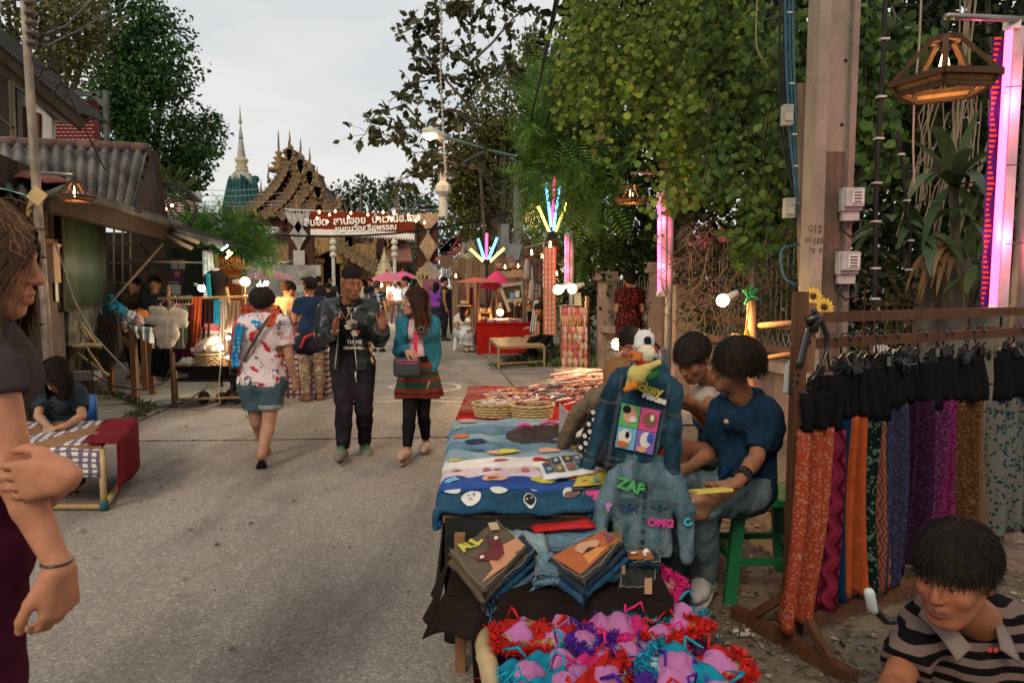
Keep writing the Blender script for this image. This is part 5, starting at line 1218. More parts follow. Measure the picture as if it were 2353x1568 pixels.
for i in range(-6,n):
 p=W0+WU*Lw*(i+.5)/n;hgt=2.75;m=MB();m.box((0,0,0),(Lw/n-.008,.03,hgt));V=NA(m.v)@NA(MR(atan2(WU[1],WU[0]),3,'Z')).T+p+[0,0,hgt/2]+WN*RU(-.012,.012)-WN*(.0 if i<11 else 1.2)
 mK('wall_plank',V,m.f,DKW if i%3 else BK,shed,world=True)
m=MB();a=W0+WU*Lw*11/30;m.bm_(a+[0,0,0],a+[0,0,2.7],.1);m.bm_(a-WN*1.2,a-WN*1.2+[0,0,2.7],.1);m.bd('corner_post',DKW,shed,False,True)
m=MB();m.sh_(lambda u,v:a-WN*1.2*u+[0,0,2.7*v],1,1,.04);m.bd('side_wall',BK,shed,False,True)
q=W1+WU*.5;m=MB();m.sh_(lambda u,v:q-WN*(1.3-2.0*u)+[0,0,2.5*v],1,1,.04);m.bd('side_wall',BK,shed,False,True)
gm_=MB();A,B,C_,D_=hitw(141,463,.08),hitw(241,500,.08),hitw(243,692,.08),hitw(147,707,.08)
gm_.sh_(lambda u,v:(A*(1-u)+B*u)*(1-v)+(D_*(1-u)+C_*u)*v+WN*.018*sin(u*2*pi*26),208,1,.006)
b=NB('green corrugated panel');co=b.coord('World');f=b.noise(b.coord('World',(1,1,.3)),2.2,4);col=b.ramp(f,[(.35,(.05,.06,.035)),(.6,(.075,.11,.05)),(.75,(.04,.13,.045))]);gmm=b.fin(col,.45,0,.5);gm_.bd('green_panel',gmm,shed,True,True)
m=MB();m.bm_(hitw(145,712,.1),hitw(246,696,.1),.05);m.bm_(hitw(139,462,.1),hitw(145,712,.1),.04);m.bd('panel_frame',DKW,shed,False,True)
m=MB();A,B,C_,D_=hitw(147,716,.03),hitw(244,700,.03),hitw(244,770,.03),hitw(147,795,.03);m.sh_(lambda u,v:(A*(1-u)+B*u)*(1-v)+(D_*(1-u)+C_*u)*v,1,1,.05);m.bd('stained_skirting',pN((.1,.085,.065),.9,.7,6),shed,False,True)
for x in(262,282,300,340,356):m=MB();m.tb_([hitw(x,520,-.3),hitw(x,710,-.3)],.018,6);m.bd('window_bar',GRW,shed,True,True)
for y in(560,604,650):m=MB();m.tb_([hitw(252,y,-.3),hitw(330,y,-.3)],.015,6);m.bd('window_bar',GRW,shed,True,True)
for i in range(5):m=MB();m.bm_(hitw(104,590+i*0,.04)+[0,0,-.14*i+.15],hitw(133,590,.04)+[0,0,-.14*i+.15],.02,.1);m.bd('slat',wood((.2,.11,.06),4),shed,False,True)
door=tH('door','dark brown plank door plastered with paper slips behind the post','door',hitw(120,800,.05)*[1,1,0]);m=MB();A,B=hitw(108,600,.06),hitw(140,600,.06);m.sh_(lambda u,v:(A*(1-u)+B*u)*[1,1,0]+[0,0,1.95*v],1,1,.04);m.bd('leaf',pN((.11,.075,.055),.8,.4,3),door,False,True)
for x,y,w,h,c in((122,632,.06,.12,(.5,.3,.15)),(127,632,.1,.04,(.5,.48,.45)),(130,666,.08,.26,(.6,.58,.54))):
 p=hitw(x,y,.085);m=MB();m.box((0,0,0),(w,.006,h));V=NA(m.v)@NA(MR(atan2(WU[1],WU[0]),3,'Z')).T+p;mK('paper_slip',V,m.f,pN(c,.8),door,world=True)
eb=tH('junction_box','pale tan electricity box on the door beside the post','electrical box',hitw(119,605,.12));m=MB();m.box((0,0,0),(.2,.1,.42),atan2(WU[1],WU[0]));m.bd('case',pN((.42,.27,.16),.7,.15),eb);m=MB();m.box((0,0,.2),(.23,.13,.03),atan2(WU[1],WU[0]));m.bd('lid',pN((.42,.27,.16),.7,.15),eb)
aw=tH('stall_awning','dark sloping awning with ragged edge over the clothes stall on the left','awning',(-4.6,9.5,0));A,B,C_,D_=at(372,522,10.3),at(512,563,9.3),at(560,566,11.4),at(400,510,12.6)
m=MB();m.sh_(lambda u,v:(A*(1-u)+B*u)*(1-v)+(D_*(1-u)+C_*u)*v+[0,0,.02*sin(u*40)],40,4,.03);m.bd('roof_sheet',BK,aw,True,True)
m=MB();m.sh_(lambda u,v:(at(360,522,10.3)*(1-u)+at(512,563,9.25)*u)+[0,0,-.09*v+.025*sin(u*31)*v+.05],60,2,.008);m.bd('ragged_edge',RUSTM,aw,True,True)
for p,q,r_ in((at(374,560,9.9),at(250,700,9.3),.02),(at(374,540,9.9),at(440,570,9.6),.03),(at(372,530,10.2),at(455,556,9.5),.03),(at(290,600,10),at(470,603,10),.015)):m=MB();m.tb_([p,q],r_,7);m.bd('brace',wood((.25,.19,.13),4),aw,True,True)
m=MB();p=at(477,575,9.9);m.bm_(p*[1,1,0],p,.11);m.bd('post',pN((.28,.27,.25),.8,.3,5),aw,False,True)
m=MB()
for x in(490,499):p=at(x,580,10);m.tb_([p*[1,1,0],p],.02,6)
m.bd('thin_posts',GRW,aw,True,True)['kind']='stuff'
m=MB();m.sh_(lambda u,v:at(385,570,11.6)*(1-u)+at(478,570,11.2)*u-[0,0,2.1*v],1,1,.04);m.solo('board',pN((.02,.03,.018),.7,.4,3),'dark green board closing the back of the clothes stall','board')
po=tH('poster','purple poster with small house pictures hanging in the dark stall','poster',at(408,625,11));m=MB();A=at(391,593,11);B=at(427,593,11)
m.sh_(lambda u,v:A*(1-u)+B*u+[-.09*v,0,-.62*v],2,6,.004);m.bd('sheet',pN((.07,.03,.05),.7),po,False,True)
for i,(x,z,w,h,c)in enumerate(((.07,-.1,.1,.14,(.3,.27,.25)),(.19,-.1,.1,.14,(.3,.27,.25)),(.11,-.25,.08,.08,(.3,.12,.12)),(.05,-.5,.2,.15,(.32,.3,.26)),(.05,-.38,.16,.02,(.3,.25,.25)),(.04,-.42,.16,.015,(.3,.25,.25)))):m=MB();m.box(A+[x,-.012,z],(w,.006,h));m.bd('printed_picture',pN(c,.7),po,False,True)
def dp(name,lb_,cat,pts,mat,gr_=None,nu=14,nv=10,fo_=.02,parent=None,thick=.006,seed=0):
 """A cloth hanging between a top edge and a bottom edge (both polylines of world points)."""
 T_,B_=(NA(q,float)for q in pts)
 def fn(u,v):
  a=NA([np.interp(u*(len(T_)-1),range(len(T_)),T_[:,k])for k in range(3)]);b=NA([np.interp(u*(len(B_)-1),range(len(B_)),B_[:,k])for k in range(3)])
  return a+(b-a)*v+NA([0,1,0])*fo_*(sin(u*19+seed)+.6*sin(u*37+seed*2+v*3))*(.3+.7*v)
 m=MB();m.sh_(fn,nu*3,nv,thick)
 if parent is not None:return m.bd(name,mat,parent,True,True)
 return m.solo(name,mat,lb_,cat,gr_,True)
dp('hanging_cloth','grey and white cloth hung on the awning post','cloth',([at(466,575,9.8),at(488,580,9.8)],[at(470,640,9.8),at(496,655,9.8)]),cl_((.34,.38,.4),(.55,.55,.53),'blot',12),fo_=.03)
dp('hanging_cloth','olive green cloth hung beside the awning post','cloth',([at(486,578,9.9),at(500,582,9.9)],[at(488,625,9.9),at(502,628,9.9)]),cl_((.1,.12,.05)),fo_=.02)
up=tH('upper_house','white walled upper storey under a steep shingled roof at the top left','house',(-9,12,0));D=12
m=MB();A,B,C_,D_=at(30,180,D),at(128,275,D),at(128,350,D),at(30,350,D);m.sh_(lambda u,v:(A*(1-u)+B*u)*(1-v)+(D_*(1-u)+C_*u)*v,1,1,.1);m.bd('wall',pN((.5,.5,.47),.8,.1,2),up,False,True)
m=MB();A,B,C_,D_=at(56,245,D-.1),at(95,262,D-.1),at(95,350,D-.1),at(58,350,D-.1);m.sh_(lambda u,v:(A*(1-u)+B*u)*(1-v)+(D_*(1-u)+C_*u)*v,1,1,.05);m.bd('shutter',wood((.11,.045,.028),4),up,False,True)
m=MB();A,B,C_=at(22,192,D-.3),at(195,292,D-.9),at(128,278,D+.2);m.add([A,B,C_,at(90,205,D-.9)],[(0,3,1),(0,1,2)]);m.bd('soffit',pN((.22,.21,.19),.8,.3,3),up,False,True)
ra,rb=at(-60,62,D-1.5),at(197,285,D-1.0);rc_,rd=at(-60,-40,D+2),at(10,10,D+2);Lr=np.linalg.norm(rb-ra);ud=(rb-ra)/Lr
m=MB();m.bm_(ra,rb,.06,.22);m.bd('fascia',DKW,up,False,True);m=MB();m.bm_(at(-60,110,D-1.2),at(190,290,D-.8),.05,.16);m.bd('rafter',DKW,up,False,True)
m=MB();m.add([ra,rb,at(130,270,D+.4),at(-60,120,D+1.5)],[(0,1,2,3)]);m.bd('eave_lining',BK,up,False,True)
for i in range(46):
 t=i/46;p=ra+(rb-ra)*t+[0,0,.13];
 m=MB();s_=.14+.03*RR0();m.box((0,0,0),(s_,.8,.035),0,0,R(35));V=NA(m.v)+p+[.03,.2,0];mK('shingle',V,m.f,pN((.06,.06,.055),.9,.4,6),up,world=True)
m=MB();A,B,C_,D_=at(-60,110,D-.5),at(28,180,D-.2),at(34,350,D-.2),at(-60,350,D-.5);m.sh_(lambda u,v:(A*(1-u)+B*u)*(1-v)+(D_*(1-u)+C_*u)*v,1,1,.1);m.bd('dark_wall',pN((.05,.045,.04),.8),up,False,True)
for x,y0,y1 in((24,185,345),(32,180,345)):m=MB();m.bm_(at(x,y0,D-.35),at(x+6,y1,D-.35),.05);m.bd('corner_board',GRW,up,False,True)
m=MB();m.bm_(at(-10,260,D-.4),at(28,292,D-.4),.03);m.bd('brace',GRW,up,False,True)
pk=tH('screen_wall','pink honeycomb screen wall with grey frame behind the upper house','wall',(X(180,15),15,2));D=15;x0,x1,z0,z1=X(112,D),X(242,D),Z(350,D),Z(226,D);PKM=pN((.42,.16,.14),.8,.2,3)
me=None;rw=.105;nr=int((z1-z0)/.075);ncl=int((x1-x0)/rw)
m=MB();m.box(((x0+x1)/2,D+.12,(z0+z1)/2),(x1-x0,.04,z1-z0));m.bd('backing',pN((.12,.035,.035),.9),pk,False,True)
m=MB();cnt=0
for r_ in range(nr):
 for c in range(ncl):
  x=x0+rw*(c+.5+(.5 if r_%2 else 0));z=z0+.075*(r_+.5)
  if x>x1-.03 or z>z1+(x-x1)*-.0-max(0,(x-X(205,D)))*.5:continue
  m.add([(x-.055,D,z),(x-.02,D,z+.03),(x+.02,D,z+.03),(x+.055,D,z),(x+.02,D+.04,z-.012),(x-.02,D+.04,z-.012)],[(0,3,2,1),(0,5,4,3)])
m.bd('screen_blocks',PKM,pk,False,True)['kind']='stuff'
for p,q in((at(140,213,D-.1),at(212,217,D-.1)),(at(212,217,D-.1),at(232,216,D-.1)),(at(215,218,D-.1),at(243,246,D-.1)),(at(243,208,D-.1),at(246,352,D-.1))):m=MB();m.bm_(p,q,.08,.1);m.bd('frame',pN((.1,.105,.1),.85,.4,4),pk,False,True)
dish=tH('satellite_dish','black mesh satellite dish leaning behind the shed gable','satellite dish',at(372,470,13));c=at(380,478,13)
def dfn(u,v):a=u*2*pi;r=.52*v;p=NA([r*cos(a),-.18*(1-v*v)+0,r*sin(a)]);return NA(MR(R(-30),3,'Y')@MR(R(35),3,'Z'))@p+c
m=MB();m.tb_([dfn(k/24,1)for k in range(25)],.02,5)
for k in range(12):m.tb_([dfn(k/12,t)for t in(.05,.4,.7,1)],.009,4)
for r_ in(.35,.55,.75,.9):m.tb_([dfn(k/24,r_)for k in range(25)],.005,4)
m.bd('mesh_bowl',BLK,dish,False,True);m=MB();m.tb_([dfn(0,1),dfn(0,0)+[.1,-.4,.1],dfn(.5,1)],.012,5);m.tb_([c,c+[0,.1,-1.5]],.03,6);m.bd('mount',BLK,dish,True,True)
m=MB()
rt=tH('red_roof','red and white striped tin roof behind the satellite dish','roof',at(400,500,18));m.sh_(lambda u,v:at(350,458,20)*(1-u)*(1-v)+at(460,455,20)*u*(1-v)+at(350,530,16)*(1-u)*v+at(440,540,16)*u*v,1,1,.05)
b=NB('striped tin');z_s=b.sep(b.coord('World'))[2];col=b.ramp(b.math('FRACT',b.math('MULTIPLY',z_s,9)),[(.0,(.2,.045,.04)),(.6,(.45,.35,.32))],'CONSTANT');m.bd('tin_sheet',b.fin(col,.6),rt,False,True)
m=MB();m.bm_(at(348,455,20),at(462,452,20),.12,.25);m.bd('flashing',pN((.42,.47,.5),.5),rt,False,True)
m=MB();m.box((X(440,19),19,Z(480,19)/2),(1.6,.1,Z(480,19)-.2));m.bd('wall',pN((.3,.27,.24),.9),rt,False,True)
sg=tH('signboard','orange brown signboard with yellow Thai writing beside the mannequin','sign',at(520,640,12.5));m=MB();A,B=at(493,588,12.5),at(553,590,12.5);m.sh_(lambda u,v:A*(1-u)+B*u-[0,0,.9*v],1,1,.05);m.bd('board',pN((.3,.085,.025),.6,.3,4),sg,False,True)
YEL=pN((.55,.33,.08),.6)
for s,y,sz in(('สุพรรณ',602,.2),('วัดศรีเมือง จ. เชียงใหม่',615,.09),('ยินดีต้อนรับ',634,.09)):p=at(523,y,12.44);text(s,sz,YEL,sg,NA(MT(Ve(p)-Ve(sg.location))@MR(R(90),4,'X')),bold=.003)
pbd=tH('plank_wall','weathered pale plank wall behind the pink parasol','wall',at(600,630,20));
for i in range(5):m=MB();m.box(((X(556,20)+X(636,20))/2+RU(-.04,.04),20+RU(-.02,.02),Z(604+8*i,20)),(X(636,20)-X(556,20),.05,.095));m.bd('plank',wood((.34,.3,.25),3,.9,'X'),pbd,False,True)
m=MB();m.box((X(596,20.2),20.3,.6),(1.2,.1,1.3));m.bd('lower_wall',pN((.36,.34,.3),.9,.5,3,dirt=(.12,.1,.08)),pbd,False,True)
m=MB();m.box((X(600,24),24,1.1),(4.2,.15,2.2));m.solo('wall',pN((.42,.4,.36),.9,.3,3,dirt=(.18,.16,.13)),'stained white wall left of the gateway','wall')
wc=tH('small_gate','white barred gate leaf left of the gateway pillar','gate',at(652,650,33));
for k in range(7):m=MB();m.tb_([(X(640+4*k,33),33,0),(X(640+4*k,33),33,2.4)],.03,5);m.bd('bar',pN((.6,.65,.66),.6),wc,False,True)
m=MB();m.box((X(652,33),33,2.4),(.7,.08,.1));m.bd('rail',pN((.6,.65,.66),.6),wc,False,True)
def parasol(lb_,c,r,h,col,pole_=None,seg=16,gr_='parasols',sag=.0):
 t=tH('parasol',lb_,'parasol',(c[0],c[1],0),0,gr_);z=c[2];m=MB();V=[(0,0,z)];n=seg
 for ring in(.5,1.0):
  for k in range(n):a=2*pi*k/n;V.append((r*ring*cos(a),r*ring*sin(a),z-h*ring**1.25))
 Fc=[(0,1+k,1+(k+1)%n)for k in range(n)]+[(1+k,1+n+k,1+n+(k+1)%n,1+(k+1)%n)for k in range(n)];m.add(V,Fc);m.bd('canopy',col,t)
 for k in range(n):a=2*pi*k/n;m=MB();m.tb_([(0,0,z-.04),(r*cos(a),r*sin(a),z-h-.015)],.008,4);m.bd('rib',wood((.3,.15,.08),4),t)
 m=MB();m.tb_([(0,0,0),(0,0,z+.06)],.02,6);m.la_([(.05,z),(.04,z+.05),(.01,z+.1)],8);m.bd('pole',wood((.22,.1,.06),4),t,True);return t
def paper(c):return pN(c,.7,.12,4,bump=.1)
parasol('pale pink paper parasol over the stall left of the gateway',at(617,616,16),.62,.24,paper((.55,.24,.27)))
parasol('deep pink paper parasol just right of the temple porch',at(888,624,26),.75,.35,paper((.6,.16,.24)));parasol('second pink paper parasol partly behind the right lantern',at(925,622,28),.7,.3,paper((.6,.12,.22)))
parasol('flat coral red parasol above the white hatted seller',at(1097,636,15),.5,.12,paper((.55,.13,.08)));
parasol('bright pink parasol tipped behind the glass frame',at(1140,620,15.5),.42,.42,paper((.65,.05,.16)))
u_=tH('parasol','faded dark red market umbrella over the woman at the near left','parasol',(X(70,7.4),7.4,0),0,'parasols');m=MB();cz=Z(392,7.4)
m.sh_(lambda u,v:(.55*v*cos(u*6.283),.55*v*sin(u*6.283),cz-.16*v*v-.02*sin(u*6.283*8)*v),32,5,.006);m.bd('canopy',paper((.17,.055,.045)),u_,True);m=MB();m.tb_([(0,0,0),(0,0,cz)],.018,6);m.bd('pole',GRW,u_,True)
m=MB();m.sh_(lambda u,v:at(-40+120*u,425+30*u-4*sin(u*3),6+v*.8),8,2,.01);m.solo('tarpaulin',cl_((.05,.3,.25),(.4,.5,.48),'blot',6),'green and white tarpaulin edge under the dark red umbrella','tarpaulin',sm_=True)
ps=tH('utility_post','thin weathered metal post with wire coils at its top on the left','pole',(X(103,6.2),6.2,0));lx=X(97,6.2)-X(103,6.2)
m=MB();m.tb_([(.02,0,0),(0,0,1.3),(lx*.7,0,2.6),(lx*1.1,0,4.1)],[.042,.04,.036,.032],10);m.la_([(.04,0),(.03,.05),(.005,.08)],8,(lx*1.1,0,4.1));m.bd('shaft',pN((.3,.25,.2),.7,.5,9,.2,dirt=(.2,.16,.12)),ps,True)
for k in range(5):m=MB();m.la_([(.02,-.025),(.05,-.015),(.05,.015),(.02,.025)],8,(lx+.07,-.03,3.95-k*.085));m.bd('insulator',pN((.12,.09,.08),.4),ps,True)
for k,(dx,dz,r_)in enumerate(((.16,3.75,.14),(.24,3.6,.17),(.14,3.5,.12),(.25,3.45,.09),(.18,3.3,.13),(.28,3.2,.08))):m=MB();m.tb_([(lx+dx+r_*cos(a)*.8,.02*sin(3*a),dz+r_*sin(a)*.8)for a in LS(0,7.5,26)],.006,4,False);m.bd('wire_coil',BLK,ps)
for pts in([at(97,80,6.2),at(150,60,8),at(230,-20,13)],[at(97,110,6.2),at(180,70,9),at(310,-10,14)],[at(100,120,6.2),at(150,200,7),at(230,370,9),at(330,540,10.5)]):m=MB();m.tb_(pts,.010,4,False);m.bd('wire',BLK,ps,True,True)
for z in(1.15,1.75,2.0,2.35):m=MB();m.la_([(.043,-.008),(.045,0),(.043,.008)],10,(lx*.4*z/2,0,z));m.bd('binding',BLK,ps,True)
def wL(lb_,c,w,arm=None,power=25,lit=True,sides=5,rot=0.0):
 """Hanging frustum lantern of timber laths with a bare bulb."""
 t=tH('wooden_lamp',lb_,'lamp',c,rot,'wooden frame lamps');H_=w*.42;WD_=wood((.075,.042,.024),4);top_r=w*.13;bot=w*.5;low=w*.42
 pt=lambda r,k,z:NA([r*cos(2*pi*k/sides+.3),r*sin(2*pi*k/sides+.3),z]);th=w*.055
 for k in range(sides):
  m=MB();m.bm_(pt(top_r,k,0),pt(bot,k,-H_),th,th*.8);m.bd('rib',WD_,t)
  m=MB();m.bm_(pt(bot,k,-H_),pt(bot,k+1,-H_),th,th*1.1);m.bd('hoop_lath',WD_,t);m=MB();m.bm_(pt(bot*.93,k,-H_-.01),pt(low,k,-H_*1.24),th*.8);m.bd('lower_rib',WD_,t)
  m=MB();m.bm_(pt(low,k,-H_*1.24),pt(low,k+1,-H_*1.24),th,th*.8);m.bd('bottom_lath',WD_,t);m=MB();m.bm_(pt(top_r,k,0),pt(top_r,k+1,0),th);m.bd('top_lath',WD_,t)
  m=MB();a,b_,c2,d2=pt(bot*.93,k,-H_-.012),pt(bot*.93,k+1,-H_-.012),pt(low,k+1,-H_*1.22),pt(low,k,-H_*1.22);m.sh_(lambda u,v:(a*(1-u)+b_*u)*(1-v)+(d2*(1-u)+c2*u)*v,1,1,.004);m.bd('lower_board',wood((.3,.15,.06),4),t)  # boards coloured lighter and more orange than the frame: bulb glow painted in
 m=MB();m.tb_([(0,0,.0),(0,0,-H_*.25)],w*.05,8);m.tb_([(0,0,.0),(.01,0,w*.25)],.006,5);m.bd('socket',BLK,t,True)
 m=MB();m.la_([(.001,-H_*1.05),(w*.05,-H_*.95),(w*.055,-H_*.7),(w*.035,-H_*.45),(w*.02,-H_*.25)],10);m.bd('bulb',glow((1,.6,.25),16),t,True)
 lamp_light(NS(c)+[0,0,-H_*.8],power,(1,.55,.22),w*.06,t)
 if arm is not None:m=MB();m.tb_(arm,.018,6);m.bd('arm',metal((.25,.22,.2)),t,True,True)
 return t
wL('wooden lath lamp glowing beside the thin post on the left',at(172,418,5.7),.29,[at(96,398,6.1),at(168,402,5.7)],14)
sq=tH('woven_ornament','square woven cane ornament tied to the thin post','ornament',at(85,450,6));m=MB();m.box((0,0,0),(.13,.015,.13),0,0,R(40));m.bd('mat',pN((.45,.33,.16),.8),sq)
m=MB()
for k in range(9):m.tb_([(-.06+.01*k,0,-.02),(-.09,-.01,-.12),(-.10+.006*k,0,-.2+.01*k)],.004,4)
m.bd('cane_tassel',pN((.4,.28,.13),.8),sq)
#things under the left wall
CANE=pN((.42,.3,.14),.6,.3,7,bump=.2);OAK=wood((.24,.12,.06),5)
ch=tH('folding_chair','yellowish bamboo folding chair leaning before the green panel','chair',at(205,855,8.6)*[1,1,0]);D=8.5
for a,b_ in((((150,730),(245,865))),(((175,728),(200,775))),(((160,800),(250,862))),(((178,732),(230,800)))):m=MB();m.tb_([at(*a,D),at(*b_,D-.05)],.018,7);m.bd('frame_pole',CANE,ch,True,True)
m=MB();m.sh_(lambda u,v:at(147+30*u,727+20*v,D-.02+.02*sin(u*3.1)),4,2,.02);m.bd('backrest',CANE,ch,False,True);m=MB();m.sh_(lambda u,v:at(165+70*u,790+8*v,D-.1-.3*v),4,2,.02);m.bd('seat',CANE,ch,False,True)
pn=tH('leaning_screen','dark rotting slatted screen leaning beside the folding chair','screen',at(250,830,9)*[1,1,0])
for i in range(8):m=MB();m.bm_(at(205+9*i,735-i*4,9.2),at(245+5*i,868-9*i,8.7),.035,.015);m.bd('slat',DKW,pn,False,True)
for i in range(9):t=i/8;m=MB();m.bm_(at(207+38*t,740+122*t,9.15-.4*t),at(268+14*t,710+95*t,9.2-.4*t),.025,.015);m.bd('cross_slat',DKW,pn,False,True)
tb=tH('wooden_table','rough brown wooden table loaded with plastic bags','table',at(300,830,9.3)*[1,1,0]);zt=Z(757,9.2)
m=MB();m.bm_(at(240,757,9.6),at(325,757,9.2),.5,.04);m.bd('tabletop',OAK,tb,False,True);m=MB();m.bm_(at(240,766,9.3),at(325,768,8.95),.03,.1);m.bd('apron',OAK,tb,False,True)
for x,D in((250,9.4),(305,8.95),(330,9.6),(345,9.2)):m=MB();p=at(x,765,D);m.bm_(p*[1,1,0],p,.07);m.bd('leg',OAK,tb,False,True)
m=MB();m.bm_(at(280,775,9.0),at(303,800,8.95),.05);m.bd('brace',OAK,tb,False,True)
def bag(lb_,c,r,mat,cat='bag',seed=0,knot=True,name='bag',gr_=None):
 S=SD(NA(c)-max(r)*1.5,NA(c)+max(r)*1.7,max(r)/16);S.el(c,r,.02);
 if knot:S.rc(NA(c)+[0,0,r[2]*.8],NA(c)+[-.3*r[0],0,r[2]*1.35],r[0]*.35,r[0]*.12,.05)
 S.folds(max(r)*.16,(3/max(r),3/max(r),2/max(r)),seed);V,Fc=S.mesh();V=NA(V);cc=(V.min(0)+V.max(0))/2;cc[2]=V[:,2].min();o=mK(name,V-cc,Fc,mat,None,True);o.location=cc.tolist();return tag(o,lb_,cat,gr_)
bag('crumpled teal blue bag standing at the far end of the wooden table',at(262,722,9.5),(.17,.14,.2),pN((.02,.17,.24),.5,.3,8),seed=1);bag('dull red bundle behind the wooden table',at(254,752,9.4),(.17,.12,.1),pN((.24,.06,.045),.7),seed=2,knot=False)
bag('clear crumpled plastic bag on the wooden table',at(300,735,9.2),(.12,.1,.1),pN((.4,.38,.4),.25,.2,12,spec=.7),seed=3);bag('orange bag beside the clear plastic bag',at(322,725,9.4),(.11,.1,.09),pN((.45,.12,.03),.6),seed=4,knot=False)
bag('pinkish plastic bag at the near corner of the wooden table',at(318,738,9.1),(.07,.06,.07),pN((.45,.25,.22),.3,.2,12),seed=6)
m=MB();c=at(286,748,9.05);m.la_([(.03,-.05),(.04,.05),(.043,.055)],12,c);m.solo('plastic_cup',pN((.5,.4,.32),.3),'small clear plastic cup on the wooden table','cup',sm_=True)
dp('white_cloth','crumpled white cloth hanging over the wooden table corner','cloth',([at(296,748,9.0),at(348,752,9.0)],[at(312,772,8.95),at(352,790,8.95)]),cl_((.45,.44,.42)),fo_=.04)
m=MB();m.tb_([at(195,795,8.4),at(215,860,7.9),at(255,885,7.5),at(330,895,7.8),at(375,880,8.0),at(392,845,8.2)],.009,5);m.solo('cord',BLK,'thin black cord snaking over the pavement to the clothes stall','cord',sm_=True)
m=MB();m.tb_([at(128,560,7.2),at(170,690,7.6),at(215,770,8),at(290,850,8.0)],.008,5);m.solo('cord',pN((.35,.3,.25),.7),'pale cord slanting down in front of the green panel','cord',sm_=True)
m=MB();m.box(at(195,862,8.0),(.3,.15,.1));m.solo('concrete_block',CONC,'small concrete block on the pavement behind the seated girl','block')
#clothes stall on the left
def bulb(lb_,c,r=.04,power=20,col=(1,.6,.26),strength=28,d=(0,-.3,-1),gr_='bare bulbs over the stalls',body=(.45,.42,.38)):
 t=tH('light_bulb',lb_,'light bulb',c,0,gr_);d=NS(d,float);d/=np.linalg.norm(d);m=MB();m.sphere((0,0,0),r,10);m.bd('glass',glow(col,strength),t,True)
 m=MB();m.tb_([-d*r*.8,-d*r*1.3,-d*r*2.0,-d*r*2.8],[r*.75,r*.6,r*.55,r*.4],10);m.bd('socket',pN(body,.5),t,True)
 lamp_light(NS(c)+d*r*1.6,power,col,r,t);return t
cart=tH('market_table','low bamboo framed market table stacked with bags and baskets','table',at(470,930,8.4)*[1,1,0]);D=8.3
m=MB();m.bm_(at(395,838,D)+[0,.3,0],at(560,838,D)+[0,.3,0],.62,.03);m.bd('tabletop',wood((.3,.2,.11),4,.8,'X'),cart,False,True)
for x in(398,556):m=MB();p=at(x,832,D);m.tb_([p*[1,1,0],p+[0,0,.12]],.022,7);m.bd('leg',wood((.28,.17,.08),4),cart,True,True)
for x in(402,552):m=MB();p=at(x,832,D+.55);m.tb_([p*[1,1,0],p],.022,7);m.bd('leg',wood((.28,.17,.08),4),cart,True,True)
m=MB();m.tb_([at(395,918,D),at(560,912,D)],.016,7);m.bd('stretcher',wood((.3,.2,.11),4,.8,'X'),cart,True,True)
tr=tH('trolley','black flat trolley with rubber wheels under the market table','trolley',at(490,905,8.7)*[1,1,0]);m=MB();m.box(at(490,868,8.7),(.75,.4,.04));m.box(at(480,850,8.75),(.4,.3,.16));m.bd('platform',pN((.03,.03,.03),.6),tr,False,True)
for x,D in((468,8.55),(508,8.5),(530,8.75),(545,8.55)):
 c=at(x,895,D);c[2]=.085;m=MB();m.la_([(.03,-.02),(.075,-.022),(.082,0),(.075,.022),(.03,.02)],16,(0,0,0));V=NA(m.v)@NA(MR(R(90),3,'Y')@MR(R(30),3,'X')).T+c;w=mK('wheel',V,m.f,pN((.03,.03,.03),.7),tr,True,world=True)
 m=MB();m.tb_([c,c+[0,0,.1]],.015,5);m.sphere(c,.03,6);m.bd('hub',metal((.4,.4,.4)),w,True,False).location=tuple(-v for v in tr.location)
def basket(lb_,c,r0,r1,h,mat,name='basket',sx=1.0,sy=1.0,gr_=None,rows=6,n=24):
 t=tH(name,lb_,'basket',c,0,gr_);m=MB();m.la_([(r0*.97,.004),(r1*.96,h)],n,(0,0,0),sx,sy);m.bd('lining',pN((.12,.08,.045),.9),t)
 m=MB()
 for k in range(rows):
  z=h*(k+.5)/rows;r=r0+(r1-r0)*(k+.5)/rows
  m.tb_([(sx*(r+.006*sin(a*14+k*pi))*cos(a),sy*(r+.006*sin(a*14+k*pi))*sin(a),z)for a in LS(0,2*pi,n*2+1)],h/rows*.42,4,False)
 m.bd('woven_side',mat,t)['kind']='stuff'
 m=MB();m.tb_([(sx*r1*1.03*cos(a),sy*r1*1.03*sin(a),h)for a in LS(0,2*pi,n+1)],h*.07,6,False);m.bd('rim',mat,t,True);return t
CREAM=cl_((.5,.43,.33),(.42,.35,.26));basket('round wicker basket holding rolled white cloth on the market table',at(482,838,8.25),.13,.165,.14,wood((.38,.26,.13),6))
for p,q,r_,lb in((at(455,800,8.2),at(500,775,8.2),.055,'roll of cream cloth sticking out of the wicker basket'),(at(475,808,8.15),at(512,795,8.2),.045,'smaller roll of cream cloth low in the wicker basket')):m=MB();m.tb_([p,(p+q)/2,q],[r_,r_*1.1,r_*.9],12);m.solo('cloth_roll',CREAM,lb,'cloth',sm_=True)
m=MB();m.box(at(455,801,8.12),(.17,.02,.06),0,0,R(-10));m.solo('package',cl_((.45,.35,.33),(.2,.05,.05),'glyph',30),'small patterned packet lying against the cloth rolls','packet')
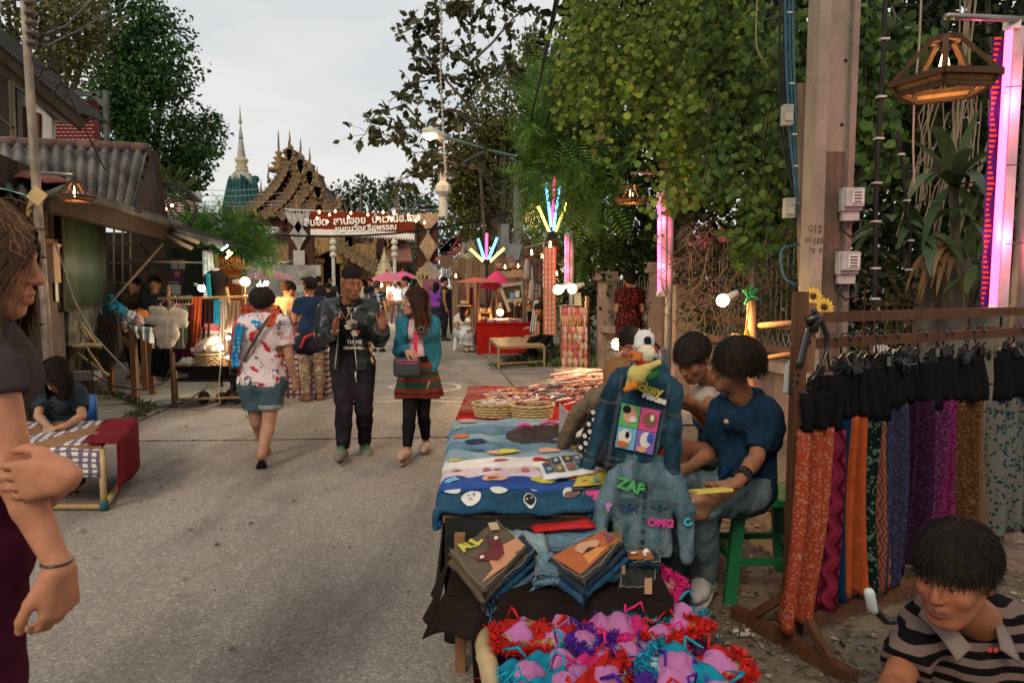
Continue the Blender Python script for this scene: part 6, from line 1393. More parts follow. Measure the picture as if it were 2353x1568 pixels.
for i,(w,y,c)in enumerate(((.32,792,(.33,.2,.09)),(.3,785,(.38,.26,.1)),(.28,778,(.4,.3,.14)),(.22,768,(.5,.45,.4)),(.2,760,(.45,.1,.1)),(.17,752,(.4,.12,.1)))):m=MB();m.box(at(487+i%2*3,y-6,8.6),(w,.2,.045),RU(-.2,.2));m.solo('folded_cloth',cl_(c),['brown folded cloth, lowest in the pile by the clothes rack','ochre folded cloth, second in the pile','yellowish folded cloth, third in the pile','white folded cloth in the middle of the pile','red folded cloth near the top of the pile','small red folded cloth topping the pile'][i],'folded cloth')
for x,y,r_,c,lb in((432,838,.09,(.5,.46,.4),'cream soft bundle left of the wicker basket'),(535,832,.09,(.5,.42,.33),'cream soft toy shape right of the wicker basket'),(545,822,.08,(.45,.06,.08),'red cloth bundle at the right end of the market table'),(418,842,.05,(.45,.4,.2),'pale green packet at the left end of the market table')):bag(lb,at(x,y-8,8.2),(r_,r_*.8,r_*.6),cl_(c),'cloth bundle',seed=x,knot=False,name='cloth_bundle')
m=MB();m.tb_([at(505,760,8.15),at(506,850,8.1),at(500,900,8.2),at(506,925,8.2),at(450,940,8.1)],.006,4);m.solo('cord',pN((.45,.4,.33),.7),'white lamp cord trailing down in front of the market table','cord',sm_=True)
rack=tH('clothes_rail','bamboo clothes rail spanning the market table','clothes rack',at(480,830,8.6)*[1,1,0]);m=MB();m.tb_([at(362,686,8.5),at(480,684,8.6),at(600,680,8.8)],.017,8);m.bd('rail',CANE,rack,True,True)
for x,D in((386,8.5),(560,8.8)):m=MB();p=at(x,655,D);m.tb_([p*[1,1,0],p],.018,7);m.bd('upright',OAK,rack,True,True)
m=MB();m.tb_([at(520,660,8.7),at(545,790,8.6)],.018,7);m.bd('brace',CANE,rack,True,True)
def hanger(parent,c,w=.38,mat=None,rz=0):
 mat=mat or pN((.4,.15,.16),.5);m=MB(M=TM(c,rz));m.tb_([(-w/2,0,-.10),(-w*.2,0,-.04),(0,0,0),(w*.2,0,-.04),(w/2,0,-.10)],.006,6);m.tb_([(0,0,0),(0,0,.05),(.03,0,.08),(.0,0,.105),(-.03,0,.08)],.004,5);return m.bd('hanger',mat,parent,True)
bl=tH('blouse','loose cream V necked blouse hanging at the near end of the rail','blouse',at(385,700,8.1));c0=NA(bl.location)
out=[(325,740),(345,702),(368,697),(385,728),(402,697),(425,712),(433,738),(415,775),(408,788),(398,800),(388,806),(372,812),(358,790),(352,756),(340,765)]
S=SD(at(318,820,8.3)-[.1,.3,.1],at(440,690,8.1)+[.1,.3,.1],.012);P=[at(x,y,8.1)for x,y in out]
for a,b_,r_ in((at(350,712,8.1),at(372,715,8.1),.055),(at(398,715,8.1),at(420,722,8.1),.055),(at(342,735,8.1),at(358,735,8.1),.06),(at(415,738,8.1),at(424,742,8.1),.05),(at(372,740,8.1),at(398,742,8.1),.08),(at(368,765,8.1),at(398,768,8.1),.08),(at(372,790,8.1),at(392,786,8.1),.06)):S.rc(a,b_,r_,r_,.05,'u',((0,1,0),2.4))
S.rc(at(386,700,8.05),at(386,724,8.05),.06,.005,.01,'s');S.folds(.014,(22,14,5),4);V,Fc=S.mesh();mK('fabric',V,Fc,CREAM,bl,True,world=True)
m=MB();m.tb_([at(368,697,8.02),at(385,730,7.98),at(404,697,8.02)],.006,5);m.tb_([at(385,730,7.98),at(385,800,8.0)],.004,4);m.bd('neck_trim',pN((.5,.38,.2),.8),bl,True,True);hanger(bl,(0,0,.07),.3)
for i in range(8):t=tH('clothes_hanger','coloured plastic hanger crowded on the bamboo rail behind the blouse','hanger',at(392+i*7,697,8.55),0,'hangers on the bamboo rail');hanger(t,(0,0,0),.3,pN([(.4,.1,.14),(.12,.3,.14),(.5,.5,.5),(.4,.12,.25)][i%4],.5),R(70))
gar=[((402,704),(420,708),(398,800),(425,800),(.42,.38,.33),'white shirt crowded behind the cream blouse'),((410,708),(430,706),(408,780),(432,790),(.08,.22,.1),'green shirt edge behind the cream blouse'),((428,700),(444,700),(425,830),(446,820),(.1,.02,.025),'dark maroon dress hanging on the rail'),((440,684),(465,680),(436,790),(458,800),(.5,.1,.03),'bright orange scarf hung over the rail'),((462,686),(490,688),(455,800),(492,810),(.035,.012,.014),'black and maroon jacket hung over the rail'),((488,690),(505,688),(492,745),(505,745),(.02,.3,.45),'turquoise blue scarf end hung under the rail'),((503,686),(520,686),(506,800),(524,810),(.42,.34,.26),'beige trousers hung beside the turquoise scarf'),((528,690),(550,690),(515,760),(556,770),(.36,.22,.13),'tan bag shaped cloth hung on the rail'),((548,700),(590,700),(540,760),(590,790),(.3,.05,.03),'rust red knitted scarf at the far end of the rail'),((406,780),(438,780),(403,850),(436,850),(.08,.03,.06),'dark plum skirt low behind the market table'),((440,790),(470,790),(440,845),(478,850),(.02,.03,.06),'dark navy cloth low behind the market table'),((425,770),(440,770),(420,815),(436,820),(.45,.1,.1),'red cloth strip low under the orange scarf'),((350,800),(402,800),(345,862),(402,868),(.015,.015,.017),'black cloth heap hanging left of the market table')]
for i,(a,b_,c,d,col,lb)in enumerate(gar):D=8.4+.03*i if i!=7 else 8.2;dp('garment',lb,'garment',([at(*a,D),at(*b_,D)],[at(*c,D),at(*d,D)]),cl_(col,tuple(v*.6 for v in col),'plain'if i not in(8,)else'bands',10 if i!=8 else 60),'clothes on the bamboo rail',fo_=.03,seed=i)
mn=tH('mannequin','black torso mannequin with white neck and turquoise strap above the rail','mannequin',at(495,690,9.0));c=at(496,650,9.0);S=SD(c-.35,c+.35,.015);S.rc(c+[0,0,-.12],c+[0,0,.03],.12,.15,.05,'u',((0,1,0),1.5));S.rc(c+[-.1,0,.05],c+[.1,0,.05],.06,.06,.05);V,Fc=S.mesh();mK('torso',V,Fc,cl_((.02,.02,.022)),mn,True,world=True)
m=MB();m.tb_([c+[0,0,.05],c+[0,0,.13],c+[.01,-.01,.19]],[.09,.05,.045],12);m.bd('neck',pN((.55,.52,.5),.5,.1),mn,True,True);m=MB();m.sh_(lambda u,v:c+NA([-.06+.05*u+.02*v,-.14-.01*sin(v*3),.12-.45*v]),2,8,.01);m.bd('turquoise_strap',cl_((.02,.3,.42)),mn,True,True)
bulb('white lit bulb on a clamp in front of the dark green board',at(463,662,9.2),.045,16,(.85,1,.8),18,(.7,-.2,-.4));bulb('glaring oval warm bulb before the orange signboard',at(563,647,9.0),.06,30,(1,.5,.16),26,(1,-.1,0));bulb('clear hanging bulb with glass shade above the cloth pile',at(524,775,8.1),.025,8,(1,.8,.6),20,(0,0,-1))
for x,y,lb in((596,656,'cold white bulb left under the pale pink parasol'),(612,650,'cold white bulb right under the pale pink parasol'),(604,662,'lowest cold white bulb under the pale pink parasol')):bulb(lb,at(x,y,15),.05,14,(1,.95,.8),14)
for i,(x,y,c)in enumerate(((512,572,(.2,.8,1)),(520,566,(.3,.9,1)),(524,578,(1,.45,.15)),(530,583,(1,.5,.2)),(522,590,(1,.6,.25)),(330,452,(1,.4,.15)))):m=MB();m.tb_([at(x-3,y+3,9.6),at(x+3,y-3,9.6)],.014,6);m.solo('fairy_light',glow(c,8),['cyan fairy light lowest at the awning tip','cyan fairy light highest at the awning tip','orange fairy light nearest the cyan pair','orange fairy light right of its neighbours','orange fairy light over the signboard corner','single orange glint by the shed gable'][i],'fairy light','fairy lights at the awning tip')
for i,(x,y)in enumerate(((372,470),(380,480),(368,492),(395,472))):m=MB();m.sphere(at(x,y,12.5),.03,6);m.solo('fairy_light',glow((1,.5,.25),8),'tiny orange fairy light hanging in front of the satellite dish','fairy light','fairy lights by the dish')
lt=tH('low_table','low pipe framed table under checked cloths beside the seated girl','table',at(170,1130,5.0)*[1,1,0]);TZ=.42;A,B,C_,D_=gp(60,985,TZ),gp(262,975,TZ),gp(188,1032,TZ),gp(60,1046,TZ)
A,B,C_,D_=[NA(v)for v in(((-5.0),5.25,TZ),((-3.05),5.3,TZ),((-2.72),4.45,TZ),((-4.6),4.45,TZ))]
m=MB();m.sh_(lambda u,v:(A*(1-u)+B*u)*(1-v)+(D_*(1-u)+C_*u)*v,2,2,.02);m.bd('tabletop',OAK,lt,False,True)
for p in(B,C_):m=MB();m.tb_([p*[1,1,0]+[0,0,.02],p],.022,8);m.bd('leg',CANE,lt,True,True);m=MB();m.tb_([p*[1,1,0]+[0,0,.0],p*[1,1,0]+[0,0,.07]],.028,8);m.bd('pipe_joint',pN((.02,.09,.09),.5),lt,True,True)
m=MB();m.tb_([B*[1,1,0]+[0,0,.03],C_*[1,1,0]+[0,0,.03]],.02,8);m.tb_([C_*[1,1,0]+[0,0,.03],D_*[1,1,0]+[0,0,.03]],.02,8);m.bd('foot_rail',CANE,lt,True,True)
b_=NB('checked weave');co=b_.coord('UV');f=b_.wave(b_.coord('UV',(1,1,1),(0,0,0)),9,2,'X',detail=1);g=b_.wave(co,6,2,'Y',detail=1);col=b_.mix(b_.ramp(f,[(.5,(0,0,0)),(.6,(1,1,1))]),(.6,.57,.55),(.16,.12,.16));col=b_.mix(b_.ramp(g,[(.68,(0,0,0)),(.75,(1,1,1))]),col,(.13,.1,.12));CHK=b_.fin(col,.9,0,.1)
cl=tH('checked_cloth','white and violet checked cloth spread over the low table','cloth',C_)
def cf(u,v):
 p=(A*(1-u)+B*u)*(1-min(v,.72)/.72)+(D_*(1-u)+C_*u)*min(v,.72)/.72;p=p+[0,0,.012+.004*sin(u*30+v*9)]
 if v>.72:p=p+[0,-.02-.02*sin(u*25),-(v-.72)/.28*.2]
 return p
m=MB();m.sh_(cf,40,16,.008);m.bd('fabric',CHK,cl,True,True)
ml=cl_((.13,.012,.018),(.09,.01,.012));cm_=tH('maroon_cloth','maroon fringed cloth hanging off the near end of the low table','cloth',B)
def mf(u,v):
 p=B*(1-v)+C_*v+[-.10,0,.03];o=min(u,.35)/.35;p=p+NA([.20*o,0,.01*sin(v*9)])
 if u>.35:p=p+[.04*sin(v*6)*(u-.35),0,-(u-.35)/.65*.34]
 return p
m=MB();m.sh_(mf,20,14,.01);m.bd('fabric',ml,cm_,True,True)
m=MB()
for k in range(40):p=NA(mf(0,k/40));m.tb_([p,p+[-.04,RU(-.01,.01),.0]],.003,3)
m.bd('fringe',ml,cm_,False,True)['kind']='stuff'
bc=tH('plastic_chair',"blue child's plastic chair under the seated girl",'chair',at(150,1010,5.6)*[1,1,0]);BLC=pN((.03,.1,.3),.35,.1);
m=MB();m.box((-.0,0,.27),(.32,.3,.03));m.bd('seat',BLC,bc);m=MB();m.sh_(lambda u,v:(-.16+.32*u,.17+.02*sin(u*3.1),.3+.27*v),8,2,.02);m.bd('backrest',BLC,bc,True)
for x in(-.14,.14):
 for y in(-.12,.14):m=MB();m.bm_((x*1.1,y*1.1,0),(x,y,.27),.03);m.bd('leg',BLC,bc)
#right middle: stalls, statue, lamps, neon
def neon(lb_,a,b_,col,r,st,name='neon_tube',casing=True,gr_='neon tubes',power=0):
 t=tH(name,lb_,'neon light',a,0,gr_);a,b_=NS(a),NS(b_);m=MB();m.tb_([a,b_],r,10);m.bd('lit_tube',glow(col,st),t,True,True)
 u=(b_-a)/np.linalg.norm(b_-a)
 for p,s_ in((a,-1),(b_,1)):m=MB();m.tb_([p,p+u*s_*r*2],r*1.15,8);m.bd('end_cap',pN((.6,.6,.58),.5),t,True,True)
 if power:
  for f in(.25,.75):lamp_light(a+(b_-a)*f+[0,-.08,0],power/2,col,.05,t)
 return t
PKN=(1,.12,.3)
def nP(x,ytop,ybot,D,r,lb,tw=.05,post=.045,pw=6,postlean=0,clab=None,yt2=None,dx=.1):
 a,b_=at(x,ytop,D),at(x,ybot,D);neon(lb,a,b_,(1,.12,.25),r,3,power=pw)
 t=tH('lamp_post',clab,'pole',(a[0]+dx+.02,D+.05,0));m=MB();m.tb_([(0,0,0),(0,0,a[2]+.12)],post,10);m.bd('post',pN((.3,.28,.25),.6,.2,6,.3),t,True)
 m=MB();m.bm_(NA([a[0]+r*2.6,D+.02,a[2]+.06]),NA([b_[0]+r*2.6,D+.02,b_[2]-.06]),r*2.2,r*2);m.bd('fitting',pN((.42,.38,.35),.5,.1),t,False,True)
 for p in(a,b_):m=MB();m.box(p+[r,.01,(.04 if p is a else-.04)],(r*4.4,r*2.4,.05));m.bd('tube_holder',pN((.55,.53,.5),.5),t,False,True)
 return t
nP(1514,455,668,8.3,.022,'pink neon tube standing between the two gate pillars',clab='grey metal post holding the middle pink neon tube',dx=.13,pw=6)
nP(1299,545,645,12.5,.018,'farthest pink neon tube, right of the orange hanging banner',clab='slim metal post behind the farthest pink neon tube',dx=.1,pw=3)
a,b_=at(2318,72,3.95),at(2281,700,3.95);neon('tall bright pink neon tube at the right edge above the skirt rack',a,b_,(1,.12,.27),.02,3.0,power=8)
t=tH('lamp_post','thick metal post beside the tall pink neon tube at the right edge','pole',(X(2335,4.1),4.1,0));m=MB();m.tb_([(0,0,0),(.06,0,3.3)],.06,12);m.bd('post',metal((.25,.22,.2),.5),t,True)
m=MB();m.bm_(a+[.06,.03,.03],b_+[.06,.03,-.03],.055,.06);m.bd('fitting',pN((.38,.34,.33),.5),t,False,True);
for p,s_ in((a,1),(b_,-1)):m=MB();m.box(p+[.02,.01,s_*.04],(.07,.05,.05));m.bd('tube_holder',pN((.6,.58,.56),.5),t,False,True)
for y in(200,380,560):m=MB();p=at(2335,y,3.9);m.tb_([p-[.06,0,0],p+[.1,0,.01]],.003,4);m.bd('wire_tie',BLK,t,True,True)
wb=tH('woven_banner','purple hanging banner with stepped orange motifs behind the near pink neon','banner',at(2280,700,4.02));A,B=at(2300,90,4.02),at(2268,720,4.02)
m=MB();m.sh_(lambda u,v:A*(1-v)+B*v+[(-.5+u)*.1+.004*sin(v*60),0,0],3,60,.004);m.bd('cloth',cl_((.06,.02,.16),(.05,.015,.13),weave=False),wb,False,True)
m=MB()
for k in range(52):
 v=k/52;p=A*(1-v)+B*v;w=.012+.03*abs(((k%9)/9)*2-1);m.box(p+[-.05+w/2+.004,-.008,0],(w,.004,.014))
 if k%9 in(3,4):m.box(p+[.015,-.008,0],(.012,.004,.017))
m.bd('orange_motif',pN((.5,.09,.05),.8),wb,False,True)['kind']='stuff'
wL('large wooden lath lamp hanging in front of the dracaena',at(2172,92,3.6),.5,[at(2174,38,3.6),at(2360,46,4.0)],20,rot=.1);wL('wooden lath lamp on the arm of the middle neon post',at(1450,425,8.2),.40,[at(1450,398,8.2),at(1545,398,8.3)],26,rot=.5)
wL('wooden lath lamp nearest the orange hanging banner',at(1221,568,14),.42,None,14);wL('left wooden lath lamp over the glass frame stall',at(1160,604,16),.34,None,10);wL('right wooden lath lamp over the glass frame stall',at(1190,602,16),.32,None,10)
wL('tilted wooden lath lamp by the white swags',at(1047,625,17),.34,None,12);t_=wL('dark wooden lath lamp crowning the orange hanging banner',at(1264,548,12.8),.44,[at(1205,570,12.8),at(1320,540,12.9)],0.1)
def neon_fan(lb_,c,arms,D):
 t=tH('neon_fan',lb_,'neon light',at(*c,D),0,'neon fans');
 for(x0,y0),(x1,y1),col in arms:
  m=MB();m.tb_([at(x0,y0,D),at(x1,y1,D)],.022*D/12,8);m.bd('lit_tube',glow(col,4.0),t,True,True)
  m=MB();u=at(x0,y0,D)-at(x1,y1,D);u/=np.linalg.norm(u);m.tb_([at(x0,y0,D),at(x0,y0,D)+u*.06],.026*D/12,8);m.bd('end_cap',BLK,t,True,True)
 m=MB();p=at(*c,D);m.tb_([p*[1,1,0],p],.03,6);m.box(p,(.16,.1,.12));m.bd('stand',BLK,t,False,True);return t
YN,BN,RN=(1,.62,.12),(.1,.42,1),(1,.06,.2)
neon_fan('larger fan of yellow blue and pink neon tubes on the orange banner post',(1268,540),[((1262,534),(1236,474),YN),((1267,530),(1254,420),BN),((1267,522),(1274,405),RN),((1271,530),(1285,428),BN),((1276,532),(1302,466),YN)],13)
neon_fan('smaller fan of yellow blue and pink neon tubes over the hat stall',(1118,602),[((1110,600),(1080,572),YN),((1113,598),(1098,548),BN),((1117,597),(1118,536),RN),((1121,598),(1142,546),BN),((1125,601),(1158,570),YN)],16)
pav=tH('pavilion','small red roofed pavilion behind the seated statue','pavilion',(X(1110,30),30,0));D=30
for(a,b_,c,lb)in(((1130,512),(1075,570),(1015,575),'l'),((1130,512),(1178,560),(1172,566),'r')):
 m=MB();P0,P1,P2,P3=at(*a,D),at(a[0]-14,a[1]+4,D+3),at(c[0]-12,c[1]-2,D+2.5),at(*b_,D-.5)
 if lb=='l':P0,P1,P2,P3=at(1068,522,D),at(1085,524,D+1),at(1035,570,D),at(1010,572,D)
 m.add([P0,P1,P2,P3,P0-[0,0,.15],P1-[0,0,.15],P2-[0,0,.15],P3-[0,0,.15]],[(0,1,2,3),(7,6,5,4),(0,3,7,4),(1,0,4,5),(2,1,5,6),(3,2,6,7)]);m.bd('roof',ROOFM((.42,.08,.075),60),pav,False,True)
P=[(1130,516),(1176,562),(1085,568)];m=MB();m.pr_m([(at(x,y,D)[0],at(x,y,D)[2])for x,y in P],D-.1,D+.2);m.bd('gable',pN((.15,.035,.03),.7,.4,2),pav,False,True)
for p,q in(((1130,512),(1182,564)),((1130,512),(1078,566)),((1072,560),(1030,590))):m=MB();m.bm_(at(*p,D-.3),at(*q,D-.3),.1,.22);m.bd('barge_board',pN((.28,.06,.05),.6),pav,False,True)
m=MB();m.box((X(1130,D),D+.5,1.6),(2.0,.2,2.6));m.bd('wall',pN((.2,.035,.03),.7,.4,3),pav,False,True)
pav2=tH('kiosk','open wooden kiosk with pink roof edge just right of the gateway','kiosk',(X(1030,24),24,0));D=24
m=MB();m.add([at(1060,525,D),at(1010,573,D),at(1006,575,D+1.5),at(1056,528,D+1.5)],[(0,1,2,3)]);m.add([at(1048,585,D),at(1002,600,D),at(1000,592,D+1),at(1046,578,D+1)],[(0,1,2,3)]);m.bd('roof',ROOFM((.5,.12,.13),60),pav2,False,True)
m=MB();m.bm_(at(1012,600,D-1),at(1110,622,D-3),.06,.42);m.bd('awning_board',wood((.17,.11,.07),3,.9,'X'),pav2,False,True)
for x,D2 in((1020,23),(1055,22),(1075,20),(1095,20)):m=MB();p=at(x,608,D2);m.tb_([p*[1,1,0],p],.05,6);m.bd('post',wood((.24,.1,.045),3),pav2,True,True)
dp('white_swag','white cloth swag draped under the kiosk roof edge','cloth',([at(1015,612,22),at(1025,622,22),at(1035,612,22)],[at(1014,640,22),at(1025,632,22),at(1036,650,22)]),cl_((.55,.55,.56)),fo_=.08)
st_=tH('seated_statue','weathered golden seated temple statue on a white plinth','statue',(X(1090,28),28,0));D=28;cz=Z(612,D);c=NA([X(1090,D),D,cz]);SM=pN((.33,.29,.18),.6,.4,3,.2,.5,14,.03,dirt=(.13,.15,.11));S=SD(c-[1.2,.8,.2],c+[1.2,.8,2.2],.045)
S.el(c+[0,0,.2],(.85,.45,.18),.1);S.rc(c+[0,0,.35],c+[0,0,.85],.3,.3,.1);S.rc(c+[-.28,0,.92],c+[.28,0,.92],.14,.14,.1)
for q in(-1,1):S.rc(c+[q*.35,0,.9],c+[q*.5,-.05,.45],.12,.1,.05);S.rc(c+[q*.5,-.05,.45],c+[q*.15,-.35,.32],.1,.08,.05)
S.el(c+[0,0,1.32],(.2,.21,.25),.05);S.rc(c+[0,0,1.05],c+[0,0,1.2],.11,.1,.05);S.rc(c+[0,0,1.5],c+[0,0,1.95],.12,.01,.05);S.el(c+[-.2,0,1.3],(.04,.06,.16),.02);S.el(c+[.2,0,1.3],(.04,.06,.16),.02);V,Fc=S.mesh();mK('figure',V,Fc,SM,st_,True,world=True)
m=MB();m.la_([(1.05,cz-.25),(1.1,cz-.1),(.95,cz+.05),(.8,cz+.12)],12,(c[0],D,0),1,.6);m.bd('lotus_base',SM,st_,True,True);m=MB();m.box((c[0],D,(cz-.25)/2),(1.9,1.3,cz-.26));m.bd('plinth',pN((.5,.49,.46),.8,.2,3,dirt=(.3,.28,.22)),st_,False,True)
gs=tH('shrine','small tiered golden shrine beyond the pink parasols','shrine',(X(885,40),40,0));D=40;q=lambda p:p/F*D;PG=pN((.42,.35,.2),.5,.3,5,.2)
m=MB();m.la_([(q(22),Z(640,D)),(q(22),Z(625,D)),(q(16),Z(622,D)),(q(19),Z(615,D)),(q(13),Z(612,D)),(q(15),Z(606,D)),(q(9),Z(603,D)),(q(11),Z(598,D)),(q(6),Z(594,D)),(q(7),Z(590,D)),(q(2.5),Z(586,D)),(q(1),Z(574,D)),(.01,Z(566,D))],12,(X(885,D),D,0));m.bd('tiered_spire',PG,gs,True,True);m=MB();m.box((X(885,D),D,Z(640,D)/2),(q(40),q(40),Z(640,D)));m.bd('base',GOLD,gs,False,True)
lat=tH('lattice_roof','crossed bamboo gable over the stall beneath the pink parasols','stall roof',at(970,640,25));m=MB()
for a,b_ in(((955,640),(985,618)),((1000,640),(968,616)),((975,660),(962,635)),((975,660),(972,632)),((975,660),(982,632)),((975,660),(994,638))):m.tb_([at(a[0]-5,a[1],25),at(b_[0]-5,b_[1],25)],.04,5)
m.bd('bamboo_poles',CANE,lat,False,True)
m=MB()
for i in range(8):m.box((X(985+i*2.6,30),30,1.2),(.05,.04,2.4))
m.solo('fence',wood((.3,.27,.24),3),'grey picket screen behind the right gateway pillar','fence',kind=None)
for i,(x,y,D,c)in enumerate(((865,660,26,(1,.9,.7)),(875,655,26,(1,.8,.4)),(893,664,26,(1,.75,.4)),(902,663,26,(1,.9,.7)),(913,668,25,(1,.8,.5)))):bulb(['far cold bulb, leftmost under the pink parasols','far warm bulb, highest under the pink parasols','far warm bulb in the middle under the pink parasols','far pale bulb beside the lantern tail','far warm bulb, rightmost under the pink parasols'][i],at(x,y,D),.07,14,c,12)
for i,(x,y)in enumerate(((1282,665),(1314,663))):bulb(['left big glaring bulb over the bracelet rack','right big glaring bulb over the bracelet rack'][i],at(x,y,8.4),.058,34,(1,.6,.24),24,(-1,-.2,-.6)if i==0 else(-1,-.1,-.4))
bulb('glaring bulb low in front of the red dotted dress',at(1418,790,5.0),.042,5,(1,.62,.26),24,(-1,-.2,0));bulb('lit bulb clipped to the pole by the timber fence',at(1660,690,4.6),.042,20,(1,.62,.28),24,(-1,-.1,-.55));bulb('warm hanging bulb over the red clothed stall',at(1149,717,15),.075,20,(1,.55,.22),14,(0,0,-1));bulb('cold white bulb beside the white hatted seller',at(1065,712,15.5),.06,3,(.9,1,.95),12)
for i,(x,y)in enumerate(((1269,600),(1281,595),(1265,615),(1261,628),(1263,621),(1225,588),(1303,626),(1292,612))):m=MB();m.sphere(at(x+20*(i%2),y,14.5),.045,7);m.solo('string_bulb',glow((1,.5,.2),12),'small orange bulb strung around the orange hanging banner','light bulb','bulbs by the orange banner',True)
oh=tH('hanging_banner','tall narrow orange banner with silver elephant rows and temple shapes','banner',at(1263,770,12.6));A,B,C_,D_=at(1248,568,12.6),at(1277,568,12.6),at(1248,768,12.6),at(1277,770,12.6)
m=MB();m.sh_(lambda u,v:(A*(1-u)+B*u)*(1-v)+(C_*(1-u)+D_*u)*v,2,30,.006);m.bd('cloth',cl_((.42,.12,.045),(.36,.1,.04),weave=False),oh,False,True);rs=np.random.default_rng(4)
m=MB()
for k in range(17):
 for j in range(3):
  p=A+(B-A)*(.2+.3*j)+(C_-A)*((k+.5)/17)+[0,-.01,0];m.pr_m([(p[0]-.025,p[2]-.03),(p[0]+.025,p[2]-.03),(p[0]+.012,p[2]+.005),(p[0],p[2]+.04),(p[0]-.012,p[2]+.005)],p[1]-.004,p[1])
 p=A+(B-A)*.5+(C_-A)*((k+.02)/17)+[0,-.01,0];m.box(p,(.2,.004,.01))
m.bd('silver_motifs',pN((.5,.4,.34),.5),oh,False,True)['kind']='stuff'
ph=tH('photo_hoarding','tall brown hoarding with pale temple picture beside the far grey pole','hoarding',at(1230,700,15));A,B,C_,D_=at(1203,558,15.5),at(1243,535,14.5),at(1243,720,14.5),at(1206,712,15.5);m=MB();m.sh_(lambda u,v:(A*(1-u)+B*u)*(1-v)+(D_*(1-u)+C_*u)*v,2,2,.03);m.bd('board',cl_((.12,.08,.06),(.2,.15,.13),'blot',2.2,extra=(.06,.045,.04),weave=False),ph,False,True)
for x,yb,yt,w in((1211,640,578,.1),(1222,700,610,.09),(1233,690,640,.05)):m=MB();a,b_=at(x,yb,14.7),at(x,yt,14.7);m.tb_([a,a+(b_-a)*.5,b_],[w,w*.7,.01],8);m.bd('printed_tower',pN((.36,.3,.3),.6),ph,True,True)
for x in(1203,1244):m=MB();p=at(x,545,14.9);m.bm_(p*[1,1,0],p,.06);m.bd('post',GRW,ph,False,True)
gf=tH('frame_stand','pale leaning wooden frame with a dark pane and two notes','frame',(X(1175,15),15,0));WF=wood((.4,.34,.25),4);D=15
for a,b_ in(((1148,655),(1170,715)),((1200,650),(1208,735)),((1148,656),(1200,650)),((1165,690),(1204,688)),((1207,735),(1218,795))):m=MB();m.bm_(at(*a,D),at(*b_,D),.08,.07);m.bd('rail',WF,gf,False,True)
m=MB();A,B,C_,D_=at(1151,660,D+.05),at(1198,655,D+.05),at(1203,688,D+.05),at(1162,692,D+.05);m.sh_(lambda u,v:(A*(1-u)+B*u)*(1-v)+(D_*(1-u)+C_*u)*v,1,1,.02);m.bd('pane',pN((.045,.045,.03),.3,.3,3),gf,False,True)
for x,y,w,h,c in((1188,675,.1,.14,(.5,.45,.38)),(1176,680,.09,.15,(.15,.3,.4))):m=MB();m.box(at(x,y,D-.05),(w,.01,h),0,0,R(5));m.bd('note',pN(c,.8),gf,False,True)
ld=tH('shelf_ladder','bamboo ladder shelf full of small goods beside the white hat','shelf',(X(1110,15.5),15.5,0));D=15.5
for a,b_ in(((1102,705),(1100,802)),((1125,705),(1135,805))):m=MB();m.tb_([at(*a,D),at(*b_,D-.2)],.03,6);m.bd('side_pole',CANE,ld,True,True)
for y in(718,738,756,772,788):
 m=MB();m.bm_(at(1101,y,D),at(1128,y,D),.16,.03);sh=m.bd('shelf',OAK,ld,False,True)
 for k in range(4):m=MB();m.la_([(.03,0),(.045,.04),(.03,.09),(.015,.11)],8,at(1104+6.5*k,y-1,D-.02));o=m.bd('pot',pN(rnd.choice(((.3,.2,.12),(.4,.36,.3),(.12,.08,.06))),.6),sh,True,False);o.location=tuple(-v for v in ld.location)
for i,(a,b_,c,d,D,mt,lb)in enumerate([((1062,660),(1090,660),(1062,705),(1088,705),17,cl_((.2,.06,.07)),'dark pink top hanging behind the ladder shelf'),((1118,660),(1145,660),(1116,705),(1140,705),16.5,cl_((.17,.06,.06)),'maroon jacket hanging above the stall shelves'),((1090,700),(1112,700),(1090,760),(1115,760),17,cl_((.05,.035,.03)),'brown dress hanging in shade behind the ladder'),((1146,665),(1158,665),(1145,700),(1158,700),16.5,cl_((.42,.42,.42)),'grey shirt hanging beside the maroon jacket'),((1228,690),(1236,690),(1216,765),(1234,765),12.8,cl_((.5,.5,.5)),'long white dress hanging behind the sitting seller'),((1205,705),(1222,705),(1205,790),(1222,790),15.5,cl_((.02,.018,.018)),'long black dress on a stand behind the hanging bulb'),((1183,700),(1205,700),(1180,800),(1206,800),15.6,cl_((.02,.018,.018)),'black gown with pale shawl inside the stall'),((1186,678),(1204,680),(1180,702),(1206,702),15.5,cl_((.32,.26,.18)),'pale sand shawl over the black gown'),((1155,700),(1180,700),(1150,790),(1178,795),16.2,cl_((.05,.035,.03)),'dark brown wraps hanging deep in the stall'),((1163,730),(1172,730),(1158,795),(1170,795),15,cl_((.48,.44,.38)),'cream trousers hung at the front of the stall')]):dp('garment',lb,'garment',([at(*a,D),at(*b_,D)],[at(*c,D),at(*d,D)]),mt,'clothes hanging in the far right stalls',fo_=.05,seed=i)
hs_=tH('market_stall','rough pole frame of the far right stall with wooden back wall','stall',(X(1130,17.5),17.5,0));D=17.5
for i in range(12):m=MB();m.box((X(1045+i*16,D),D+.1,1.15),(.165,.04,2.1+RU(-.1,.1)));m.bd('plank',wood((.13,.08,.05)if i%2 else(.18,.12,.08),3),hs_,False,True)
for x in(1075,1092,1098,1140,1240):m=MB();p=at(x,640,16.8);m.tb_([p*[1,1,0],p],.045,6);m.bd('pole',wood((.3,.15,.07),3),hs_,True,True)
m=MB();m.bm_(at(1140,622,16.6),at(1215,618,16.4),.03,.35);m.bd('signboard',wood((.3,.2,.13),3,.8,'X'),hs_,False,True)
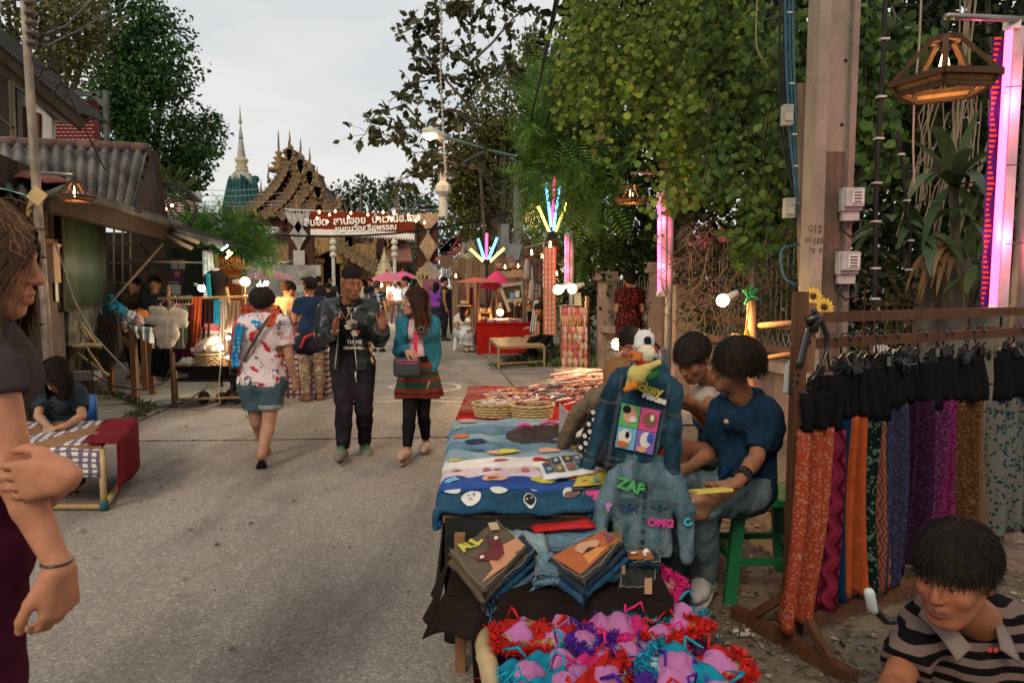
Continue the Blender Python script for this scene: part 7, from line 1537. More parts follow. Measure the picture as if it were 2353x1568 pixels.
cr=tH('carved_relief','carved grey relief panel hanging over the stall','relief',at(1172,560,22));m=MB();m.box((X(1176,22),22,Z(565,22)),(.9,.08,.95));m.bd('frame',pN((.3,.22,.15),.8,.3,5),cr,False,True);m=MB();
for i in range(20):m.tb_([at(1160+RU(0,30),545+RU(0,45),21.9)+[0,0,0],at(1160+RU(0,30),545+RU(0,45),21.9)],.04,5)
m.bd('carving',pN((.32,.3,.27),.9),cr,True,True)['kind']='stuff'
gl=MB();c=at(1226,500,18);gl.la_([(.05,.35),(.12,.25),(.2,.1),(.28,0),(.22,-.12),(.1,-.22),(.04,-.35)],8,c);o=gl.solo('gilt_lantern',glow((1,.62,.25),1.6),'glowing gilt openwork lantern above the brown hoarding','lantern')
pp=tH('poster','purple pink poster with gold emblem below the right gateway pillar','poster',at(993,665,22));D=22;m=MB();m.box(at(993,668,D),(.62,.03,.75));m.bd('board',pN((.3,.09,.16),.6,.15,3),pp,False,True)
m=MB();c=at(989,652,D-.04);m.tb_([c+NA([.06*cos(a)*(1+.15*sin(8*a)),0,.06*sin(a)*(1+.15*sin(8*a))])for a in LS(0,6.3,33)],.012,4);m.bd('emblem',pN((.5,.35,.08),.5),pp,False,True)
for s,y,sz in(('เชิญชม',663,.12),('ถนนคนเดิน',672,.07),('วัวลาย',680,.07)):p=at(993,y,D-.03);text(s,sz,pN((.16,.03,.09),.6),pp,NA(MT(Ve(p)-Ve(pp.location))@MR(R(90),4,'X')))
rt=tH('stall_table','stall table under a bright red cloth stacked with folded textiles','table',(X(1165,15.3),15.3,0));zt=.68;xa,xb=X(1096,15),X(1215,15);m=MB();m.box(((xa+xb)/2,15.3,zt/2),(xb-xa,1.1,zt-.02));m.bd('red_cloth',cl_((.3,.012,.01)),rt,False,True);m=MB();m.box(((xa+xb)/2,15.3,zt),(xb-xa+.05,1.16,.03));m.bd('tabletop',cl_((.3,.012,.01)),rt,False,True)
rs=random.Random(3)
for k in range(34):
 c_i,r_i=k%9,k//9;m=MB();x=xa+.3+(xb-xa-.4)*c_i/9;m.box((x,14.95+r_i*.22,zt+.04+.02*rs.random()),(.13+.03*rs.random(),.2,.05),rs.uniform(-.25,.25));m.solo('folded_textile',cl_(rs.choice(((.5,.47,.45),(.4,.12,.1),(.45,.3,.25),(.2,.1,.2),(.5,.4,.36))),rs.choice(((.2,.05,.05),(.1,.06,.15),(.3,.2,.15))),'stripe',22,extra='X'),'small folded textile in the rows on the red clothed table','folded textile','folded textiles on the red table')
bn=tH('slatted_bench','low slatted bamboo topped bench in front of the red clothed table','bench',(X(1180,13.6),13.6,0));zb=.42;P0,P1,P2,P3=gp(1125,776,zb),gp(1208,774,zb),gp(1250,792,zb),gp(1145,796,zb)
for k in range(12):t=(k+.5)/12;m=MB();a,b_=P0*(1-t)+P1*t,P3*(1-t)+P2*t;m.bm_(a,b_,.075,.015);m.bd('slat',wood((.38,.26,.15),4,.6,'Y'),bn,False,True)
for p,q in((P0,P1),(P3,P2),(P0,P3),(P1,P2)):m=MB();m.bm_(p-[0,0,.03],q-[0,0,.03],.03);m.bd('frame',wood((.25,.17,.1),4),bn,False,True)
for p in(P0,P1,P2,P3):m=MB();m.bm_(p*[1,1,0],p-[0,0,.03],.035);m.bd('leg',wood((.28,.2,.13),4),bn,False,True)
m=MB();m.bm_(P3*[1,1,0]+[0,0,.12],P2*[1,1,0]+[0,0,.12],.025);m.bd('stretcher',wood((.28,.2,.13),4),bn,False,True)
wch=tH('plastic_stool','white plastic stool under the white hatted seller','stool',at(1062,800,15.9)*[1,1,0]);WP=pN((.6,.62,.62),.4,.1);m=MB();m.box((0,0,.42),(.34,.34,.03));m.bd('seat',WP,wch)
for x in(-.15,.15):
 for y in(-.15,.15):m=MB();m.bm_((x*1.2,y*1.2,0),(x,y,.41),.04);m.bd('leg',WP,wch)
br=tH('bracelet_rack','stick framed rack hung with tiers of pink and amber bead bracelets','display rack',at(1325,870,8.4)*[1,1,0]);D=8.2
for x,y0,y1,r_ in((1349,680,885,.028),(1290,700,890,.012),(1336,700,880,.01)):m=MB();a=at(x,y0,D);b2=at(x-3,y0+80,D+.01);c2=at(x+2,y0+150,D);m.tb_([a,b2,c2,c2*[1,1,0]],r_,7);m.bd('stick',wood((.13,.08,.045),5),br,True,True)
for y in(702,745,782,815):m=MB();m.tb_([at(1288,y,D),at(1348,y-2,D)],.008,5);m.bd('cross_wire',GRW,br,True,True)
BD=[pN(c,.25,.2,8,bump=0,spec=.8)for c in((.5,.1,.08),(.55,.3,.2),(.5,.38,.22),(.4,.1,.1),(.55,.45,.38),(.45,.2,.08))]
for r_i,y in enumerate((706,722,749,765,786,802,820)):
 for k in range(15):
  x=1291+k*3.9;a=at(x,y,D-.03-.02*(k%3));ln=.10+.05*RR0();m=MB();m.tb_([a,a+[.008,-.01,-ln*.5],a+[RU(-.01,.01),0,-ln]],[.009,.013,.006],5);m.bd('bracelet',rnd.choice(BD),br,False,True)
m=MB();m.sh_(lambda u,v:at(1318+16*u+2*v,672+30*v,D-.05-.02*u),3,4,.004);m.solo('paper_sheet',pN((.5,.42,.28),.8),'lit sheet of paper clipped above the bracelet rack','paper')
bx_=tH('cardboard_box','upright cardboard box flap with faded upside down print on the red table','box',at(1312,880,5.4));m=MB();m.box(at(1312,882,5.4),(.19,.03,.27));m.bd('card',pN((.26,.19,.12),.85,.2,8),bx_,False,True)
text('NOHPOTO',.042,DK,bx_,NA(MT(Ve(at(1312,860,5.37))-Ve(bx_.location))@MR(R(180),4,'Y')@MR(R(90),4,'X')@Matrix.Scale(-1,4,(1,0,0))))
#foreground tables on the right
def quad(cs,nu,nv,th,mat,name,parent=None,bump=.004,seed=0,off=0.0,lb_=None,cat=None,gr_=None,sag=0.0,world=True):
 """A soft slab between four world corners (near-left, near-right, far-right, far-left)."""
 A,B,C,D_=(NS(q,float)for q in cs);n=np.cross(B-A,D_-A);n/=np.linalg.norm(n);n=n if n[2]>0 else-n
 def fn(u,v):
  p=(A*(1-u)+B*u)*(1-v)+(D_*(1-u)+C*u)*v;e=min(u,1-u,v,1-v)
  return p+n*(off+bump*(sin(u*9+seed)*sin(v*7+seed*2)+.5*sin(u*23+v*17+seed))-(th*.6 if e<1e-6 else 0))+NA([0,0,-sag*sin(pi*u)])
 m=MB();m.sh_(fn,nu,nv,th)
 o=m.bd(name,mat,parent,True,parent is not None)
 if parent is None:tag(o,lb_,cat,gr_)
 return o,fn,n
def pt_(fn,n,pts,mat,name,parent,off=.004,k=None):
 """Flat appliqué lying on a slab: polygon in its (u, v)."""
 c=np.mean(pts,axis=0);P_=NA(pts,float);m=len(pts);V=[fn(*c)+n*off]+[fn(*(c+(p-c)*t))+n*off for t in(.35,.7,1)for p in P_];q=MB();q.add(V,[(0,i+1,(i+1)%m+1)for i in range(m)]+[(1+r*m+i,1+r*m+m+i,1+r*m+m+(i+1)%m,1+r*m+(i+1)%m)for r in(0,1)for i in range(m)]);return q.bd(name,mat,parent,False,True)
def circ(cx,cy,rx,ry,n=14,a0=0,a1=2*pi):return[(cx+rx*cos(a0+(a1-a0)*i/n),cy+ry*sin(a0+(a1-a0)*i/n))for i in range(n)]
DEN=lambda a,b_:cl_(a,b_,'denim')
DN1,DN2,DN3,DN4=DEN((.01,.04,.085),(.03,.09,.15)),DEN((.06,.12,.17),(.14,.23,.29)),DEN((.01,.02,.035),(.03,.05,.075)),DEN((.12,.19,.24),(.27,.35,.38))
pc=lambda*c:pN(c,.8,.1,12,bump=.1)
WH,PK,YL,RD,OR,LB,BKc,FL,PU,GN,TAc=pc(.62,.6,.56),pc(.55,.07,.22),pc(.5,.42,.07),pc(.42,.02,.02),pc(.5,.13,.04),pc(.15,.38,.55),pc(.012,.012,.014),pc(.55,.3,.2),pc(.22,.12,.4),pc(.1,.4,.12),pc(.3,.2,.13)
RT=tH('display_table','table under scarlet cloth crowded with beadwork packets behind the denim','table',(.3,4.7,0));z=.68
m=MB();m.box((.34,4.77,z-.02),(1.32,1.36,.03));m.bd('tabletop',OAK,RT,False,True)
RC=cl_((.33,.014,.01));m=MB();
m.sh_(lambda u,v:(-.34+1.36*u,4.06-.03*sin(u*40)*v-.02*v,z+.005-.42*v),60,6,.006);m.sh_(lambda u,v:(-.33-.03*v-.025*sin(u*34)*v,4.07+1.38*u,z+.005-.42*v),50,6,.006);m.bd('skirt_cloth',RC,RT,True,True)
m=MB();m.sh_(lambda u,v:(-.345+1.37*u,4.05+1.42*v,z+.006+.003*sin(u*31)*sin(v*23)),30,30,.006);m.bd('top_cloth',RC,RT,True,True)
for x,y in((-.3,4.12),(-.3,5.4),(.98,5.4)):m=MB();m.bm_((x,y,0),(x,y,z-.03),.04);m.bd('leg',OAK,RT,False,True)
WK=pN((.5,.36,.17),.6,.25,30)
for i,(x,y,lb)in enumerate(((1136,948,'left cream plastic basket of wrapped trinkets on the scarlet table'),(1222,952,'right cream plastic basket of bead pens on the scarlet table'))):
 c=gp(x,y+8,.69);c[2]=.69;bk=basket(lb,c,.115,.135,.085,WK,sx=1.0,sy=.72,rows=5,n=20)
 m=MB()
 for k in range(22):m.tb_([(RU(-.1,.1),RU(-.06,.06),.06+.03*RR0()),(RU(-.1,.1),RU(-.06,.06),.08+.02*RR0())],.008,5)
 o=m.solo('wrapped_trinkets',pN((.5,.36,.33)if i==0 else(.22,.09,.05),.25,.5,40,spec=.8),['heap of clear wrapped trinkets in the left cream basket','heap of brown bead pens in the right cream basket'][i],'trinkets',kind='stuff');o.location=(c[0],c[1],.745)
def packs(lb_,f,n,L,r,mats,name='bead_bracelets'):
 for j,mt in enumerate(mats):
  m=MB()
  for k in range(n//len(mats)):p,d=f();m.tb_([p-d*L/2,p,p+d*L/2],[r*.7,r,r*.6],5)
  o=m.solo(name,mt,lb_+[', reddish ones',', pale ones',', dark and blue ones',', golden ones'][j],'trinkets',kind='stuff')
gl_=lambda c:pN(c,.22,.5,60,bump=.2,spec=.9)
def f1():
 x,y=RU(-.2,.75),RU(4.45,5.2);return NA([x,y,z+.02+.07*RR0()*exp(-((x-.35)/.3)**2)]),NA([rnd.gauss(.7,.3),rnd.gauss(.35,.4),rnd.gauss(.05,.12)])
packs('loose heap of wrapped bead bracelets on the scarlet table',f1,300,.10,.009,[gl_((.4,.1,.07)),gl_((.55,.45,.4)),gl_((.04,.05,.1)),gl_((.4,.22,.08))])
def f2():
 x,y=RU(.38,.62),RU(4.9,5.4);return NA([x,y,z+.03+.13*RR0()]),NA([rnd.gauss(1,.2),rnd.gauss(.1,.3),rnd.gauss(.1,.1)])
packs('tall stack of wrapped bead rods on the scarlet table',f2,170,.2,.009,[gl_((.42,.16,.1)),gl_((.5,.4,.34))],'bead_rods')
for r_i in range(3):
 m=MB()
 for k in range(10):m.sphere((.62+.045*k,5.05+.02*r_i,z+.06+.04*r_i),.02,6)
 m.solo('bead_string',gl_([(.3,.05,.04),(.05,.12,.25),(.35,.22,.05)][r_i]),['red bead string lowest right of the bead rods','blue bead string right of the bead rods','golden bead string on top right of the bead rods'][r_i],'beads')
for k in range(24):m=MB();m.box((-.28+.015*(k%3),4.3+k*.045,z+.018+.004*(k%2)),(.12,.03,.015),RU(-.3,.3));m.solo('red_pouch',gl_(rnd.choice(((.3,.03,.02),(.4,.1,.06),(.25,.08,.05)))),'small red beaded pouch along the left rim of the scarlet table','pouch','pouches along the scarlet table rim')
cs=tH('card_stand','clear acrylic holder with a faded flyer between the two tables','display stand',at(1305,990,3.6));m=MB();m.sh_(lambda u,v:at(1284+34*u,1030+22*u-105*v+12*u*v,3.55-.04*v),2,4,.006);m.bd('flyer',pN((.36,.3,.33),.25,.3,7,spec=.8),cs,False,True)
for k in range(5):m=MB();m.tb_([at(1290,1000+k*7,3.5),at(1290+12+5*(k%3),1004+k*7,3.5)],.003,4);m.bd('printed_line',pN((.12,.08,.12),.7),cs,False,True)
JT=tH('display_table','table spread with overlapping painted denim jeans beside the street','table',(.3,3.1,0));m=MB();m.box((.09,3.3,.56),(.74,1.22,.03));m.bd('tabletop',OAK,JT,False,True)
for x,y in((-.2,2.55),(-.2,3.8),(.4,2.55),(.4,3.8)):m=MB();m.bm_((x,y,0),(x,y,.55),.04);m.bd('leg',OAK,JT,False,True)
m=MB();m.sh_(lambda u,v:(-.28-.02*v-.02*sin(u*30)*v,2.69+1.22*u,.57-(.3+.22*u)*v),50,6,.006);m.sh_(lambda u,v:(-.27+.73*u,2.68-.03*v-.02*sin(u*30)*v,.57-.5*v),50,6,.006);m.bd('dark_cover',cl_((.02,.02,.02)),JT,True,True)
STR=[(2.56,.30,DN1,'dark blue jeans painted with round white faces, nearest on the denim table'),(2.76,.20,DEN((.02,.05,.2),(.04,.09,.3)),'royal blue jeans with bright patches, second on the denim table'),(2.90,.16,cl_((.55,.42,.44)),'pale pink trousers printed with small red faces'),(3.03,.17,cl_((.6,.56,.52)),'white trousers with coloured printed hats'),(3.17,.17,DN4,'bleached jeans with a painted peach coloured figure'),(3.31,.17,DN2,'light blue jeans with navy patch, fifth back on the denim table'),(3.45,.17,DN4,'faded jeans with orange painted patch, sixth back on the denim table'),(3.60,.18,DN2,'mid blue jeans with frayed hem, seventh back on the denim table'),(3.76,.2,DN4,'pale painted jeans farthest back on the denim table')]
for i,(yc,w,mt,lb)in enumerate(STR):
 yc=2.80+(yc-2.56)*.9;w*=.92
 zz=.60+.012*i+.006*(i%2);xe=.5 if i>2 else .40;xl=-.26-.004*i;hang=[.10,.20,.27,.33,.26,.2,.3,.33,.16][i];L1=xe-xl
 def fn(u,v,yc=yc,w=w,zz=zz,i=i):
  s_=u*(L1+hang);y=yc+w*(v-.5)*(1+.1*sin(u*5+i));edge=(1-(2*v-1)**8);fl=.012*edge+.006*sin(u*13+i)+.004*sin(u*31+v*9+i)
  if s_<L1:return(xe-s_,y+.012*sin(u*7+i),zz+fl-.012)
  q=min((s_-L1)/.05,1);d=s_-L1;return(xl-.035*sin(q*1.57)-.008*sin(v*12+i),y,zz+fl-.012-(d-.03*q if d>.03 else 0))
 j=tH('jeans',lb,'trousers',(.1,yc,zz),0,'painted trousers on the denim table');m=MB();m.sh_(fn,70,12,.022);m.bd('fabric',mt,j,True,True);f_=lambda u,v:NA(fn(u,v))+[0,0,.022];up=NA([0,0,1.0])
 fr=MB()
 if i in(3,4,6,7,5):
  for k in range(36):p=f_(1,k/36);fr.tb_([p,p+[RU(-.01,.0),RU(-.012,.012),-RU(.02,.05)]],.0016,3,False)
  fr.bd('frayed_threads',cl_((.4,.44,.46)),j,False,True)['kind']='stuff'
 m=MB();m.tb_([f_(u,.93)+up*.002 for u in LS(0,.9,30)],.0018,4);m.bd('seam',cl_((.25,.2,.13))if i<2 else cl_((.3,.33,.36)),j,False,True)
 if i==0:
  for cx,cy,rx,ry,c in((.75,.42,.055,.36,WH),(.43,.3,.035,.3,WH),(.6,.75,.05,.2,WH),(.86,.78,.045,.18,WH),(.2,.5,.045,.25,WH),(.4,.82,.03,.12,WH)):pt_(f_,up,circ(cx,cy,rx,ry),c,'painted_face',j,.006)
  pt_(f_,up,circ(.43,.3,.029,.25),BKc,'dark_face',j,.009);pt_(f_,up,circ(.2,.42,.04,.16),pc(.2,.1,.07),'dark_face',j,.009)
  for cx,cy in((.765,.45),(.735,.45),(.42,.34),(.445,.28)):pt_(f_,up,circ(cx,cy,.006,.05,8),WH if cx<.5 else BKc,'painted_eye',j,.012)
  pt_(f_,up,[(.77,.22),(.75,.28),(.73,.22),(.75,.26)],BKc,'painted_mouth',j,.012)
 elif i==1:
  for cx,c in((.8,LB),(.55,FL),(.56,RD),(.3,YL),(.12,OR)):pt_(f_,up,circ(cx,.5,.07 if c is not RD else .03,.3 if c is not RD else .14,9),c,'painted_patch',j,.006 if c is not RD else .009)
 elif i==2:
  for cx in(.78,.7,.55,.5,.36):pt_(f_,up,circ(cx,.5,.022,.22,8),pc(.42,.12,.16),'printed_face',j,.005)
 elif i==3:
  for cx,c in((.82,GN),(.7,YL),(.5,pc(.5,.1,.05)),(.33,RD),(.2,OR)):pt_(f_,up,circ(cx,.45,.035,.22,9),c,'printed_hat',j,.005)
 elif i==4:
  for cx,c,r_ in((.52,FL,.09),(.5,YL,.05),(.3,FL,.06),(.15,LB,.04)):pt_(f_,up,circ(cx,.5,r_,.3,9),c,'painted_figure',j,.006 if c is not YL else .009)
 else:pt_(f_,up,circ(.55+.03*i,.5,.06,.3,9),[LB,pc(.02,.03,.08),OR,YL,pc(.4,.25,.2)][i-4],'painted_patch',j,.006)
S=SD((-.1,3.35,.6),(.75,4.0,.95),.012)
for a,b_,r_ in(((.05,3.62,.70),(.35,3.7,.72),.07),((.3,3.72,.72),(.55,3.8,.8),.05),((.0,3.55,.68),(.3,3.5,.68),.045),((.2,3.6,.7),(.5,3.55,.72),.05)):S.rc(a,b_,r_,r_*.8,.04,'u',((0,0,1),2.0))
S.folds(.018,(18,14,18),5);V,Fc=S.mesh();bj=tH('jacket','dark brown crumpled jacket with pink lettering lying behind the jeans','jacket',(.25,3.6,.68));mK('fabric',V,Fc,cl_((.055,.04,.035)),bj,True,world=True)
for x,y,w in((.02,3.56,.09),(.15,3.63,.1),(.36,3.66,.08),(.3,3.75,.1)):m=MB();m.tb_([(x,y,.755),(x+w*.5,y+.02,.765),(x+w,y-.01,.76)],[.006,.012,.006],5);m.bd('pink_lettering',PK,bj,True,True)
ct=tH('catalogue','open glossy catalogue with eight small pictures lying on the jeans','magazine',at(1300,1080,3.15));cs_=[at(1248,1106,2.95),at(1368,1088,2.95),at(1336,1044,3.3),at(1232,1060,3.25)];o,f_,n_=quad(cs_,12,8,.012,pN((.58,.57,.58),.25,.06,8,spec=.7),'pages',ct,.003,off=.02)
for i in range(2):
 for j in range(2):
  for k in range(2):u0,v0=.08+.44*i+.2*j,.12+.38*k;pt_(f_,n_,[(u0,v0),(u0+.19,v0),(u0+.19,v0+.33),(u0,v0+.33)],pc(*[(.05,.1,.16),(.08,.07,.06),(.15,.12,.06),(.03,.04,.07),(.2,.15,.12),(.05,.05,.05),(.03,.12,.18),(.1,.1,.1)][i*4+j*2+k]),'picture',ct,.004);pt_(f_,n_,circ(u0+.1,v0+.16,.05,.09,7),pc(*[(.3,.35,.4),(.3,.1,.08),(.4,.35,.1),(.3,.3,.35)][(i+j*2+k)%4]),'picture',ct,.006)
def plush(lb_,c,parts,name='soft_toy',h=.006,cat='soft toy',fuzz=.0015):
 t=tH(name,lb_,cat,c)
 for nm,col,pr in parts:
  P=NA([q[0]for q in pr]+[q[1]for q in pr]);S=SD(P.min(0)-.1+c,P.max(0)+.1+c,h)
  for a,b_,ra,rb in pr:S.rc(NA(a)+c,NA(b_)+c,ra,rb,.012)
  S.folds(fuzz,(90,90,90),2);V,Fc=S.mesh();mK(nm,V,Fc,pN(col,.95,.15,20,bump=.6,bscale=300),t,True,world=True)
 return t
c=at(1480,785,3.0);cow=plush('black and white cow soft toy perched above the dark denim jacket',c,[('body',(.55,.53,.5),[((0,0,0),(.0,0,.01),.045,.045),((-.03,-.035,-.012),(-.03,-.05,-.014),.024,.022),((.03,.02,-.07),(0,.02,-.03),.05,.045)]),('black_patches',(.015,.015,.015),[((.005,-.036,.01),(.008,-.03,-.012),.019,.016),((.045,0,-.01),(.06,0,-.03),.012,.014),((-.02,-.01,-.08),(-.03,-.02,-.09),.03,.028),((.0,-.044,-.004),(.0,-.046,-.005),.008,.006)]),('ears_and_horns',(.5,.44,.33),[((-.02,0,.042),(-.025,0,.06),.009,.004),((.02,0,.042),(.026,0,.06),.009,.004)])])
c=at(1478,826,2.5);dk=plush('yellow duck soft toy with orange bill and green vest on the denim jacket',c,[('body',(.5,.42,.13),[((.0,0,-.04),(-.02,0,-.055),.04,.038),((.0,-.03,-.03),(.045,-.05,-.005),.014,.012)]),('head',(.55,.5,.35),[((.005,-.01,.02),(.01,-.01,.025),.032,.032)]),('bill',(.5,.14,.03),[((-.02,-.025,.02),(-.05,-.035,.028),.014,.008),((-.02,-.03,.01),(-.045,-.04,.005),.012,.007)]),('scarf',(.35,.02,.015),[((-.02,-.02,-.006),(.02,-.02,-.012),.014,.012),((.035,-.01,.035),(.04,0,.04),.014,.012)]),('vest',(.02,.12,.04),[((.02,-.02,-.055),(.04,-.015,-.045),.022,.02)]),('foot',(.5,.16,.03),[((-.04,-.03,-.09),(-.07,-.04,-.105),.016,.01)]),('eye',(.01,.01,.01),[((-.012,-.04,.03),(-.012,-.041,.03),.004,.004)])],h=.0045)
c=at(1322,1010,3.4);plush('small white brown and black soft toy slumped on the denim table',c,[('body',(.5,.46,.38),[((-.05,0,-.01),(-.05,0,-.01),.035,.035),((.03,0,.02),(.05,0,.04),.03,.025)]),('brown_body',(.2,.12,.06),[((.0,-.02,-.03),(.04,-.03,-.06),.035,.03)]),('black_paws',(.015,.015,.015),[((-.01,-.04,.0),(.03,-.04,.01),.02,.018),((-.03,-.05,-.08),(.01,-.06,-.09),.024,.022)])])
c=at(1355,1000,3.35);plush('yellow goggled soft figure wedged behind the white soft toy',c,[('body',(.5,.42,.08),[((0,0,-.07),(0,0,.0),.045,.045)]),('goggle',(.4,.4,.4),[((.0,-.045,.0),(.0,-.05,.0),.022,.02)]),('eye',(.03,.02,.02),[((.0,-.068,.0),(.0,-.069,.0),.007,.007)]),('trousers',(.03,.06,.16),[((0,-.005,-.1),(0,-.005,-.12),.046,.045)])])
def jacket(lb_,M,col1,col2,W,Hh,front=True,h=.0055,armdown=.9,seed=0,name='jacket',depth=.02,collar=True,elbow=.0):
 """Denim jacket hanging flat: x across, z up, -y towards the viewer."""
 t=tH(name,lb_,'jacket',M[:3,3]);S=SD((-W,-.12,-Hh*1.1),(W,.12,.08),h);w=W*.36;f=((0,1,0),1.0)
 S.bx((0,0,-Hh*.52),(w-.01,depth*.5,Hh*.44),.018,.02);S.rc((-w*.9,0,-.05),(w*.9,0,-.05),.038,.038,.03);S.rc((-w*.5,0,-.02),(w*.5,0,-.02),.03,.03,.03)
 for q in(-1,1):e=(q*(w+.055+.03*elbow),-.01,-Hh*.5);S.rc((q*(w+.01),0,-.07),e,.043,.036,.02);S.rc(e,(q*(w+.07),-.015,-Hh*armdown),.036,.028,.012);S.rc((q*(w+.07),-.015,-Hh*armdown),(q*(w+.071),-.015,-Hh*armdown-.035),.030,.030,.004)
 S.bx((0,-.004,-Hh+.015),(w,depth*.55,.016),.012,.004)
 if collar:
  for q in(-1,1):S.rc((q*.05,-.028 if front else .02,.0),(q*.022,-.05 if front else .03,-.045),.022,.012,.008,'u',((0,1,0),1.6));S.rc((q*.055,.01,.015),(0,.03,.03),.02,.02,.01)
 S.folds(.009,(26,26,12),seed,.0008);V,Fc=S.mesh();x,y,zz=V.T;C=NA(col1)[None,:]+(NA(col2)-NA(col1))[None,:]*np.clip(vnoise(V*NA([30,30,12]),seed)[:,None]*1.6-.4,0,1)
 sm=np.zeros(len(V));ln=lambda a,wd=.0035:np.exp(-(a/wd)**2);F_=(y<0)if front else(y<.02)
 def add(v,m_=1):sm[:]=np.maximum(sm,v*m_*F_)
 if front:add(ln(x-.016));add(ln(x+.016));add(ln(np.abs(x)-w*.55+(zz+Hh*.2)*.12),(zz<-Hh*.42).astype(float));add(ln(np.abs(x)-w*.8+(zz+Hh*.2)*.05),(zz<-Hh*.42).astype(float))
 add(ln(zz+Hh*.36));add(ln(zz+Hh-.034));add(ln(zz+Hh-.004));add(ln(np.abs(x)-w+.004),(zz<-.03).astype(float));C=C*(1-.45*sm[:,None])+NA((.3,.27,.2))*.25*sm[:,None];C*=(.8+.45*vnoise(V*150,4))[:,None]
 V2=V@M[:3,:3].T+M[:3,3];mK('denim',V2,Fc,vcol(.9,.4,160,0,spec=.15,var=.2,vscale=60,name='denim'),t,True,col=C,world=True)
 if front:
  for k in range(6):m=MB(M=M@TM((0.0,-.045-(.012 if k==0 else 0),-.07-k*(Hh-.1)/5.6),0,R(90)));m.la_([(.001,.004),(.006,.003),(.007,0)],10);m.bd('button',pN((.03,.025,.03),.4,metal=.3),t,True,True)
  for q in(-1,1):
   m=MB(M=M);cx=q*w*.55;m.pr_m([(cx-.035,-Hh*.36),(cx+.035,-Hh*.36),(cx+.035,-Hh*.36-.022),(cx,-Hh*.36-.036),(cx-.035,-Hh*.36-.022)],-.045,-.05);m.bd('pocket_flap',vcol(.9,.4,160,0,spec=.15,var=.2,vscale=60,name='denim'),t,False,True,col=NA(col1)*.9)
   m=MB(M=M@TM((cx,-.052,-Hh*.36-.022),0,R(90)));m.la_([(.001,.004),(.006,.003),(.007,0)],10);m.bd('button',pN((.03,.025,.03),.4,metal=.3),t,True,True)
 return t
def on(M,t,pts,mat,y=-.05,name='painted_patch',th=.003):
 m=MB(M=M);m.pr_m(pts,y,y-th);return m.bd(name,mat,t,False,True)
Mj=TM(at(1482,1066,2.62),R(-6),0,R(2));jl=jacket('light blue child sized denim jacket painted with comic words',Mj,(.045,.09,.115),(.13,.2,.235),.29,.35,seed=3)
def jt(s,x,z_,sz,mat,rot=0,y=-.047,T_=None,M_=None):return text(s,sz,mat,T_ or jl,NA(MT(-(T_ or jl).location))@(Mj if M_ is None else M_)@NA(MT((x,y,z_))@MR(-rot,4,'Y')@MR(R(90),4,'X')),bold=.0022,extrude=.0015)
jt('ZAP',-.055,-.075,.058,pc(.07,.36,.09),R(-14),-.056);jt('OMG',.065,-.215,.042,pc(.55,.05,.24),0);jt('UH',-.06,-.165,.045,pc(.02,.05,.16),R(12));jt('P',-.135,-.16,.04,pc(.45,.2,.5),R(20),-.06);jt('C',.165,-.2,.04,pc(.05,.35,.5),R(30),-.06)
for k in range(7):on(Mj,jl,[(-.012,-.06-k*.038),(0,-.05-k*.038),(.012,-.06-k*.038),(0,-.056-k*.038)],pc(.05,.11,.16),-.048,'stitched_chevron')
Md=TM(at(1488,850,2.62),R(-16),R(4),R(9));jd=jacket('dark blue denim jacket turned back outwards with four bright cartoon like squares',Md,(.006,.022,.04),(.025,.075,.11),.26,.40,False,seed=8,armdown=1.0,elbow=-.6)
zs=[-.135,-.225,-.315];xs=[-.072,.004,.078]
for i,(x0,x1,z0,z1,c)in enumerate(((xs[0],xs[1],zs[1],zs[0],GN),(xs[1],xs[2],zs[1],zs[0],PK),(xs[0],xs[1],zs[2],zs[1],LB),(xs[1],xs[2],zs[2],zs[1],PU))):on(Md,jd,[(x0,z0),(x1-.003,z0),(x1-.003,z1-.003),(x0,z1-.003)],c,-.042,'painted_square')
for cx,cz,rx,rz_,c,y in((-.035,-.175,.026,.034,FL,-.046),(-.05,-.155,.016,.016,BKc,-.049),(-.02,-.19,.014,.012,WH,-.049),(.042,-.18,.028,.03,pc(.2,.09,.05),-.046),(.05,-.17,.008,.013,WH,-.05),(-.04,-.265,.026,.03,WH,-.046),(-.032,-.255,.008,.014,BKc,-.05),(-.045,-.295,.024,.012,OR,-.05),(.04,-.262,.022,.032,WH,-.046),(.03,-.3,.02,.012,FL,-.05),(.055,-.25,.012,.02,pc(.03,.1,.4),-.05)):on(Md,jd,[(cx+rx*cos(a),cz+rz_*sin(a))for a in LS(0,6.28,13)[:-1]],c,y,'abstract_shape')
jt('Mickey',.0,-.055,.05,YL,R(-6),-.062,jd,Md);jt('Mouse',.045,-.09,.034,WH,R(-8),-.056,jd,Md)
Mp=TM(at(1425,905,2.95),R(-30),R(8),R(22));jp=jacket('small jacket with white dots on black hanging left of the dark denim jacket',Mp,(.1,.07,.045),(.16,.11,.07),.26,.34,False,seed=12)
on(Mp,jp,[(-.09,-.1),(.08,-.1),(.08,-.32),(-.09,-.32)],BKc,-.042,'black_panel')
for i in range(5):
 for j in range(7):cx,cz=-.075+.032*i+.016*(j%2)*(1 if i<4 else 0),-.115-.031*j;on(Mp,jp,[(cx+.011*cos(a),cz+.011*sin(a))for a in LS(0,6.28,9)[:-1]],WH,-.046,'white_dot',.002)
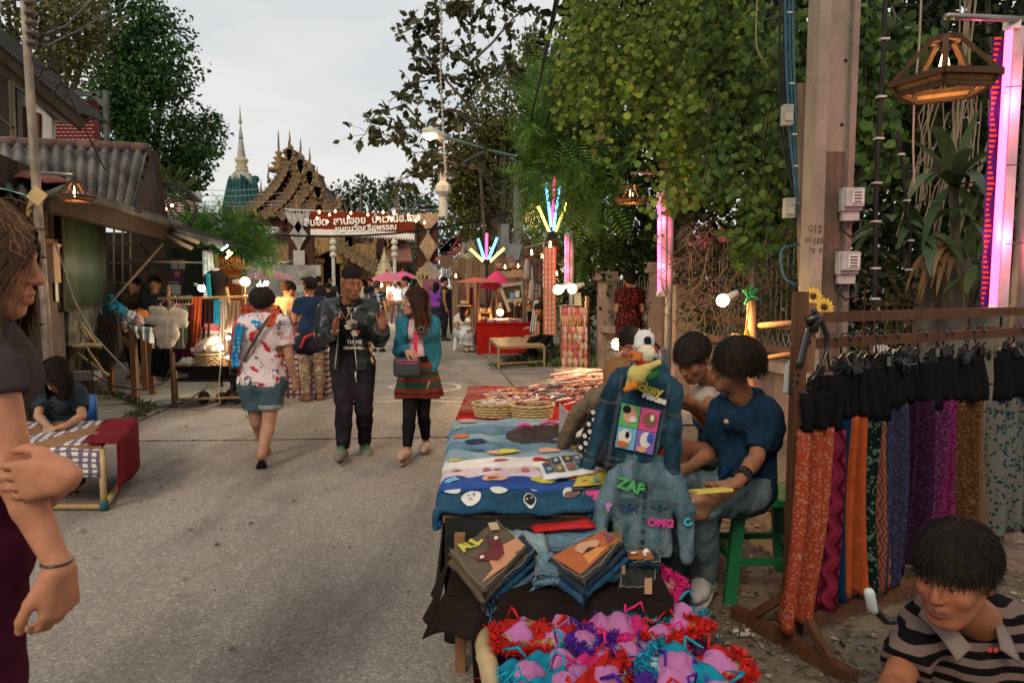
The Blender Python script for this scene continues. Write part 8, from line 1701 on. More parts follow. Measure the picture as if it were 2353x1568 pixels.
on(Mp,jp,[(.05,-.13),(.08,-.12),(.08,-.2),(.055,-.2)],PK,-.047);bag('crumpled dark trousers piled under the dotted jacket',at(1400,1040,2.95),(.1,.12,.06),cl_((.04,.04,.04)),'trousers',3,False,'trousers');bag('black jeans heap with paper tag behind the toys',at(1395,960,3.5),(.16,.1,.1),cl_((.025,.025,.03)),'trousers',5,False,'trousers');bag('blue cloth bundle between the flyer stand and yellow figure',at(1340,975,3.7),(.06,.08,.1),cl_((.02,.06,.2)),'cloth',6,False,'cloth_bundle');bag('red cloth bundle behind the yellow goggled figure',at(1362,968,3.6),(.05,.06,.07),cl_((.35,.02,.02)),'cloth',7,False,'cloth_bundle')
m=MB();m.tb_([at(1538,880,2.9)*[1,1,0],at(1532,800,2.9)],.012,8);m.solo('stand_pole',metal((.2,.2,.2)),'thin metal pole carrying the denim jackets','pole');m=MB();
m.la_([(.13,0),(.15,.02),(.155,.42),(.16,.45)],20,(X(1530,2.75),2.78,0),.85,.8);m.solo('bin',pN((.01,.015,.018),.5,.2),'black bin standing behind the light denim jacket','bin',sm_=True)
wr=tH('wire_display','bent wire display frame poking up beside the duck toy','display rack',at(1530,860,3));m=MB()
for a,b_ in(((1500,815),(1522,800)),((1522,800),(1534,806)),((1534,806),(1528,860)),((1522,802),(1518,858)),((1512,808),(1508,850)),((1500,822),(1532,828)),((1502,838),(1530,842))):m.tb_([at(*a,2.95),at(*b_,2.95)],.003,4)
m.bd('wires',metal((.3,.3,.3)),wr,False,True)
def fD(lb_,px,Ds,mat,name='folded_jeans',th=.035,layers=2,mats=None,seed=0,gr_='folded clothes on the front edge'):
 cs=[at(*p,d)for p,d in zip(px,Ds)];t=tH(name,lb_,'clothes',cs[0],0,gr_)
 for k in range(layers)[::-1]:q=[c+NA([.012*k*(1 if i in(1,2)else-.4),0,-k*th*.85])for i,c in enumerate(cs)];o,f_,n_=quad(q,22,18,th*.8,mats[k]if mats and k<len(mats)else mat,'fold',t,.006,seed+k)
 m=MB();m.tb_([f_(u,.03)+n_*.003 for u in LS(.02,.98,20)],.002,4);m.tb_([f_(.03,v)+n_*.003 for v in LS(.02,.98,20)],.002,4);m.tb_([f_(.97,v)+n_*.003 for v in LS(.02,.98,20)],.002,4);m.bd('seam',cl_((.2,.17,.12)),t,False,True)
 return t,f_,n_
fD('dark blue jeans underneath the brown shorts',[(1122,1366),(1232,1262),(1205,1225),(1080,1290)],[2.24,2.42,2.6,2.45],DN3,layers=3,seed=2,mats=[DN3,DN1,DN2])
BRW=cl_((.105,.078,.055),(.14,.1,.07));t,f_,n_=fD('brown corduroy shorts with yellow letters and open lips picture',[(1112,1358),(1212,1254),(1142,1192),(1028,1262)],[2.2,2.42,2.62,2.4],BRW,'folded_shorts',layers=2,seed=1)
pt_(f_,n_,[(.04,.12),(.52,.03),(.98,.06),(.97,.3),(.7,.42),(.6,.22),(.35,.3),(.3,.1)],pc(.48,.22,.12),'orange_applique',t,.006);pt_(f_,n_,[(.3,.35),(.45,.2),(.62,.22),(.72,.4),(.76,.62),(.62,.68),(.6,.45),(.4,.46),(.32,.55),(.2,.5)],pc(.13,.03,.03),'painted_lips',t,.009)
pt_(f_,n_,circ(.3,.44,.04,.04,8),WH,'highlight',t,.012);pt_(f_,n_,circ(.7,.58,.04,.04,8),WH,'highlight',t,.012)
for i,(u,v)in enumerate(((.62,.74),(.58,.64),(.54,.56))):pt_(f_,n_,circ(u,v,.035-.006*i,.035-.006*i,9),pc(.09,.03,.06),'painted_ring',t,.009)
def letters_on(s,f_,n_,u0,v0,du,dv,size,mat,parent):
 """Lettering laid on a slab, one letter after the other along (du, dv)."""
 for i,ch in enumerate(s):
  p=f_(u0+du*i,v0+dv*i);ex=f_(u0+du*i+du*.2,v0+dv*i+dv*.2)-p;ex/=np.linalg.norm(ex);ey=np.cross(n_,ex);M=np.eye(4);M[:3,0]=ex;M[:3,1]=ey;M[:3,2]=n_;M[:3,3]=p+n_*.008-NA(parent.location);text(ch,size,mat,parent,M,'letter',.003,extrude=.0015)
letters_on('ALL',f_,n_,.2,.82,.12,.0,.062,YL,t)
m=MB();c=f_(.8,.8)+n_*.012;m.box(c,(.035,.045,.003),.3,.3);m.bd('paper_tag',pc(.4,.3,.18),t,False,True)
fD('pale frayed jeans between the brown shorts and the orange picture',[(1215,1290),(1262,1272),(1250,1222),(1160,1210)],[2.42,2.4,2.6,2.66],DN4,layers=2,seed=4);fD('blue jeans with red and white printed band behind the orange picture',[(1250,1262),(1400,1232),(1390,1192),(1200,1218)],[2.5,2.5,2.66,2.7],DN2,layers=2,seed=5,mats=[DN2,DN1])
o,f2_,n2_=quad([at(1230,1232,2.6),at(1370,1222,2.56),at(1360,1204,2.66),at(1215,1220,2.68)],10,6,.01,RD,'red_printed_cloth',None,.003,3,off=.03,lb_='narrow red printed cloth lying across the blue jeans',cat='cloth');tag(o,'narrow red printed cloth lying across the blue jeans','cloth')
t,f_,n_=fD('grey folded trousers with an orange haired face picture',[(1340,1336),(1432,1240),(1385,1215),(1255,1278)],[2.2,2.36,2.52,2.36],cl_((.05,.048,.047)),layers=3,seed=7,mats=[cl_((.05,.048,.047)),DN3,DN1])
pt_(f_,n_,[(.06,.14),(.95,.1),(.97,.9),(.5,.95),(.04,.9)],pc(.36,.1,.035),'orange_picture',t,.005);pt_(f_,n_,[(.35,.75),(.5,.88),(.72,.7),(.78,.55),(.62,.42),(.5,.5),(.36,.5)],pc(.5,.27,.16),'painted_face',t,.009);pt_(f_,n_,[(.3,.2),(.7,.16),(.6,.4),(.35,.45)],pc(.5,.2,.06),'painted_lock',t,.008)
pt_(f_,n_,[(.78,.3),(.93,.3),(.92,.75),(.8,.6)],pc(.2,.06,.1),'dark_patch',t,.009);pt_(f_,n_,[(.72,.6),(.82,.66),(.76,.52)],PK,'painted_mouth',t,.012)
fD('blue jeans bottom hanging below the orange face picture',[(1225,1312),(1330,1320),(1320,1270),(1240,1265)],[2.3,2.3,2.42,2.42],DN2,layers=2,seed=9);fD('small bright blue folded jeans left of the patterned cloth',[(1385,1302),(1432,1302),(1430,1264),(1395,1262)],[2.34,2.36,2.5,2.48],DN2,layers=2,seed=10)
t,f_,n_=fD('folded black jeans with yellow print beneath the light denim jacket',[(1420,1350),(1505,1352),(1508,1275),(1425,1272)],[2.3,2.36,2.52,2.46],cl_((.025,.028,.027)),layers=2,seed=11);pt_(f_,n_,circ(.6,.8,.25,.12),YL,'yellow_print',t,.006)
t,f_,n_=fD('blue cloth with brown and white painted face under the light jacket',[(1432,1292),(1520,1290),(1510,1262),(1438,1262)],[2.4,2.44,2.55,2.52],DN3,layers=1,seed=12);pt_(f_,n_,[(.05,.1),(.8,.1),(.75,.9),(.1,.9)],pc(.3,.1,.03),'painted_face',t,.006);pt_(f_,n_,circ(.25,.6,.1,.2,8),WH,'painted_eye',t,.009);pt_(f_,n_,circ(.6,.6,.1,.2,8),WH,'painted_eye',t,.009)
t,f_,n_=fD('denim piece with yellow smiling bird picture near the catalogue',[(1310,1128),(1402,1118),(1396,1080),(1322,1088)],[2.82,2.82,3.0,3.02],DN3,layers=1,seed=13);pt_(f_,n_,[(.05,.15),(.95,.1),(.95,.9),(.15,.9)],YL,'yellow_picture',t,.006);pt_(f_,n_,circ(.68,.4,.12,.15,8),LB,'painted_eye',t,.009);pt_(f_,n_,circ(.3,.45,.12,.13,8),OR,'painted_bill',t,.009)
t,f_,n_=fD('denim corner with pink picture beside the yellow bird picture',[(1350,1178),(1404,1160),(1398,1120),(1335,1124)],[2.66,2.68,2.84,2.84],DN1,layers=1,seed=14);pt_(f_,n_,[(.2,.4),(.95,.3),(.95,.9),(.1,.85)],PK,'pink_picture',t,.006)
bcv=tH('table_cover','black cloth hanging to the ground before the folded clothes','cloth',(.1,2.3,0));m=MB();m.sh_(lambda u,v:(-.24+.8*u-.05*v*(1-u),2.29-.04*v+.03*sin(u*26)*v-.06*v*(1-u),.43-(.1 if u<.2 else .4)*v),60,12,.006);m.sh_(lambda u,v:(-.25-.05*v+.02*sin(u*16)*v,2.28+.5*u-.1*v*(1-u),.43-(.1+.05*u)*v),30,10,.006);m.bd('drop',cl_((.018,.012,.011)),bcv,True,True);m=MB();m.box((.16,2.48,.42),(.78,.4,.03));m.bd('shelf_top',cl_((.018,.012,.011)),bcv,False,True)
m=MB();m.box(at(1489,1345,2.26),(.025,.004,.055));m.solo('price_tag',pc(.4,.24,.12),'tan cardboard price tag hanging from the black jeans','tag');m=MB();m.box(at(1432,1308,2.28),(.012,.004,.03));m.solo('price_tag',pc(.3,.16,.08),'small brown leather tag under the bright blue jeans','tag')
BT=tH('display_platform','low cloth covered platform heaped with fluffy bikini tops','table',(.3,2.1,0));m=MB();m.box((.31,2.02,.13),(.74,.9,.26));m.bd('platform',cl_((.1,.03,.1),(.04,.02,.05),'glyph',40),BT,False,True)
bm=tH('bamboo_edge','thick polished bamboo pole edging the platform of bikini tops','bamboo pole',(-.11,2.1,.27));m=MB();P=[at(1098,1408,2.42),at(1106,1450,2.28),at(1118,1510,2.1),at(1134,1580,1.92),at(1155,1660,1.75)];PP=NA(P);tt=LS(0,4,40);C=np.stack([np.interp(tt,range(5),PP[:,i])for i in range(3)],1);m.tb_(C,[.032+(.003 if i%13==6 else 0)for i in range(40)],14);m.bd('culm',pN((.45,.33,.17),.35,.25,7,bump=.1,spec=.6),bm,True,True)
m=MB();m.tb_([C[0]-(C[1]-C[0])*.02,C[0]-(C[1]-C[0])*.1],.026,14);m.bd('cut_end',pN((.5,.4,.25),.8),bm,True,True)
TRM={'orange':cl_((.5,.2,.03),(.06,.02,.02),'zig',9,kind_co='UV',extra=(.5,.4,.35)),'turquoise':cl_((.02,.3,.36),(.5,.55,.55),'zig',9,kind_co='UV',extra=(.03,.12,.2)),'purple':cl_((.08,.02,.2),(.4,.35,.45),'zig',9,kind_co='UV',extra=(.2,.03,.2))}
LIL=cl_((.42,.15,.34),(.34,.11,.28));FUR={'hot pink':(.75,.03,.22),'scarlet':(.6,.02,.015),'turquoise':(.01,.3,.45),'violet':(.08,.02,.3)};FM=vcol(.8,0,1,0,.2,var=.2,name='yarn')
def bikini(lb_,c,rz,fur,trim,seed,tilt=0.0,s=1.0):
 rg=np.random.default_rng(seed);t=tH('bikini_top',lb_,'bikini top',c,rz,'fluffy bikini tops heaped on the platform');t.rotation_euler=(tilt,rg.uniform(-.2,.2),rz)
 for q in(-1,1):
  cx=q*.062*s+rg.uniform(-.012,.012);px_,hz_=rg.uniform(-.02,.02),rg.uniform(.026,.05)
  def cup(u,v,cx=cx):a=u*6.2832;r=v;return(cx+.056*s*r*cos(a)*(1-.6*max(0,sin(a)))+.004*sin(r*9+seed)+px_*(1-r),.05*s*r*sin(a)+.02*(1-r),.012+hz_*s*(1-r**1.7)+.006*r*sin(a*5+seed)*sin(r*5+seed))
  m=MB();m.sh_(cup,20,8);m.bd('cup',LIL,t,True)
  m=MB();m.tb_([(cx,.035*s,.045),(cx+q*.02,.06*s,.05+.02*rg.random()),(cx+q*rg.uniform(0,.05),.08*s,.02+.05*rg.random()),(cx+q*rg.uniform(-.06,.08),.07*s,.05*rg.random())],[.004,.005,.005,.002],5);m.bd('strap',pc(*[v*.8 for v in FUR[fur]]),t,True)
 m=MB();m.sh_(lambda u,v:((u-.5)*.27*s,-.012*s-.042*s*v+.008*sin(u*9+seed),.022-.012*v+.006*sin(u*12.6-1.6)),24,3,.004);m.bd('woven_trim',TRM[trim],t,True)
 n=1700;u=rg.random(n);P=np.stack([(u-.5)*.29*s,-.058*s+rg.normal(size=n)*.009,.012+np.abs(rg.normal(size=n))*.008],1);e=rg.random(n)<.3;P[e,0]=np.sign(rg.random(e.sum())-.5)*.145*s+rg.normal(size=e.sum())*.008;P[e,1]=rg.uniform(-.05,.04,e.sum())*s;A=rg.normal(size=(n,3))*[.6,.7,.5]+[0,-.5,.45];V,Fc,C_=leaves(P,A,rg.normal(size=(n,3)),.016+.012*rg.random(n),T_blade(),FUR[fur],.35,rg);mK('fluffy_yarn_edge',V,Fc,FM,t,col=C_)
 m=MB();m.sh_(lambda u,v:((u-.5)*.26*s,.085*s*(v-.5)+.015,.016+.014*sin(u*17+seed)*sin(v*9+seed)),18,8,.003);m.bd('crumpled_lining',pc(*[v*.6 for v in FUR[fur]]),t,True)
 m=MB();m.tb_([(-.145*s,-.05*s,.012),(0,-.06*s,.01),(.145*s,-.05*s,.012)],.013,7);m.bd('yarn_core',pc(*[v*.7 for v in FUR[fur]]),t,True)
rows_=[(2.50,[('turquoise','turquoise'),('scarlet','orange'),('hot pink','orange'),('hot pink','orange'),('turquoise','turquoise')]),(2.33,[('turquoise','turquoise'),('scarlet','orange'),('hot pink','orange'),('hot pink','orange'),('turquoise','turquoise')]),(2.17,[('scarlet','orange'),('violet','purple'),('hot pink','orange'),('scarlet','orange'),('turquoise','turquoise')]),(2.01,[('turquoise','purple'),('hot pink','orange'),('violet','purple'),('scarlet','orange'),('violet','purple')]),(1.86,[('turquoise','turquoise'),('scarlet','orange'),('violet','purple'),('turquoise','turquoise'),('turquoise','purple')]),(1.72,[('violet','purple'),('hot pink','orange'),('scarlet','orange'),('violet','purple'),('turquoise','turquoise')])]
rn_=['farthest','second farthest','third farthest','fourth farthest','fifth','nearest'];cn_=['at the bamboo edge','one in from the bamboo','in the middle','one in from the earth side','at the earth side']
for i,(y,cs__)in enumerate(rows_):
 for j,(f,tr_)in enumerate(cs__[:4]if i!=1 else cs__[1:]):x=.10+.148*j+RU(-.02,.02)-(.04 if i<2 else 0);bikini(f'{f} fluffy bikini top {cn_[j]}, {rn_[i]} row',(x,y+RU(-.03,.03),.29+.035*RR0()+.03*sin((j+.5)/5*3.14)),RU(-1.1,1.1),f,tr_,i*7+j,RU(-.1,.8),RU(.92,1.22))
V,Fc,C=bL([((.06+.14*k,2.0+.12*(k%3),.26),(.1,.3,.045))for k in range(5)],900,.04,T_blade(),[(.1,.02,.08),(.3,.02,.1),(.02,.1,.16),(.15,.03,.15)],0);tag(mK('tangled_yarn',V,Fc,FM,None,col=C),kind='stuff')
#skirt rack
RW=wood((.09,.04,.022),5,.7);sr=tH('clothes_rack','brown timber rack hung with long patterned skirts at the right','clothes rack',(1.14,2.7,0));p0=at(1838,700,2.72)*[1,1,0];p1=NA([2.95,3.65,0]);ru=(p1-p0)/np.linalg.norm(p1-p0);RWd=NA([ru[1],-ru[0],0])
m=MB();m.bm_(p0,p0+[0,0,1.475],.048,.048);m.bd('post',RW,sr,False,True);m=MB();m.bm_(p0+ru*.05+[0,0,1.15],p0+ru*.05+[0,0,1.43],.045,.045);m.bd('splice_block',wood((.2,.1,.06),5),sr,False,True)
for z0,n_m in((1.37,'top_rail'),(1.265,'hanging_rail')):m=MB();m.bm_(p0+[0,0,z0]+ru*.02,p1+[0,0,z0],.03,.042);m.bd(n_m,RW,sr,False,True)
for a,b_ in((p0+RWd*.3+[0,0,.03],p0-RWd*.3+[0,0,.03]),(p0+ru*.02+[0,0,.1],p0+ru*1.5+[0,0,.1])):m=MB();m.bm_(a,b_,.05,.05);m.bd('foot_beam',RW,sr,False,True)
for s_ in(-1,1):m=MB();m.bm_(p0+RWd*s_*.02+[0,0,.22],p0+RWd*s_*.2+[0,0,.05],.035,.035);m.bd('brace',RW,sr,False,True)
m=MB();m.bm_(p0+ru*.03+[0,0,0],p0+ru*.03+[0,0,.2],.06,.06);m.bd('foot_block',RW,sr,False,True)
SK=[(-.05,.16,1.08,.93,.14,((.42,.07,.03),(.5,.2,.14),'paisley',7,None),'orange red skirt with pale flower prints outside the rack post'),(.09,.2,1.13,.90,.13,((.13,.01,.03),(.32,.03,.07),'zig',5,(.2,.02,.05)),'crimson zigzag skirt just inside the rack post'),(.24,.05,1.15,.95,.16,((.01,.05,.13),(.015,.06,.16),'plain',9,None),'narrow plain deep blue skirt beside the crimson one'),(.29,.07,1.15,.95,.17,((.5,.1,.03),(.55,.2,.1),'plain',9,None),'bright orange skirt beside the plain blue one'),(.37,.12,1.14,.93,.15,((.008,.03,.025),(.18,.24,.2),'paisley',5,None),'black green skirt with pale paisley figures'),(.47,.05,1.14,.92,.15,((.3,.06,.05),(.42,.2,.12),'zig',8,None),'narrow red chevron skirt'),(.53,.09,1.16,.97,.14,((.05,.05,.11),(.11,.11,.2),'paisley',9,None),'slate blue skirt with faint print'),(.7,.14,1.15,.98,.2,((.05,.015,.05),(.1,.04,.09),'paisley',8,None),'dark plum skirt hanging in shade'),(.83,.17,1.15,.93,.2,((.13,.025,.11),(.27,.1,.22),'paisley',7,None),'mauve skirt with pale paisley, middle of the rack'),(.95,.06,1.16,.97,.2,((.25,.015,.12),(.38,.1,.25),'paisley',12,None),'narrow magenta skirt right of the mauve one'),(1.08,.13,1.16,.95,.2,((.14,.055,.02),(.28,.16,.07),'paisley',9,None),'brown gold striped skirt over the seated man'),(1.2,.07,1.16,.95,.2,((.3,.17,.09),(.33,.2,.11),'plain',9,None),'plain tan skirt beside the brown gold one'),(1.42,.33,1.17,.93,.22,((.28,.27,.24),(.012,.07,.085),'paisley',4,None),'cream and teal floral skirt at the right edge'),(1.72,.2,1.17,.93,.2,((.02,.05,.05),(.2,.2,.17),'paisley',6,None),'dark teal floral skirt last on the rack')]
BKT=cl_((.007,.007,.008));BKP=pN((.012,.012,.013),.3,.2,spec=.6)
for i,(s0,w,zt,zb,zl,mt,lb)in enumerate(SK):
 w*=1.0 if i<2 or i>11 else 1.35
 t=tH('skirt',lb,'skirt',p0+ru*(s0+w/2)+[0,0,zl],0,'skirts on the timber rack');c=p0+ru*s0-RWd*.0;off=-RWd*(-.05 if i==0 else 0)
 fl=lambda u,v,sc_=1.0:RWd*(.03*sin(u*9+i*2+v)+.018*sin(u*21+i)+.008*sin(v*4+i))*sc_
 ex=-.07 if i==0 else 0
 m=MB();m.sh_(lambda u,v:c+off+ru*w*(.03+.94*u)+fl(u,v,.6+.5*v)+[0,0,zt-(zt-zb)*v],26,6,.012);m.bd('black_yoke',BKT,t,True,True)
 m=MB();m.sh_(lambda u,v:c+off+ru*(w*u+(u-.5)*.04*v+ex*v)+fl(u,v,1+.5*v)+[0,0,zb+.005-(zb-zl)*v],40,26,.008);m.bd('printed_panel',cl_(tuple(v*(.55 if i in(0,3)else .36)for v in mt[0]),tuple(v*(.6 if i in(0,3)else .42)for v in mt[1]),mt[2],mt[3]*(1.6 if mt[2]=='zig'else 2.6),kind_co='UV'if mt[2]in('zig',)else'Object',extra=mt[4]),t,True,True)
 if i in(0,1,3,4,8):
  m=MB()
  for k in range(12):p=c+off+ru*(w*RR0()+ex)+[0,0,zl];m.tb_([p,p-[0,0,.03+.04*RR0()]],.0025,3,False)
  m.bd('loose_threads',BKT,t,False,True)['kind']='stuff'
 g=tH('clothes_hanger','black wire clip hanger holding the '+lb.split(' skirt')[0]+' skirt','hanger',c+ru*w/2+[0,0,1.25],0,'black clip hangers on the timber rack');cc=c+ru*w/2;hx=RWd*.02
 m=MB();m.tb_([cc+[0,0,zt+.02],cc+[0,0,1.27]-RWd*.025,cc+[0,0,1.30]-RWd*.01,cc+[0,0,1.30]+RWd*.02,cc+[0,0,1.27]+RWd*.03],.0045,6);m.tb_([cc-ru*w*.38+[0,0,zt+.02],cc+ru*w*.38+[0,0,zt+.02]],.005,6);m.bd('wire',BKP,g,True,True)
 for s_ in(-.3,.3):m=MB();q=cc+ru*w*s_+[0,0,zt+.015];m.box(q,(.018,.03,.06),atan2(ru[1],ru[0]),.2);m.tb_([q+[0,0,.02]-RWd*.01,q+[0,0,.055]+RWd*.02],.007,5);m.bd('clip',BKP,g,False,True)
m=MB()
for k in range(46):s_=RU(.1,1.6);q=p0+ru*s_+RWd*RU(-.03,.05)+[0,0,1.15+RU(0,.05)];m.box(q,(.014,.035,.04),RU(0,3),RU(-.6,.6));m.tb_([q,q+ru*RU(-.1,.1)+[0,0,RU(-.01,.03)]],.004,4)
m.solo('spare_clips',BKP,'jumble of black hanger clips along the skirt tops','clips',kind='stuff')
st2=tH('strap','black belt strap looped round the top of the rack post','strap',p0+[0,0,1.4]);m=MB();q=p0+[0,0,1.38];m.sh_(lambda u,v:q+ru*(.02+.09*sin(u*3.14))+RWd*(.035+.012*v)+NA([0,0,.02-.28*u+.012*v])+ru*.012*v,14,2,.004);m.tb_([q+RWd*.03+[0,0,-.02],q+ru*.06+RWd*.04+[0,0,.0],q+ru*.03+RWd*.04+[0,0,-.06]],.02,6);m.sh_(lambda u,v:q-ru*(.0+.05*u)+RWd*(.03+.01*v)+NA([0,0,-.04-.16*u])+ru*.03*v,8,2,.004);m.bd('leather',BKP,st2,True,True)
for k,(x,y,D,r_,lb)in enumerate(((1868,680,2.9,.042,'upper yellow artificial sunflower on the rack post'),(1893,705,2.85,.044,'lower yellow artificial sunflower on the rack post'))):
 t=tH('artificial_flower',lb,'flower',at(x,y,D),0,'artificial sunflowers');m=MB();m.la_([(.001,.006),(.012,.005),(.014,-.003)],10);V=NA(m.v)@NA(MR(R(75),3,'X')).T;mK('disc',V,m.f,pN((.07,.03,.01),.9,bump=.8),t,True)
 for j in range(13):a=j/13*6.283;m=MB();m.add([(.012,0,0),(.03,.009,.003),(r_,0,.0),(.03,-.009,.003)],[(0,1,2,3)]);V=NA(m.v)@NA(MR(R(75),3,'X')@MR(a+.1*RR0(),3,'Z')).T;mK('petal',V,m.f,pN((.6,.36,.05),.6),t)
gr=tH('wire_grid','white wire grid panel seen through the hangers','grid panel',at(2050,800,3.4));m=MB()
for k in range(9):m.tb_([at(2010+7*k,785+3*k,3.4),at(2005+7*k,830+3*k,3.4)],.003,4);m.tb_([at(2012,787+6*k,3.4),at(2066,808+6*k,3.4)],.003,4)if k<7 else None
m.bd('wires',pc(.6,.6,.6),gr,False,True)
dp('white_cloth','white cloth hanging behind the rack post','cloth',([at(1805,840,2.9),at(1822,815,2.9)],[at(1798,905,2.9),at(1825,900,2.9)]),cl_((.45,.43,.4)),fo_=.01)
pf=tH('pole_frame','rough pole frame with green clamp standing by the timber fence','frame',at(1730,900,4.5)*[1,1,0]);
for a,b_,r_ in((at(1725,690,4.6),at(1738,1000,4.6)*[1,1,0],.03),(at(1740,748,4.6),at(1830,742,4.2),.02),(at(1740,825,4.6),at(1830,812,4.2),.018)):m=MB();m.tb_([a,b_],r_,8);m.bd('pole',wood((.34,.17,.08),5),pf,True,True)
m=MB();c=at(1722,680,4.55)
for dx,dz in((-.05,.04),(.04,.05),(-.04,-.05),(.05,-.02),(0,.07)):m.tb_([c,c+[dx,-.03,dz]],[.018,.01],6)
m.bd('green_clamp',pc(.03,.2,.07),pf,True,True)
c=at(1712,790,4.4);plush('orange and yellow bird shaped soft toy hanging from the pole frame',c,[('body',(.6,.14,.03),[((.02,0,.0),(.02,0,-.06),.055,.05)]),('crest',(.6,.34,.04),[((-.02,-.03,.04),(-.09,-.03,.06),.02,.012),((-.03,-.03,.02),(-.1,-.03,.01),.02,.012),((0,-.03,.06),(.0,-.03,.09),.02,.01),((.0,-.04,-.04),(.03,-.04,-.08),.015,.012)]),('green_foot',(.03,.35,.08),[((.08,-.02,-.14),(.11,-.02,-.14),.022,.022)])]);m=MB();m.tb_([at(1720,700,4.5),at(1712,770,4.4)],.006,4);m.solo('ribbon',pc(.6,.12,.03),'thin orange ribbon above the bird shaped toy','ribbon')
m=MB();c=gp(1706,1452,.012);m.sh_(lambda u,v:c+NA([(u-.5)*.075+.01*sin(v*7),(v-.5)*.06,.004*sin(u*9)*sin(v*8)]),6,6,.001);m.solo('litter',pN((.5,.42,.42),.5,.2,40),'crumpled pale wrapper lying on the earth','litter')
cpi=tH('capped_pipe','white foam capped black pipe curving up from the earth','pipe',gp(2040,1440)*[1,1,0]);m=MB();m.tb_([at(2060,1425,2.45),at(2035,1425,2.45),at(2015,1405,2.42),at(2004,1380,2.4)],.014,8);m.bd('pipe',BKP,cpi,True,True);m=MB();m.tb_([at(2008,1405,2.4),at(2003,1395,2.4),at(1996,1358,2.38),at(1995,1352,2.38)],[.016,.018,.018,.011],12);m.bd('cap',pc(.5,.55,.52),cpi,True,True)
gs_=tH('plastic_stool','tall green plastic stool under the seated woman','stool',(1.22,3.3,0));GP=pN((.01,.12,.045),.4,.15,spec=.5);m=MB();m.box((0,0,.475),(.32,.32,.03));m.bd('seat',GP,gs_)
for x in(-1,1):
 for y in(-1,1):m=MB();m.bm_((x*.2,y*.2,0),(x*.14,y*.14,.47),.055,.04);m.bd('leg',GP,gs_)
for z_ in(.2,):
 for a,b_ in(((-.17,-.17),(.17,-.17)),((.17,-.17),(.17,.17)),((.17,.17),(-.17,.17)),((-.17,.17),(-.17,-.17))):m=MB();m.bm_((*a,z_),(*b_,z_),.03,.03);m.bd('cross_bar',GP,gs_)
#people
def pj(d,base,D0=None):
 """Joints given as (x, y, D) sights or as plain local offsets."""
 out={}
 for k,v in d.items():
  if k[:2]in('hd','hn','ht','cu')or k=='fwd':out[k]=v
  elif len(v)==3 and v[1]>25:out[k]=tuple(at(*v)-NS(base))
  else:out[k]=v
 return out
def legs_cut(p,z=.1):return[(p.J['an'+q]+[0,0,z-.085],p.J['an'+q]-p.J['kn'+q])for q in'LR']
def trousers(p,mat,name='trousers',t=.018,thigh=1.0,waist=.0,**k):
 tg={'torso':(1,t),'thigh':(thigh,t)}
 if thigh>=1:tg['calf']=(1,t+.004)
 return p.gm(name,tg,mat,cuts=[(p.J['waist']+[0,0,waist],p.J['chest']-p.J['pelvis'])],ends=legs_cut(p)if thigh>=1 else(),**k)
def top_(p,mat,name='shirt',sl=.6,t=.02,hem=-.12,neck=(.075,.07,.07),**k):
 tg={'torso':(1,t),'uarm':(min(sl,1),t)}
 if sl>1:tg['farm']=(sl-1,t-.004)
 up=p.J['chest']-p.J['pelvis'];up=up/np.linalg.norm(up)
 return p.gm(name,tg,mat,cuts=[(p.J['pelvis']+up*(hem+.1),-up)],neck=((0,0,0),neck)if neck else None,**k)
HB=(.016,.012,.010);INDIGO=DEN((.01,.03,.055),(.025,.06,.1));JCUT=cl_((.4,.42,.42))
b0=gp(812,1052);b0[2]=0;D=5.85
P=Person('talking man in glossy black leather jacket and dark jeans raising both palms',b0,0,1.7,pj(dict(head=(808,650,5.75),neck=(800,692,5.85),chest=(803,742,5.86),waist=(806,800,5.87),pelvis=(810,840,5.88),shL=(852,708,5.86),shR=(752,708,5.86),elL=(872,778,5.8),elR=(742,775,5.8),wrL=(878,752,5.52),wrR=(770,762,5.55),hipL=(835,848,5.88),hipR=(787,848,5.88),knL=(836,940,5.85),knR=(790,945,5.75),anL=(838,1018,6.1),anR=(786,1032,5.78),toL=(846,1048,5.92),toR=(778,1050,5.58),hdL=(.15,-.1,1),hdR=(.1,-.1,1),hnL=(-.6,-.8,0),hnR=(.9,-.3,.1),htL=(-1,0,.2),htR=(-.3,-1,.2),cuL=.12,cuR=.35),b0),h=.0088,skin=(.24,.095,.048),bulk=1.04,yaw=R(34),pitch=R(14),stubble=.6,brow=(.02,.012,.01),lips=(.25,.09,.07),headscale=1.06)
P.hair('crop',1500,.035,.003,HB,1,.006)
top_(P,cl_((.012,.011,.012)),'t_shirt',.6,.014,-.09,(.085,.08,.06));trousers(P,DEN((.010,.008,.012),(.03,.025,.032)),'jeans',.014,fo_=(.009,(12,12,9)))
LEATH=pN((.010,.015,.017),.4,.15,14,bump=.4,bscale=45,bdist=.005,spec=.4)
def build_jacket():
 S=SD(P.lo-.05,P.hi+.05,.009);rad=[]
 for tg_,a,b_,r0,r1,kk,fl in P.P:
  if tg_=='torso'or tg_[:-1]=='uarm':S.rc(a,b_,r0+.034,r1+.034,kk+.005,'u',fl)
  elif tg_[:-1]=='farm':e=a+(b_-a)*.85;S.rc(a,e,r0+.03,r0+.026,kk+.005);rad.append((e,b_-a))
 S.folds(.012,(14,14,11),4);f=P.J['chest']
 for i in range(9):z=.17-i*.075;w=.03+.045*i/9+(.0 if i else .02);S.bx(f+[.0,-.17,z],(w,.1,.05),.01,.006,'s')
 S.cut(P.J['pelvis']+[0,0,-.03],(0,0,-1));S.el(P.J['neck']+[0,-.03,.06],(.085,.085,.07),.004,'s')
 for e,d in rad[1::2]:S.cut(e,d,.09)
 V,Fc=S.mesh();return mK('leather_jacket',V,Fc,LEATH,P.t,True)
lj=build_jacket();SIL=pN((.45,.42,.36),.4,.2,20,.5)
